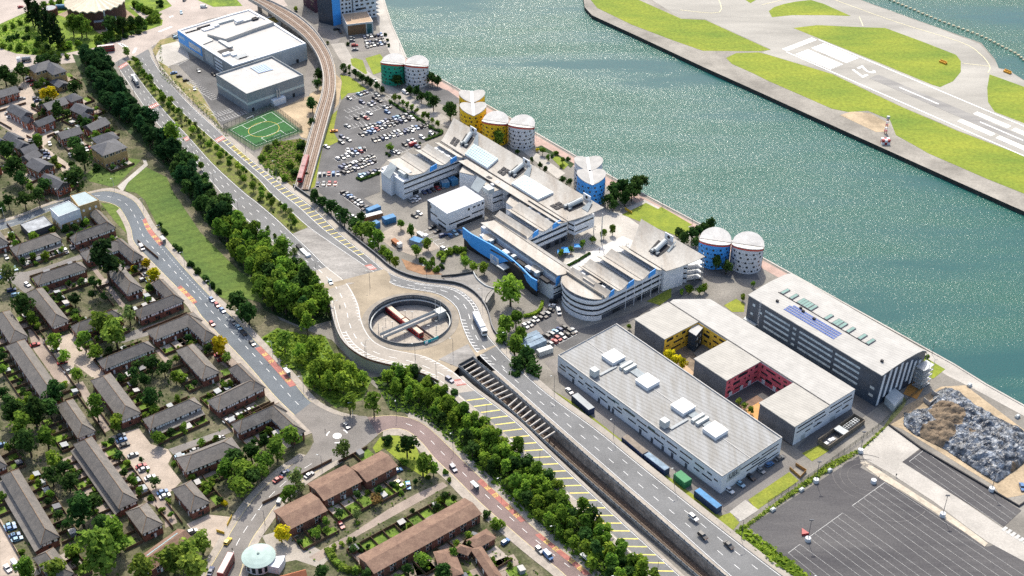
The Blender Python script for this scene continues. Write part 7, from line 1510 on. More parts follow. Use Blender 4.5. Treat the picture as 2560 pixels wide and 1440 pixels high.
for t in (.28,.70): mb = MB(); VB.bars(mb, t - .11, t + .11,.3,1.6, dz=.12); mb.build("sleeper_row", m_sleeper, vt)
mb = MB(); VB.line(mb, .49,.5, dz=.16); mb.build("walkway", m_par, vt)
for a in range(8, int(VB.len * .62),13):
 p = VB.pt(a, .5); mb = MB(); mb.box(g0(p),2.6,1.6, p.z - 1.4,(VB.pt(a, 1) - VB.pt(a, 0)).normalized()); mb.build("pier", m_wall, vt)
mb = MB();aa = int(VB.len * .64)
for i in range(n_ - 1):
 if i / n_ > .62:
  for e in (VB.L, VB.R): a, b = e[i], e[i + 1];mb.face([a - UP * 1.4, b - UP * 1.4, g0(b) - UP * .1, g0(a) - UP * .1])
mb.build("embankment_wall", m_wall, vt)
def train(path_a, path_b, z, ncar, label, roof):
 a, b = Vector((path_a.x, path_a.y, z)), Vector((path_b.x, path_b.y, z)); d = (b - a).normalized(); L_ = (b - a).length / ncar; t = thing("train", (a + b) / 2, label, "train"); s_ = Vector((-d.y, d.x, 0))
 for k in range(ncar):
  c = a + d * (L_ * (k + .5)); mb = MB(); mb.box(c + UP * .5, L_ - .5,2.65,2.7, d); o = mb.build("carriage", m_trainred, t); mb = MB(); mb.box(c + UP * 3.2, L_ - .7,2.2,.3, d); mb.build("roof", roof, o)
  for sg in (-1,1):
   for j in range(7): mb = MB(); mb.box(c + d * ((j - 3) * L_ / 8) + s_ * sg * 1.33 + UP * 1.6, L_ / 8 * .7,.08,1.1, d); mb.build("window", m_glass, o)
  if k == ncar - 1: mb = MB(); mb.box(c + d * (L_ / 2 - .24) + UP * 1.5,.08,2.1,1.4, d); mb.build("windscreen", m_glass, o)
 return t
train(VB.pt(VB.len * .885,.3), VB.pt(VB.len * .985,.3),2.2 + .0,2, "red train with dusty pink roof running down the ramp towards the tunnel", M("dusty_pink_roof", (.38,.24,.23),.8,.2,.4))
Zr = Z((900,710),6.4)
mb = MB(); mb.poly([p + UP * .04 for p in ring]); structure("station_floor", mb, m_ballast)
def half(line0, line1, sgn, z):
 d = (line1 - line0).normalized();n = Vector((-d.y, d.x, 0)) * sgn;pts = [p for p in ring];out = []
 for i in range(64):
  a, b = pts[i], pts[(i + 1) % 64];da, db = (a - line0).dot(n),(b - line0).dot(n)
  if da > 0: out.append(a)
  if da * db < 0: out.append(lerp(a, b, da / (da - db)))
 return [RINGC + (p - RINGC) * .985 + UP * 0 for p in out]
pl0, pl1 = g0(Zr(330,430,1)), g0(Zr(1000,910,1));pr0, pr1 = g0(Zr(560,400,1)), g0(Zr(1090,860,1));pdv = (pl1 - pl0).normalized()
m_plat = M("platform_paving", (.40,.36,.31),.9,.2,.3, fine=(1.5,.1))
for l0, sg, nm in ((pl0,-1, ""),(pr0,1, "")):
 pts = half(l0, l0 + pdv, sg, 1)
 if pts: mb = MB(); mb.prism([p + UP * .05 for p in pts],.95); structure("station_platform", mb, m_plat)
st = thing("station", RINGC, "sunken round railway station inside the road roundabout with a ring parapet", "station")
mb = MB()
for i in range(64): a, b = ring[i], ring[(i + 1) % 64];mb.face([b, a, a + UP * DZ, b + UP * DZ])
mb.build("ring_wall", M("dark_station_wall", (.10,.11,.12),.8,.3,.3), st)  # one dark grey all round the station pit
for nm, r_, w_, z, h, mt in (("parapet", 1.0,.3, DZ, .35, m_wall),("glass_screen", 1.0,.1, DZ + .36,.85, M("smoky_screen", (.12,.14,.155),.3,.2,.5)),("handrail", 1.0,.22, DZ + 1.22,.1, m_dgrey),("ring_beam", .955,.5, DZ - 1.3,.4, m_lgrey)):
 mb = MB();mb.path([RINGC + (p - RINGC) * r_ + UP * z for p in ring], w_, h, closed=True);mb.build(nm, mt, st)
for i in range(0,64,2): mb = MB(); p = RINGC + (ring[i] - RINGC) * .99; mb.box(p + UP * DZ, .18,.18,1.35); mb.build("screen_post", m_dgrey, st)
ta = [k for k in range(64) if -1.25 < math.atan2(ring[k].y - RINGC.y, ring[k].x - RINGC.x) < -.72]
mb = MB(); mb.path([RINGC + (ring[k] - RINGC) * 1.012 + UP * (DZ + .1) for k in ta],.15,1.6); o = mb.build("teal_sign", M("teal_sign_panel", (.015,.36,.40),.5,.1,.5), st)
k0 = ta[0]; sg0, sg1 = [RINGC + (ring[k] - RINGC) * 1.02 for k in (ta[0], ta[-1])]; sdv = (sg1 - sg0).normalized(); lettering(o, "Cyprus", 1.3, lerp(sg0, sg1,.42) + Vector((sdv.y, -sdv.x, 0)) * .75 + UP * (DZ + .45), sdv, UP, m_wwall); mb = MB(); mb.box(lerp(sg0, sg1,.13) + Vector((sdv.y, -sdv.x, 0)) * .55 + UP * (DZ + .3),1.4,.1,1.2, sdv); mb.build("white_emblem", m_wwall, o)
train(g0(Zr(415,325,3.5)), g0(Zr(985,790,3.5)),.25,2, "red train with cream roof standing at the sunken station platform", M("cream_train_roof", (.62,.50,.38),.7,.15,.4))
for off in (-3.4,-1.9,.3,1.8):
 c0, c1 = pr0 - pdv * 22, pr0 + pdv * 42;n = Vector((-pdv.y, pdv.x, 0));mb = MB();ok = [p for p in [lerp(c0, c1, k / 40) - n * 1.6 + n * off for k in range(41)] if (p - RINGC).length < RING];
 if len(ok) > 1: mb.path([p + UP * .1 for p in (ok[0], ok[-1])],.14,.2); o = mb.build("rail", m_rail, st)
ba, bb = g0(Zr(345,845,4.2)), g0(Zr(1225,470,4.2)); bd = (bb - ba).normalized(); bn = Vector((-bd.y, bd.x, 0)); fbr = thing("footbridge", (ba + bb) / 2, "pale steel footbridge crossing above the train in the sunken station", "footbridge")
mb = MB(); mb.path([ba + UP * 3.9, bb + UP * 3.9],3.0,.45); mb.build("deck", m_par, fbr)
for sg in (-1,1):
 mb = MB(); mb.path([ba + bn * sg * 1.45 + UP * 4.35, bb + bn * sg * 1.45 + UP * 4.35],.08,.95); mb.build("railing", m_lgrey, fbr); mb = MB(); mb.path([ba + bn * sg * 1.45 + UP * 5.31, bb + bn * sg * 1.45 + UP * 5.31],.14,.1); mb.build("handrail", m_dgrey, fbr)
for p in (ba + bd * 1.5, bb - bd * 1.5): mb = MB(); mb.box(p, 1.5,2.6,3.9, bd); mb.build("support", m_wall, fbr)
mb = MB(); c = bb + bd * 2.0; mb.box(c, 4.5,4.2,5.2, bd); mb.build("lift_landing", m_lgrey, fbr)
for x, y in ((1208,430),(1290,440),(300,800),(375,860)):
 p = g0(Zr(x, y, 4.2)); mb = MB(); mb.tube(p, p + UP * 10.5,.16,.13); single("steel_mast", mb, m_steel, "slim steel mast at the " + ("far" if x > 800 else "near") + " end of the station footbridge", "mast", "masts at the station footbridge", loc=p)
for x, y in ((412,640),(520,700),(725,520),(835,540),(1100,760),(1222,690),(715,860),(1220,770),(1040,660)):
 p = g0(Zr(x, y, 1)) + UP * 1.0; mb = MB(); mb.tube(p, p + UP * 3.6,.08); o = single("platform_lamp", mb, m_dgrey, "thin lamp post on the sunken station platform", "lamp post", "platform lamps", loc=p); mb = MB(); mb.box(p + UP * 3.5,1.2,.25,.12); mb.build("lamp_head", m_lgrey, o)
dep5 = 5.2;nT = 60;A_ne = resample(T_NE, nT);A_sw = resample(T_SW, nT)
mb = MB();w2 = MB()
for i in range(nT - 1):
 f = lambda p: Vector((p.x, p.y, p.z - dep5));mb.face(ccw([f(A_ne[i]), f(A_sw[i]), f(A_sw[i + 1]), f(A_ne[i + 1])]))
structure("trench_floor", mb, M("shaded_ballast", (.13,.105,.085),.95,.4,.4, fine=(2,.2)))  # ballast colour darkened to stand for the shade down in the cutting
tw_ = thing("trench_walls", g0(A_ne[20]), "concrete walls of the sunken railway cutting with grey railings along the top", "retaining wall")
for e, s_ in ((A_ne, 1),(A_sw, -1)):
 mb = MB()
 for i in range(nT - 1): q_ = [e[i] - UP * dep5, e[i + 1] - UP * dep5, e[i + 1] + UP * .3, e[i] + UP * .3];mb.face(q_ if s_ > 0 else q_[::-1])
 mb.build("wall", m_wall, tw_); mb = MB(); mb.path([p + UP * .1 for p in e],.45,.35); mb.build("coping", m_par, tw_)
 mb = MB(); mb.path([p + UP * .5 for p in e],.07,.75); mb.build("railing", m_mgrey, tw_)
 for p, d in along(e, 3.2): mb = MB(); mb.box(p + UP * .1,.2,.3,1.35, d); mb.build("railing_post", m_dgrey, tw_)
mb = MB(); mb.path([A_ne[0] + UP * .1, A_sw[0] + UP * .1],.4,1.3); mb.face([A_sw[0] - UP * dep5, A_ne[0] - UP * dep5, A_ne[0], A_sw[0]]); mb.build("head_wall", m_dwall, tw_)
aS = along(A_ne, 3.3,3)
for p, d in aS:
 if (p - A_ne[0]).length > 62: break
 q_ = min(A_sw, key=lambda z: (z - p - (A_sw[0] - A_ne[0])).length); mb = MB(); mb.path([p - UP * 1.1, q_ - UP * 1.1],.55,.8); mb.build("strut", m_par, tw_)
trk = thing("railway_track", g0(A_ne[30]), "twin railway tracks along the floor of the sunken cutting", "railway track")
for t in (.18,.35,.6,.77): mb = MB(); mb.path([lerp(a, b, t) - UP * (dep5 - .1) for a, b in zip(A_ne, A_sw)],.14,.18); mb.build("rail", m_rail, trk)
mb = MB()
for i in range(nT * 5):
 k = i / (nT * 5) * (nT - 1);j = int(k);a, b = lerp(A_ne[j], A_ne[j + 1], k - j), lerp(A_sw[j], A_sw[j + 1], k - j)
 for t0, t1 in ((.13,.40),(.55,.82)): mb.path([lerp(a, b, t0) - UP * (dep5 - .04), lerp(a, b, t1) - UP * (dep5 - .04)],.35,.06)
mb.build("sleeper_row", m_sleeper, trk)
def wallrun(name, pts, h, w_, mat, label, cat="wall", cap=None):
 mb = MB();mb.path(pts, w_, h);o = single(name, mb, mat, label, cat, loc=g0(pts[len(pts) // 2]))
 if cap: mb = MB(); mb.path([p + UP * h for p in pts], w_ + .12,.1); mb.build("coping", cap, o)
 return o
o = wallrun("brick_parapet", eL2,1.15,.35, m_brick, "curved brick parapet along the raised roundabout on the trees side", cap=m_kerb)
mb = MB()
for i in range(len(eL2) - 1): a, b = eL2[i], eL2[i + 1];n = Vector(((b - a).y, -(b - a).x, 0)).normalized() * -.03;mb.face([g0(a) + n, g0(b) + n, b + n + UP * .0, a + n])
mb.build("wall_face", m_brick, o)
wallrun("low_wall", eL1,.7,.25, m_conc, "low concrete wall where the carriageway climbs beside the dark woodland", cap=None); wallrun("low_wall", eL3,.7,.25, m_conc, "low concrete wall between the yellow-striped carriageway and the bright tree belt")
wallrun("dark_wall", eR1,1.5,.4, m_dwall, "dark curved boundary wall above the works yard and forecourt", cap=m_dgrey); wallrun("dark_wall", eR2[: max(2, len(eR2) - 1)],1.3,.35, m_dwall, "dark wall round the outer bend by the forecourt tree", cap=m_dgrey)
mb = MB(); q_ = [ZE(1400,645,5.2), ZE(1630,610,5.2), ZE(1790,740,5.2), ZE(1730,830,5.2), ZE(1660,800,5.2), ZE(1560,735,5.2)]; mb.prism([g0(p) for p in ccw(q_)],5.2); structure("forecourt_ramp", mb, m_slab)
wallrun("forecourt_wall", [ZE(1390,640,5.2), ZE(1500,630,5.2), ZE(1630,608,5.2)],1.2,.35, m_dwall, "straight dark wall topping the entrance forecourt ramp"); wallrun("forecourt_wall", smoothline([ZE(1630,608,5.2), ZE(1660,660,5), ZE(1720,710,4.8), ZE(1790,735,4.6)]),1.1,.3, m_lgrey, "curved pale wall down the entrance forecourt ramp")
wallrun("forecourt_wall", smoothline([ZE(1790,735,4), ZE(1740,780,4), ZE(1715,850,4), ZE(1720,950,4)]),1.2,.3, m_wall, "curling concrete wall beside the big bright forecourt tree")
def fence(label, pts, h, mat, step=3.0, name="fence"):
 t = thing(name, g0(pts[0]), label, "fence"); mb = MB(); mb.path([p + UP * .15 for p in pts],.04, h - .15); mb.build("mesh_panel", mat, t)
 for p, d in along(pts, step): mb = MB(); mb.box(p, .12,.12, h + .15, d); mb.build("post", m_dgrey, t)
m_mesh = M("green_wire_mesh", (.05,.09,.07),.7,.2,.5)
def wire(mat):   # open wire mesh: mostly holes
 nt = mat.node_tree; o_ = nt.nodes["Material Output"]; tr = nt.nodes.new("ShaderNodeBsdfTransparent"); mx = nt.nodes.new("ShaderNodeMixShader"); mx.inputs[0].default_value = .22; nt.links.new(tr.outputs[0], mx.inputs[1]); nt.links.new(nt.nodes["Principled BSDF"].outputs[0], mx.inputs[2]); nt.links.new(mx.outputs[0], o_.inputs["Surface"])
wire(m_mesh);scene.cycles.transparent_max_bounces = 8
pf = ZZ(ZF, (-240,975),(125,815),(350,988),(-10,1125)); fence("tall green wire fence enclosing the football pitch", pf + [pf[0]],4, m_mesh)
fence("dark wire fence along the rough strip between school car park and carriageway", ZZ(ZC, (1150,400),(1200,520),(1330,680),(1480,810),(1650,960),(1700,1010)),2, m_mesh, 4); fence("wire fence along the scrub bank above the event car park", ZZ(ZL, (0,900),(330,690),(560,520),(740,390),(860,300),(1000,160),(1200,0)),2.2, m_mesh, 4); fence("fence between warehouse verge and service yard", ZZ(ZK, (180,-20),(340,85),(640,315),(1000,590),(1300,840),(1640,1130)),1.3, m_mesh, 4)
for (gx, gy, gx2, gy2, lb) in ((120,905,225,880,0),(30,1085,80,1068,0),(215,1025,262,1010,1)):
 a, b = ZF(gx, gy), ZF(gx2, gy2)
for f, t_ in ((.5,.02),(.5,.98)):
 c = bil(pc, f, t_); d = (pc[1] - pc[0]).normalized(); t = thing("football_goal", g0(c) + UP * .1, "white football goal at the " + ("school" if t_ < .5 else "scrubland") + " end of the green pitch", "goal")
 for s_ in (-2.5,2.5): mb = MB(); p = g0(c) + UP * .1 + d * s_; mb.tube(p, p + UP * 2.2,.12); mb.build("post", m_wwall, t)
 mb = MB(); mb.tube(g0(c) + d * -2.6 + UP * 2.3, g0(c) + d * 2.6 + UP * 2.3,.12); mb.build("crossbar", m_wwall, t)
PAINT = {n: M(n + "_car_paint", c, .35,.05,1, spec=.5, metal=.2 if n in ("silver", "grey") else 0) for n, c in (("silver", (.25,.265,.28)),("white", (.66,.66,.66)),("black", (.018,.018,.022)),("grey", (.16,.17,.18)),("dark blue", (.02,.045,.13)),("blue", (.06,.16,.34)),("red", (.30,.02,.025)),("light blue", (.24,.40,.52)),("yellow", (.70,.48,.03)),("orange", (.75,.24,.03)),("beige", (.50,.43,.28)),("bright blue", (.05,.30,.62)))}
m_tyre = M("tyre_rubber", (.02,.02,.02),.9,.1,1); m_lamp = M("lamp_glass", (.6,.3,.2),.3,.2,1)
VM = {}
def car_mesh(kind, col):
 if (kind, col) in VM: return VM[kind, col]
 L_, W_, hb, h, c0, c1, t0, t1 = {'saloon': (4.6,1.8,.92,1.45,-1.75,1.05,-1.1,.35), 'hatchback': (4.0,1.75,.95,1.5,-1.95,.85,-1.65,.2), 'estate': (4.6,1.8,.98,1.62,-2.2,.95,-2.0,.35), 'van': (5.0,1.95,1.15,2.1,-2.45,1.75,-2.4,1.05)}[kind]
 mb = MB();x0, x1, w_ = -L_ / 2, L_ / 2, W_ / 2
 prof = [(x0 + .1,.3),(x1 - .1,.3),(x1,.5),(x1 - .08, hb - .18),(c1, hb),(c0, hb),(x0, hb - .06),(x0,.5)]
 for sg in (1,-1):
  q = [(x, sg * w_, z) for x, z in prof];mb.face(q[::-1] if sg > 0 else q)
 for i in range(len(prof)): (xa, za),(xb, zb) = prof[i], prof[(i + 1) % len(prof)];mb.face([(xa, w_, za),(xb, w_, zb),(xb, -w_, zb),(xa, -w_, za)])
 wt = w_ * .80;B_ = [(c0,-w_ + .06, hb),(c1,-w_ + .06, hb),(c1, w_ - .06, hb),(c0, w_ - .06, hb)];T_ = [(t0,-wt, h),(t1,-wt, h),(t1, wt, h),(t0, wt, h)]
 mb.mi = 1
 for i in range(4): mb.mi = 0 if (kind == 'van' and i != 1) else 1;mb.face([B_[i], B_[(i + 1) % 4], T_[(i + 1) % 4], T_[i]])
 mb.mi = 0;mb.face(T_)
 if kind != 'van':
  for sg in (-1,1): mb.face([(-.35, sg * (w_ - .055), hb),(-.2, sg * (w_ - .055), hb),(-.2, sg * (wt + .01), h),(-.35, sg * (wt + .01), h)])
 mb.mi = 2
 for x in (x0 + .75, x1 - .8):
  for sg in (-1,1): mb.tube((x, sg * (w_ - .16),.32),(x, sg * (w_ + .02),.32),.32, n=10)
 mb.mi = 3
 for x in (x0 - .02, x1 - .06):
  for sg in (-1,1): mb.box((x + .04, sg * (w_ - .3), hb - .38),.08,.35,.16)
 me = mb.mesh("car", [PAINT[col], m_glass, m_tyre, m_lamp]); VM[kind, col] = me; return me
def car(p, hd, kind, col, label, name="parked_car", group=None):
 o = bpy.data.objects.new(name if kind != 'van' else "parked_van", car_mesh(kind, col)); COL.objects.link(o); o.location = p; o.rotation_euler = (0,0, math.atan2(hd.y, hd.x)); return tag(o, label, "van" if kind == 'van' else "car", group)
RC = random.Random(17); POOL = ["silver"] * 6 + ["black"] * 6 + ["dark blue"] * 4 + ["grey"] * 3 + ["white"] * 2 + ["red"] + ["blue"] * 2 + ["light blue"]; KN = ['saloon', 'hatchback', 'hatchback', 'estate']
def crow(zf, a, b, n, ctx, fill_=1.0, hd=None, z=0.06):
 """row of bays from a to b; labels count along the row"""
 A, B = zf(*a), zf(*b);d = (B - A).normalized();h = Vector((-d.y, d.x, 0)) if hd is None else hd;k = 0
 for i in range(n):
  if RC.random() > fill_: continue
  c = RC.choice(POOL); kd_ = RC.choice(KN); p = g0(lerp(A, B, i / max(1, n - 1))) + UP * z + h * RC.uniform(-.3,.3); car(p, h * RC.choice((1,-1)), kd_, c, f"{c} {kd_}, {nth(k)} along {ctx}", group="cars in marked rows"); k += 1
bay = MB()
for a, b, n, dp in (((805,970),(1178,848),14,0),((790,1016),(1168,888),14,0),((935,1034),(1285,940),14,0),((888,1060),(1165,982),11,0),((690,1133),(810,1118),5,0),((615,1196),(785,1140),6,0),((640,1262),(875,1176),10,0),((655,1300),(885,1214),10,0),((480,1312),(615,1306),5,0),((465,1386),(595,1386),6,0),((690,830),(1010,720),12,0),((700,880),(1020,770),12,0),((700,740),(880,690),7,0),((690,955),(800,925),5,0),((1040,1150),(1190,1085),6,0)):
 A, B = ZF(*a), ZF(*b);d = (B - A) / max(1, n - 1);A = A - d / 2;B = B + d / 2;nn = Vector((-d.y, d.x, 0)).normalized() * 2.5;bays(bay, A - nn, B - nn, n, 5)
for zf, a, b, n in ((ZI, (262,1088),(388,1020),5),(ZI, (285,1142),(445,1058),6),(ZE, (660,8),(822,128),9),(ZE, (1290,300),(1400,400),5)): A, B = zf(*a), zf(*b);d = (B - A) / (n - 1);A = A - d / 2;B = B + d / 2;nn = Vector((-d.y, d.x, 0)).normalized() * 2.5;bays(bay, A - nn, B - nn, n, 5)
structure("parking_line", bay, m_white)
for a, b, n, cx in (((805,970),(1178,848),14, "the campus end line of the first double row"),((790,1016),(1168,888),14, "the near line of the first double row"),((935,1034),(1285,940),14, "the upper line of the second double row"),((888,1060),(1165,982),11, "the near line of the second double row"),((690,1133),(810,1118),5, "the short row above the lower lot"),((615,1196),(785,1140),6, "the short row by the yellow cross-hatching"),((640,1262),(875,1176),10, "the upper line of the lower double row"),((655,1300),(885,1214),10, "the near line of the lower double row"),((480,1312),(615,1306),5, "the row beside the railway ramp"),((785,1327),(920,1282),6, "the hedge-backed row by the teaching block"),((465,1386),(595,1386),4, "the last row under the railway ramp")): crow(ZF, a, b, n, cx)
crow(Zt, (1260,695),(1575,652),6, "the bays under the timber pavilion"); crow(Zt, (1310,868),(1630,805),6, "the near line by the dock promenade"); crow(Zt, (1300,800),(1605,745),6, "the far line by the dock promenade")
crow(ZE, (660,8),(822,128),9, "the slanting row above the works yard"); crow(ZE, (1325,272),(1400,332),3, "the bays below the white cube block"); crow(ZE, (1165,76),(1218,54),3, "the bays between block and cube"); crow(ZE, (1455,330),(1535,303),3, "the bays at the cube corner")
crow(ZI, (100,1012),(262,918),7, "the hedge row in the nose car park"); crow(ZI, (282,893),(315,828),3, "the dark bays under the blue wall"); crow(ZI, (262,1088),(388,1020),5, "the upper line of the nose car park"); crow(ZI, (285,1142),(445,1058),6, "the near line of the nose car park")
crow(ZK, (1630,806),(1862,656),4, "the end wall of the warehouse"); crow(Z1,(575,975),(790,905),5, "the court between the white blocks")
singles = []   # (zone reader, x, y, kind, colour, heading as pixel step)
def many(zf, lst, hd, z=.08):
 for e in lst: singles.append((zf, e[0], e[1], e[2] if len(e) > 2 else RC.choice(KN), e[3] if len(e) > 3 else RC.choice(POOL), e[4] if len(e) > 4 else hd, z))
many(ZF, [(775,712),(800,705),(822,695),(890,740),(925,762),(700,743),(795,772),(855,790),(880,778),(970,810),(995,803),(985,846),(850,856, 'saloon', 'white'),(800,874),(830,893, 'hatchback', 'red'),(755,893),(685,950, 'saloon', 'silver'),(910,720)],(3,1.3));many(ZF, [(645,1030),(640,1072),(695,1055),(585,988, 'saloon', 'orange', (5,-.6)),(530,1105, 'saloon', 'white'),(1115,1090),(1150,1070),(1180,1058),(1175,1090, 'van', 'red', (5,-2)),(1210,1105),(1245,1035, 'estate', 'white'),(1315,1005, 'hatchback', 'white'),(1030,1140),(1060,1150),(1120,700, 'van', 'white'),(890,608, 'saloon', 'silver')],(3,1.6))
many(Zt, [(1035,712),(1040,765),(1085,850, 'estate', 'red'),(1090,928, 'saloon', 'silver'),(820,600, 'saloon', 'black', (2,3)),(750,552, 'saloon', 'black')],(6,-.5))
many(ZE, [(1190,185, 'saloon', 'black'),(1225,165, 'hatchback', 'white'),(600,100, 'hatchback', 'grey'),(730,192),(1410,435, 'estate', 'white')],(4,2));many(ZI, [(350,905, 'van', 'white', (1,3)),(460,1045, 'saloon', 'silver')],(3,2));many(ZL, [(85,563, 'saloon', 'grey'),(10,610, 'hatchback', 'blue')],(3,-1.7));many(ZK, [(430,60, 'saloon', 'white', (2,2))],(2,2));many(ZL, [(1905,780, 'saloon', 'blue', (1,3))],(1,3))
many(ZD, [(680,322, 'hatchback', 'silver', (1,1)),(1480,640, 'estate', 'dark blue', (2,2.4)),(400,690, 'saloon', 'silver', (3,-2)),(165,722, 'saloon', 'red', (3,-2)),(218,672, 'saloon', 'dark blue', (3,-2)),(175,885, 'hatchback', 'silver', (1,-3)),(1072,750, 'saloon', 'beige', (2,1.5)),(1142,768, 'saloon', 'bright blue', (.6,3)),(640,1068, 'hatchback', 'red', (1.5,2)),(1870,1190, 'hatchback', 'blue', (2,-1.5)),(1065,655, 'hatchback', 'blue', (3,-1))],(2,2))
many(ZA, [(1065,425, 'van', 'white', (1.3,2)),(1590,815, 'hatchback', 'blue', (1.6,1.8)),(1630,855, 'hatchback', 'red', (1.6,1.8)),(1670,893, 'saloon', 'blue', (1.6,1.8)),(1592,995, 'hatchback', 'red', (1.6,1.8)),(1750,982, 'saloon', 'silver', (1.6,1.8)),(1792,1022, 'saloon', 'light blue', (1.6,1.8)),(1828,1064, 'saloon', 'black', (1.6,1.8)),(1893,1140, 'saloon', 'black', (1.6,1.8)),(185,550),(228,545),(370,490),(405,482),(460,460),(497,450),(540,422, 'saloon', 'grey'),(50,497),(118,582),(207,702, 'hatchback', 'white', (3,2)),(88,742, 'estate', 'dark blue', (4,-1)),(122,777, 'estate', 'light blue', (4,-1)),(265,1152, 'saloon', 'red', (4,-1)),(415,1192, 'saloon', 'silver', (4,-1)),(470,1285, 'saloon', 'red', (4,-1)),(520,1350, 'saloon', 'silver', (4,-1.4)),(365,1130, 'saloon', 'silver', (4,-1)),(1070,586, 'saloon', 'black', (4,-1.6)),(1100,622, 'saloon', 'silver', (4,-1.6)),(1130,667, 'saloon', 'light blue', (4,-1.6)),(1075,662, 'hatchback', 'silver', (4,-1.6)),(1645,1225, 'saloon', 'red', (4,-1)),(1668,1262, 'saloon', 'red', (4,-1)),(10,640, 'saloon', 'blue', (2,-2)),(15,600, 'saloon', 'silver', (2,-2))],(2,3))
many(ZB, [(905,395, 'saloon', 'grey'),(915,427, 'saloon', 'blue'),(935,465, 'saloon', 'black'),(1000,540, 'saloon', 'silver'),(1060,622, 'saloon', 'red'),(1082,646, 'saloon', 'silver'),(1128,708, 'saloon', 'white'),(1220,817, 'saloon', 'blue'),(1240,847, 'saloon', 'white'),(1710,280, 'saloon', 'silver', (4,-2)),(1790,240, 'saloon', 'silver', (4,-2)),(1875,200, 'saloon', 'silver', (4,-2)),(1350,552),(1465,502),(75,1067, 'saloon', 'light blue'),(82,1092, 'saloon', 'blue'),(110,1142, 'saloon', 'blue'),(130,1172, 'saloon', 'light blue'),(60,1390, 'saloon', 'white', (2,2.5)),(120,1365, 'van', 'white', (2,2.5)),(1710,1187, 'hatchback', 'yellow', (1.5,-2)),(1582,1410, 'saloon', 'dark blue', (1,-2.5)),(1445,1112, 'hatchback', 'silver'),(1655,412, 'hatchback', 'white'),(12,465, 'saloon', 'blue')],(4,-1.4))
many(ZC, [(1360,100, 'hatchback', 'light blue', (.5,2)),(1385,5, 'hatchback', 'silver', (1,-1)),(1530,57, 'van', 'white', (4,0)),(155,57, 'hatchback', 'red', (4,-1)),(1305,552),(1345,577),(1395,607),(1460,672, 'hatchback', 'silver', (1,3)),(1315,272),(1325,285),(1490,535, 'saloon', 'grey', (2,3)),(1605,565, 'estate', 'black', (3,2)),(375,1085, 'hatchback', 'white', (1,3)),(530,1172, 'hatchback', 'silver', (2,2)),(240,1060),(235,1075),(330,1140),(350,1160),(355,1187),(345,1200),(65,855, 'saloon', 'silver'),(80,880),(165,745),(255,640, 'saloon', 'red'),(150,672),(680,1120, 'hatchback', 'red', (2,3)),(652,1127, 'hatchback', 'silver', (2,3)),(710,1165, 'hatchback', 'silver', (2,3)),(222,612),(215,590),(268,742),(285,760)],(4,-.8))
def road_z(p): return p
def ahead(zf, x, y, hd, z):
 a, b = zf(x, y, z), zf(x + hd[0], y + hd[1], z);d = b - a;d.z = 0;return d.normalized()
sg = {}
for e in singles:
 zf, x, y, kd_, c, hd, z = e;p = zf(x, y, z);d, ph = min(((g0(p) - lp).length, pp) for lp, pp in LAND);sg.setdefault((c, kd_, ph),[]).append((d, len(sg), p, ahead(zf, x, y, hd, z)))
for (c, kd_, ph), L_ in sg.items():
 L_.sort(key=lambda q: q[0])
 for i, (d, _, p, h) in enumerate(L_): car(p, h, kd_, c, f"{c} {kd_}" + (" near " if len(L_) == 1 else f", {nth(i)} out from ") + ph, "parked_car")
for zf, x, y, z, kd_, c, hd, lb in ((ZE, 560,685,5.2, 'hatchback', 'light blue', (1,2.2), "small light blue car driving onto the roundabout by the woodland end"),(ZE, 1452,1415,5.3, 'estate', 'dark blue', (2,1.4), "dark blue estate leaving the roundabout beside the red road patch"),(ZK, 1360,1010,1.9, 'estate', 'white', (2,1.6), "white estate car on the lower carriageway ahead of two dark cars"),(ZK, 1430,1147,1.6, 'estate', 'black', (2,1.7), "black car in the middle lane between a white and another dark car"),(ZK, 1625,1217,1.2, 'saloon', 'black', (2,1.8), "black saloon in the outer lane at the lower edge"),(ZK, 205,1252,.2, 'hatchback', 'silver', (2,2), "silver hatchback right behind the blue van on the bus road"),(ZK, 270,1297,.2, 'van', 'blue', (2,2.2), "blue van parked on the brown bus road")):
 car(zf(x, y, z) + UP * .1, ahead(zf, x, y, hd, z), kd_, c, lb, "moving_car")
def lorry(zf, x, y, z, hd, label, parts, cat="lorry", name="lorry"):
 """parts: (name, x0, x1, z0, z1, width, material) measured from the middle, +x forwards"""
 p = zf(x, y, z);d = ahead(zf, x, y, hd, z);t = thing(name, p, label, cat, rz=math.atan2(d.y, d.x))
 for nm, x0, x1, z0, z1, w_, mt in parts:
  mb = MB()
  if nm == "tank": mb.tube((x0,0,(z0 + z1) / 2),(x1,0,(z0 + z1) / 2), w_ / 2, n=14)
  elif nm == "wheel": [mb.tube((x0, s * w_ / 2 - .15,.5),(x0, s * w_ / 2 + .15,.5),.5, n=10) for s in (1,)]
  else: mb.box(((x0 + x1) / 2,0, z0), x1 - x0, w_, z1 - z0)
  o = bpy.data.objects.new(nm, mb.mesh(nm, mt));COL.objects.link(o);o.parent = t
 for x0 in sorted({round(q[1] + 1.2,2) for q in parts if q[0] in ("trailer", "cab", "tank", "flatbed", "bus_body", "tipper")} | {round(q[2] - 1.3,2) for q in parts if q[0] in ("bus_body",)}):
  for s in (-1,1): mb = MB(); mb.tube((x0, s * 1.0,.5),(x0, s * 1.26,.5),.5, n=10); o = bpy.data.objects.new("wheel", mb.mesh("wheel", m_tyre)); COL.objects.link(o); o.parent = t
 return t
m_cabw = PAINT["white"]
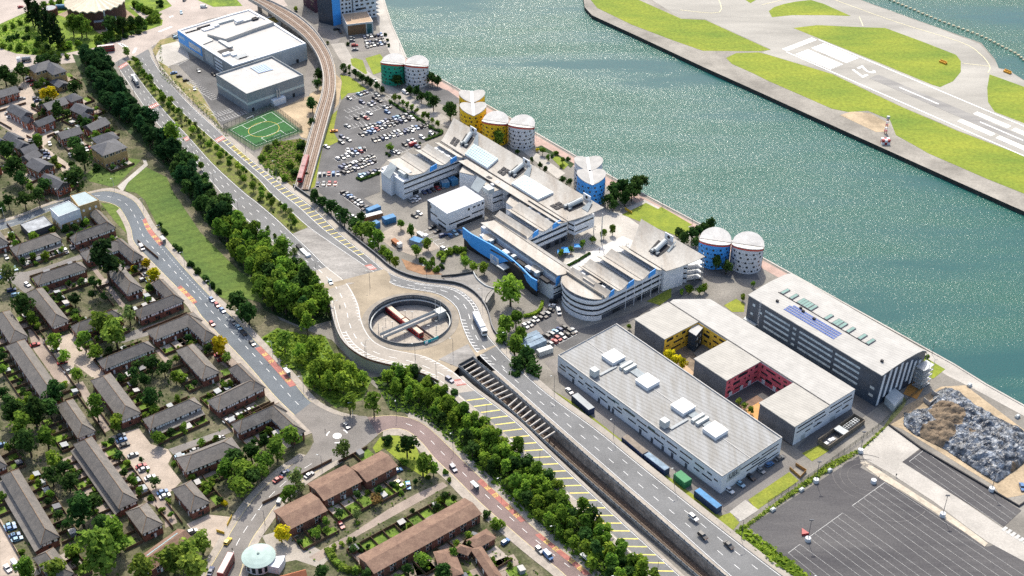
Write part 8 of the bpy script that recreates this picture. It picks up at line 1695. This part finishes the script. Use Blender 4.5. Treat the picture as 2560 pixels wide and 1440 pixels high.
lorry(ZE, 1682,1022,5.7,(1,1.9), "white articulated lorry with blue and red side on the roundabout", [("trailer", -8,4.2,1.3,4.2,2.55, m_wwall),("blue_side", -7.9,4.1,1.5,2.9,2.62, PAINT["blue"]),("red_rear", -8.06,-7.6,1.5,4.0,2.6, PAINT["red"]),("chassis", -7.8,7,.7,1.3,2.2, m_dgrey),("cab", 4.9,7.2,.8,3.7,2.5, m_cabw),("windscreen", 7.0,7.26,2.0,3.1,2.3, m_glass)])
lorry(ZC, 1025,632,.1,(1,1.7), "silver tanker lorry with white cab beside the dark woodland", [("tank", -6,3,1.2,3.4,2.3, m_steel),("chassis", -6,5.5,.6,1.2,2, m_dgrey),("cab", -8.6,-6.3,.7,3.4,2.4, m_cabw),("windscreen", -8.65,-8.4,2,3,2.2, m_glass)])
lorry(ZE, 355,470,1.5,(1,1.05), "dark lorry carrying a white load up the ramp beside the woodland", [("flatbed", -7,4,.9,1.3,2.5, m_dgrey),("white_load", -2,3.6,1.3,2.8,2.1, m_lgrey),("machine_load", -6.5,-2.6,1.3,3.0,2, m_black),("cab", 4.6,6.8,.7,3.4,2.4, m_wwall)])
lorry(ZC, 215,460,.1,(5,-.4), "grey and white mixer lorry at the edge of the far roundabout", [("flatbed", -4.5,2,.8,1.2,2.4, m_dgrey),("tank", -4,1.5,1.3,3.4,2.2, m_mgrey),("cab", -7,-4.8,.7,3.2,2.4, m_wwall)])
def bus(zf, x, y, hd, lb): return lorry(zf, x, y, .1, hd, lb, [("bus_body", -5.4,5.4,.35,4.3,2.5, PAINT["red"]),("lower_window", -4.8,5.3,1.2,2.1,2.56, m_glass),("upper_window", -5.2,5.3,3.0,3.8,2.56, m_glass),("roof", -5.2,5.2,4.3,4.42,2.2, M("pale_bus_roof", (.62,.55,.53),.6,.1,.5)),("windscreen", 5.3,5.46,1.3,3.9,2.3, m_glass)], "bus", "double_decker_bus")
bus(ZC, 800,385,(5,-.6), "red double-decker bus at the far traffic island"); bus(ZB, 1700,1400,(1,-1.9), "red double-decker bus with pale roof at the lower edge")
lorry(ZE, 1055,400,.1,(2,1.6), "white tipper lorry parked in the works yard", [("tipper", -3.5,1.4,1.0,2.4,2.4, M("rust_orange_skip", (.36,.15,.07),.8,.3,.5)),("chassis", -3.4,3.6,.6,1.0,2, m_dgrey),("cab", 2,3.9,.7,3.0,2.4, m_cabw)]); lorry(ZE, 1245,335,.1,(2,1.4), "white flat lorry beside the blue yard container", [("flatbed", -3.5,2,.8,1.6,2.3, m_lgrey),("cab", 2.2,4.2,.7,2.9,2.3, m_cabw)])
p = ZE(630,865, DZ + .1); t = thing("motorcycle", p, "motorcyclist's black motorbike riding round the station ring", "motorcycle", rz=math.atan2(*[ahead(ZE, 630,865,(0,2), DZ)[i] for i in (1,0)]))
mb = MB(); mb.box((0,0,.55),1.3,.35,.4); mb.box((.1,0,.9),.6,.3,.15); o = bpy.data.objects.new("body", mb.mesh("body", m_black)); COL.objects.link(o); o.parent = t
for x in (-.7,.7): mb = MB(); mb.tube((x, -.08,.32),(x, .08,.32),.32, n=10); o = bpy.data.objects.new("wheel", mb.mesh("wheel", m_tyre)); COL.objects.link(o); o.parent = t
def post_lamp(p, arm, h, label, group, name="street_lamp"):
 t = thing(name, p, label, "street lamp", group); mb = MB(); mb.tube(p, p + UP * h, .11,.07,6); mb.build("pole", m_dgrey if name != "pale_street_lamp" else m_lgrey, t); mb = MB(); mb.tube(p + UP * h, p + UP * (h + .25) + arm, .05); mb.build("arm", m_dgrey if name != "pale_street_lamp" else m_lgrey, t); mb = MB(); mb.box(p + UP * (h + .2) + arm, .8,.35,.16, arm.normalized()); mb.build("lamp_head", m_lgrey, t)
def lamps(rb, side, a0, a1, step, off, label, group, h=10, name="street_lamp"):
 a = a0
 while a < a1:
  p = rb.pt(a, side);q = rb.pt(a, 1 - side);d = (q - p).normalized();post_lamp(p - d * off + UP * .1, d * 1.6, h, label, group, name);a += step
lamps(RL, 0,20, aL, 34,1.6, "dark street lamp between the woodland belt and the carriageway", "lamps beside the woodland"); lamps(RL, 0, aL + 30, RL.len, 36,.6, "dark street lamp on the outer edge of the roundabout and yellow-striped road", "lamps of the outer carriageway"); lamps(RR, 1,20, RR.len, 36,2.4, "dark street lamp on the campus side of the carriageway", "lamps on the campus side")
lamps(BQ, 1,60, BQ.len, 30,1.2, "pale street lamp beside the park grass on the curved bus road", "pale lamps by the park", 8, "pale_street_lamp"); lamps(BE, 0,25, BE.len, 32,1.5, "dark street lamp beside the brown bus road", "lamps of the brown road", 8); lamps(BS, 1,15, BS.len, 38,1.2, "street lamp on the road down to the round turquoise pavilion", "lamps of the lower road", 8)
for x, y, lb in ((855,712, "beside the stained slab"),(1478,1222, "between station ring and trench"),(820,1255, "on the bus side of the ring road"),(1195,1262, "by the ring road edge stones")): post_lamp(ZE(x, y, DZ), Vector((-1.2,.2,0)),9, "dark lamp post on the roundabout " + lb, None)
for i, (x, y) in enumerate(((1000,128),(1130,215),(1260,285),(1340,345),(1440,400),(1530,452),(1655,520),(1730,562),(1890,655),(2330,885))): post_lamp(g0(P(x, y)), Vector((.8,.6,0)),6, "slim lamp post on the dockside promenade", "promenade lamps")
m_ball = M("white_counterweight", (.60,.62,.64),.6,.2,.6)
for i, (x, y, lb) in enumerate(((358,735, "near the two silver cases on the kerb"),(692,510, "at the corner of the concrete lane"),(298,1175, "beside the red warning triangle"),(1308,990, "on the pale sand strip"),(1675,800, "at the foot of the tarpaulin heap"),(790,740, "inside the curved tyre marks"))):
 p = ZL(x, y); t = thing("floodlight_mast", p, "floodlight mast on a white drum " + lb, "floodlight"); mb = MB(); mb.tube(p, p + UP * 1.6,1.2,1.1,14); mb.build("ballast_drum", m_ball, t)
 if i < 5: mb = MB(); mb.tube(p + UP * 1.6, p + UP * 11,.13,.09); mb.build("pole", m_dgrey, t); mb = MB(); mb.box(p + UP * 10.9,1.6,.5,.4); mb.build("lamp_head", m_dgrey, t)
hp_ = ZZ(ZL, (1015,215),(1200,180),(1255,60),(1330,25),(1440,60),(1560,160),(1700,240),(1920,350),(2010,520),(1900,620),(1720,750),(1600,680),(1330,500),(1080,375),(1010,310));xs = [p.x for p in hp_];ys = [p.y for p in hp_];RH = random.Random(8);NX = 110
from mathutils import noise
def edge(p): return min(((p - (a + (b - a) * max(0, min(1,(p - a).dot(b - a) / (b - a).length_squared)))).length) for a, b in zip(hp_, hp_[1:] + hp_[:1]))
mb = MB();soil_c = [ZL(1330,260), ZL(1270,390)];gv = {};stp = (max(xs) - min(xs)) / NX
for i in range(NX + 1):
 for j in range(int((max(ys) - min(ys)) / stp) + 2):
  p = Vector((min(xs) + i * stp, min(ys) + j * stp, 0))
  if inpoly(p, hp_):
   e = edge(p);q = p * .16;ridge = abs(noise.noise(q * 1.3 + Vector((3,0,0))));z = 5.5 * (1 - math.exp(-e / 5)) * (.75 + .4 * noise.noise(p * .05)) + (ridge * 2.6 + .8 * noise.noise(p * .42) + .35 * noise.noise(p * 1.2)) * min(1, e / 2)
   gv[i, j] = Vector((p.x, p.y, max(.05, z)))
for (i, j), a in gv.items():
 if (i + 1, j) in gv and (i, j + 1) in gv and (i + 1, j + 1) in gv:
  c = (a + gv[i + 1, j + 1]) / 2;mb.mi = 1 if min((g0(c) - s_).length for s_ in soil_c) + 3 * noise.noise(c * .15) < 7.5 or noise.noise(g0(c) * .09 + Vector((7,7,0))) > .42 else 0;mb.face([a, gv[i + 1, j], gv[i + 1, j + 1], gv[i, j + 1]])
m_tarp = M("crumpled_tarpaulin", (.24,.27,.31),.34,.3,.28, rgb2=(.025,.03,.04), fine=(.7,.45), lo=.42, hi=.66, spec=.5, bump=.35, bscale=1.3)
single("spoil_heap", mb, [m_tarp, M("brown_spoil", (.19,.145,.10),.95,.35,.4, fine=(1.5,.2))], "big soil heap under crumpled blue-black tarpaulin with bare brown patches", "heap", smooth=False)
mb = MB(); mb.path(ZZ(ZL, (905,310),(1145,485),(1660,790),(1880,920),(2000,840)),.6,.8); single("black_kerb_barrier", mb, m_black, "long black barrier along the foot of the tarpaulin heap", "barrier")
mb = MB(); mb.path(ZZ(ZL, (1165,130),(1210,165),(1285,110),(1225,75)),.3,2.2); single("concrete_bay", mb, m_par, "small three-sided concrete bay at the top of the soil heap", "bay")
bl_ = resample(smoothline([P(x, y, -2.4) for x, y in ((2205,-8),(2264,17),(2350,53),(2450,90),(2500,115),(2540,135),(2560,152),(2640,220))]),46); bm = MB(); bm.tube((-.9,0,.0),(.9,0,.0),.75, n=10); bm = bm.mesh("buoy", M("pale_yellow_buoy", (.62,.55,.36),.6,.15,.6))
for p in bl_: o = bpy.data.objects.new("buoy", bm); COL.objects.link(o); o.location = p + UP * .3; o.rotation_euler = (0,0, RC.uniform(-.5,.5)); tag(o, "pale yellow float in the curved boom on the water beyond the airfield", "buoy", "floats of the boom")
p = ZH(880,1000); t = thing("beacon_mast", p, "red and white lattice mast at the airfield edge by the dock", "mast")
for k in range(5): mb = MB(); [mb.tube(p + Vector((a * (1 - k * .1), b * (1 - k * .1), k * 2)), p + Vector((a * (.97 - k * .1), b * (.97 - k * .1), k * 2 + 2)),.12) for a in (-.6,.6) for b in (-.6,.6)]; mb.box(p + UP * (k * 2 + 1.8),1.9 - k * .18,1.9 - k * .18,.15); mb.build("lattice_stage", PAINT["red"] if k % 2 == 0 else m_wwall, t)
mb = MB(); mb.box(p + UP * 10,1.6,1.6,1.4); mb.build("beacon_head", m_lgrey, t)
p = ZH(878,1075); t = thing("checkered_hut", p, "small red and white chequered hut on the airfield quay", "hut")
for a in range(3):
 for b in range(2):
  for k in range(2): mb = MB(); mb.box(p + Vector(((a - 1) * 1.6,(b - .5) * 1.8, k * 1.5)),1.6,1.8,1.5); mb.build("check_panel", PAINT["red"] if (a + b + k) % 2 else m_wwall, t)
for x, y, lb in ((1313,473, "on the long airfield grass"),(1795,545, "at the far airfield quay")): mb = MB(); p = ZH(x, y); mb.box(p, 5,2.2,1.2, ru); mb.box(p + UP * 1.2,4.6,.3,.8, ru); single("guidance_sign", mb, M("orange_sign", (.62,.30,.03),.6,.1,.5), "low orange sign board " + lb, "sign")
m_cb = M("blue_container", (.05,.20,.40),.6,.25,.5); m_cn = M("navy_container", (.03,.055,.13),.55,.2,.4); m_cg = M("green_container", (.04,.22,.09),.6,.15,.5); m_cp = M("faded_container", (.22,.30,.38),.7,.4,.3)
def container(zf, a, b, w_, h, mt, label, roofm=None):
 A, B = g0(zf(*a)), g0(zf(*b)); d = (B - A).normalized(); n = Vector((-d.y, d.x, 0)); t = thing("container", (A + B) / 2 + n * w_ / 2 + UP * .06, label, "container"); q = [A, B, B + n * w_, A + n * w_]; mb = MB(); mb.prism([p + UP * .06 for p in ccw(q)], h); mb.build("body", mt, t); mb = MB(); mb.prism([p + UP * (h + .065) for p in ccw(inset(ccw(q),.1))],.08); mb.build("roof", roofm or mt, t)
 L_ = (B - A).length; mb = MB(); [mb.prism([A + d * s - n * .06 + UP * .1, A + d * (s + .12) - n * .06 + UP * .1, A + d * (s + .12) + UP * .1, A + d * s + UP * .1], h - .1) for s in [k * .8 for k in range(int(L_ / .8))]]; mb.build("ribs", mt, t)
for a in ((ZK, (445,130),(572,242),3.4,3.3, m_cn, "navy container with grey top by the small brick bin store", m_mgrey),(ZK, (820,445),(975,575),3.2,3.4, m_cn, "navy container with dusty brown top, end to end with a blue one", M("dusty_top", (.25,.21,.17),.9,.3,.4)),(ZK, (985,575),(1140,695),3,3.2, m_cn, "navy container with pale blue rust-streaked top", m_cp),(ZK, (1208,722),(1290,790),4,3.4, m_cg, "green container beside the warehouse verge", None),(ZK, (1362,845),(1530,980),3,3.2, m_cn, "navy container with bright blue striped top near the warehouse corner", m_cb),(ZE, (850,180),(940,145),3.4,3, m_cb, "blue container at the edge of the slanting car row", None),(ZE, (970,250),(1055,225),4,3.2, m_cb, "blue container standing alone by the yard tree", None),(ZE, (1150,395),(1225,420),4.5,3, m_cp, "pale blue container in the works yard between two lorries", m_cb),(ZE, (880,290),(935,262),3.4,3, m_cb, "blue container half under the dark yard trees", None),(ZE, (820,225),(955,190),3.2,2.6, M("rust_orange_skip", (.36,.15,.07)), "rust and white skip beside the blue containers", m_lgrey),(Z1,(795,920),(885,905),4,3.2, m_cb, "blue container with white-streaked top in the white block court", m_cp),(Z1,(915,895),(990,870),4.5,3.4, m_cb, "plain blue container in the corner of the white block court", None),(ZI, (55,1160),(210,1095),3,2.8, m_cp, "faded blue container, back one of four in the nose car park", None),(ZI, (85,1190),(235,1120),3,2.8, m_cp, "faded grey-blue container, second of four in the nose car park", None),(ZI, (110,1215),(260,1150),3,2.8, m_cp, "rust-patched container, third of four in the nose car park", None),(ZI, (205,1240),(310,1205),3,2.6, m_lgrey, "slatted pale cage, front one of four in the nose car park", None)): container(*a)
def hedge(zf, pts, w_, h, col, label): r_ = random.Random(len(label)); pp = [g0(p) for p in smoothline([zf(*q) for q in pts])]; mb = MB(); mb.path(pp, w_ * .8, h * .9); L_ = along(pp, .35); [mb.face([c - t, c - b, c + t, c + b]) for p, d in L_ for _ in range(5) for c, t, b in [(p + Vector((-d.y, d.x, 0)) * r_.uniform(-.5,.5) * w_ + UP * r_.uniform(.5,1.05) * h, Vector((r_.uniform(.2,.4), r_.uniform(-.3,.3), r_.uniform(-.2,.2))), Vector((r_.uniform(-.3,.3), r_.uniform(.2,.4), r_.uniform(-.2,.2))))]]; single("hedge", mb, LEAF[col], label, "hedge")
hedge(ZI, [(90,940),(170,920),(215,880),(228,830)],1.6,1.6, 'b', "bright curved hedge round the nose car park"); hedge(ZI, [(415,560),(500,515),(585,462)],1.6,.9, 'd', "straight low hedge beside the blue parasols"); hedge(ZF, [(755,1340),(800,1350),(930,1300)],1.4,1.2, 'd', "hedge behind the six cars by the teaching block"); hedge(ZF, [(1000,760),(1100,830),(1230,900),(1340,975),(1390,985),(1385,1010),(1270,1055)],1.5,1.1, 'd', "long hedge closing the staff car park on the tower side"); hedge(ZE, [(1400,530),(1420,480),(1480,450),(1580,440)],2.4,2, 'g', "tall curved hedge round the forecourt garden"); hedge(ZD, [(530,1250),(570,1320),(640,1380),(720,1410),(790,1400)],2.2,2, 'l', "yellow-green hedge curling round the end garden lawn")
for x, y, lb in ((365,475, "nearest the long front block"),(407,470, "second"),(395,455, "beside the second tree"),(490,430, "farthest in the row")):
 p = ZI(x, y); t = thing("parasol", p, "square blue parasol in the courtyard, " + {"nearest the long front block": "by the long front block", "second": "between two trees", "beside the second tree": "behind the paired one", "farthest in the row": "at the lawn end"}[lb], "parasol"); mb = MB(); mb.tube(p, p + UP * 2.6,.06); mb.build("pole", m_lgrey, t); mb = MB(); [mb.face([p + UP * 3, p + Vector((a[0] * 1.7, a[1] * 1.7,2.4)), p + Vector((b[0] * 1.7, b[1] * 1.7,2.4))]) for a, b in (((-1,-1),(1,-1)),((1,-1),(1,1)),((1,1),(-1,1)),((-1,1),(-1,-1)))]; mb.build("canopy", m_blue, t)
for zf, x, y, rb, lb in ((ZA, 1225,375, BQ, "by the first red bus lane"),(ZE, 235,1370, BQ, "by the red lane at the plaza"),(ZD, 1640,785, BE, "by the brown terrace and red lane"),(ZK, 545,1330, BE, "under the bright belt at the lower edge")):
 p = g0(zf(x, y)) + UP * .15; a = near_a(rb, p); d = (rb.pt(a + 2,.5) - rb.pt(a, .5)).normalized(); n = Vector((-d.y, d.x, 0)); t = thing("bus_shelter", p, "bus shelter with pale roof " + lb, "bus shelter"); mb = MB(); mb.box(p + UP * 2.4,4.2,1.7,.15, d); mb.build("roof", m_lgrey, t); mb = MB(); mb.path([p - d * 2 + n * .7, p + d * 2 + n * .7],.06,2.4); mb.build("back_panel", m_tglass, t)
 for s in (-2,2): mb = MB(); mb.tube(p + d * s - n * .6, p + d * s - n * .6 + UP * 2.4,.06); mb.build("post", m_dgrey, t)
for zf, pts, mt, lb in ((ZB, ((1625,1110),(1685,1130)), M("yellow_barrier", (.60,.40,.04),.6,.1,1), "low yellow barrier in the paved yard by the square house"),(ZB, ((1705,1070),(1740,1000)), M("yellow_barrier", (.6,.4,.04)), "slanting yellow barrier at the mouth of the paved yard"),(ZI, ((845,130),(900,165)), M("yellow_barrier", (.6,.4,.04)), "yellow banner rail on the dockside lawn"),(ZL, ((160,640),(240,710),(285,660),(205,610)), M("orange_timber", (.40,.22,.07),.8,.2,.6), "orange timber bin enclosure by the warehouse corner")):
 mb = MB(); mb.path(ZZ(zf, *pts),.15,1.5); single("barrier", mb, mt, lb, "barrier")
p = ZL(252,1140); mb = MB(); mb.prism([p + UP * .06, p + Vector((3,.6,.06)), p + Vector((.6,3.4,.06))],1.0); single("warning_triangle", mb, PAINT["red"], "red triangular warning board on the event car park", "sign");
for x, y, lb in ((460,655, "by the kerb under the scrub bank"),(250,800, "in front of the other silver case"),(35,950, "at the near end of the kerb"),(1510,15, "on the far side of the tarpaulin heap"),(1870,250, "near the tall dock wall")):
 p = ZL(x, y); mb = MB(); mb.box(p, 2.2,1.4,1.0, V); mb.box(p + UP * 1.0,1.6,1.0,.3, V); single("equipment_case", mb, m_lgrey, "pale metal case " + lb, "case")
pv = [(0,0,.95),(0,0,1.2),(0,0,1.45),(0,0,1.55),(0,.02,1.7),(.1,0,.88),(.13,.08,.5),(.13,.05,.06),(-.1,0,.88),(-.13,-.1,.5),(-.13,-.2,.08),(.2,0,1.4),(.27,-.05,1.12),(.28,.08,.86),(-.2,0,1.4),(-.27,.05,1.12),(-.28,-.04,.86)];pe = [(0,1),(1,2),(2,3),(3,4),(0,5),(5,6),(6,7),(0,8),(8,9),(9,10),(2,11),(11,12),(12,13),(2,14),(14,15),(15,16)];prd = [.15,.15,.16,.06,.12,.1,.075,.05,.1,.075,.05,.07,.05,.04,.07,.05,.04]
me = bpy.data.meshes.new("person"); me.from_pydata(pv, pe, []); o = bpy.data.objects.new("person", me); COL.objects.link(o); sm = o.modifiers.new("skin", 'SKIN')
for i, v in enumerate(me.skin_vertices[0].data): v.radius = (prd[i], prd[i]);v.use_root = i == 0
ss = o.modifiers.new("smooth", 'SUBSURF'); ss.levels = 1; bpy.context.view_layer.update(); pm = bpy.data.meshes.new_from_object(o.evaluated_get(bpy.context.evaluated_depsgraph_get())); bpy.data.objects.remove(o)
for zf, x, y, c, lb in ((ZI, 655,445, "black", "walking across the white terrace"),(ZI, 545,555, "dark blue", "at the near edge of the white terrace"),(ZI, 830,420, "black", "by the wing roof on the white terrace"),(ZI, 857,408, "dark blue", "one of a pair at the terrace edge"),(ZI, 870,405, "grey", "other one of the pair at the terrace edge"),(ZI, 622,275, "black", "between the trees and the tall mast"),(ZI, 440,480, "red", "sitting area by the blue parasols"),(ZI, 455,482, "beige", "in light clothes by the parasols"),(ZD, 520,360, "black", "crossing near the mini roundabout"),(ZB, 1745,1255, "black", "cycling line of the lower road"),(ZL, 830,710, "black", "beside the white drum in the tyre marks"),(ZL, 960,695, "black", "on the dark strip by the concrete lane")):
 q_ = pm.copy(); q_.materials.clear(); q_.materials.append(PAINT[c]); o = bpy.data.objects.new("person", q_); COL.objects.link(o); o.location = zf(x, y) + UP * .12; o.rotation_euler = (0,0, RC.uniform(0,6)); tag(o, f"person in {c} clothes " + lb, "person")
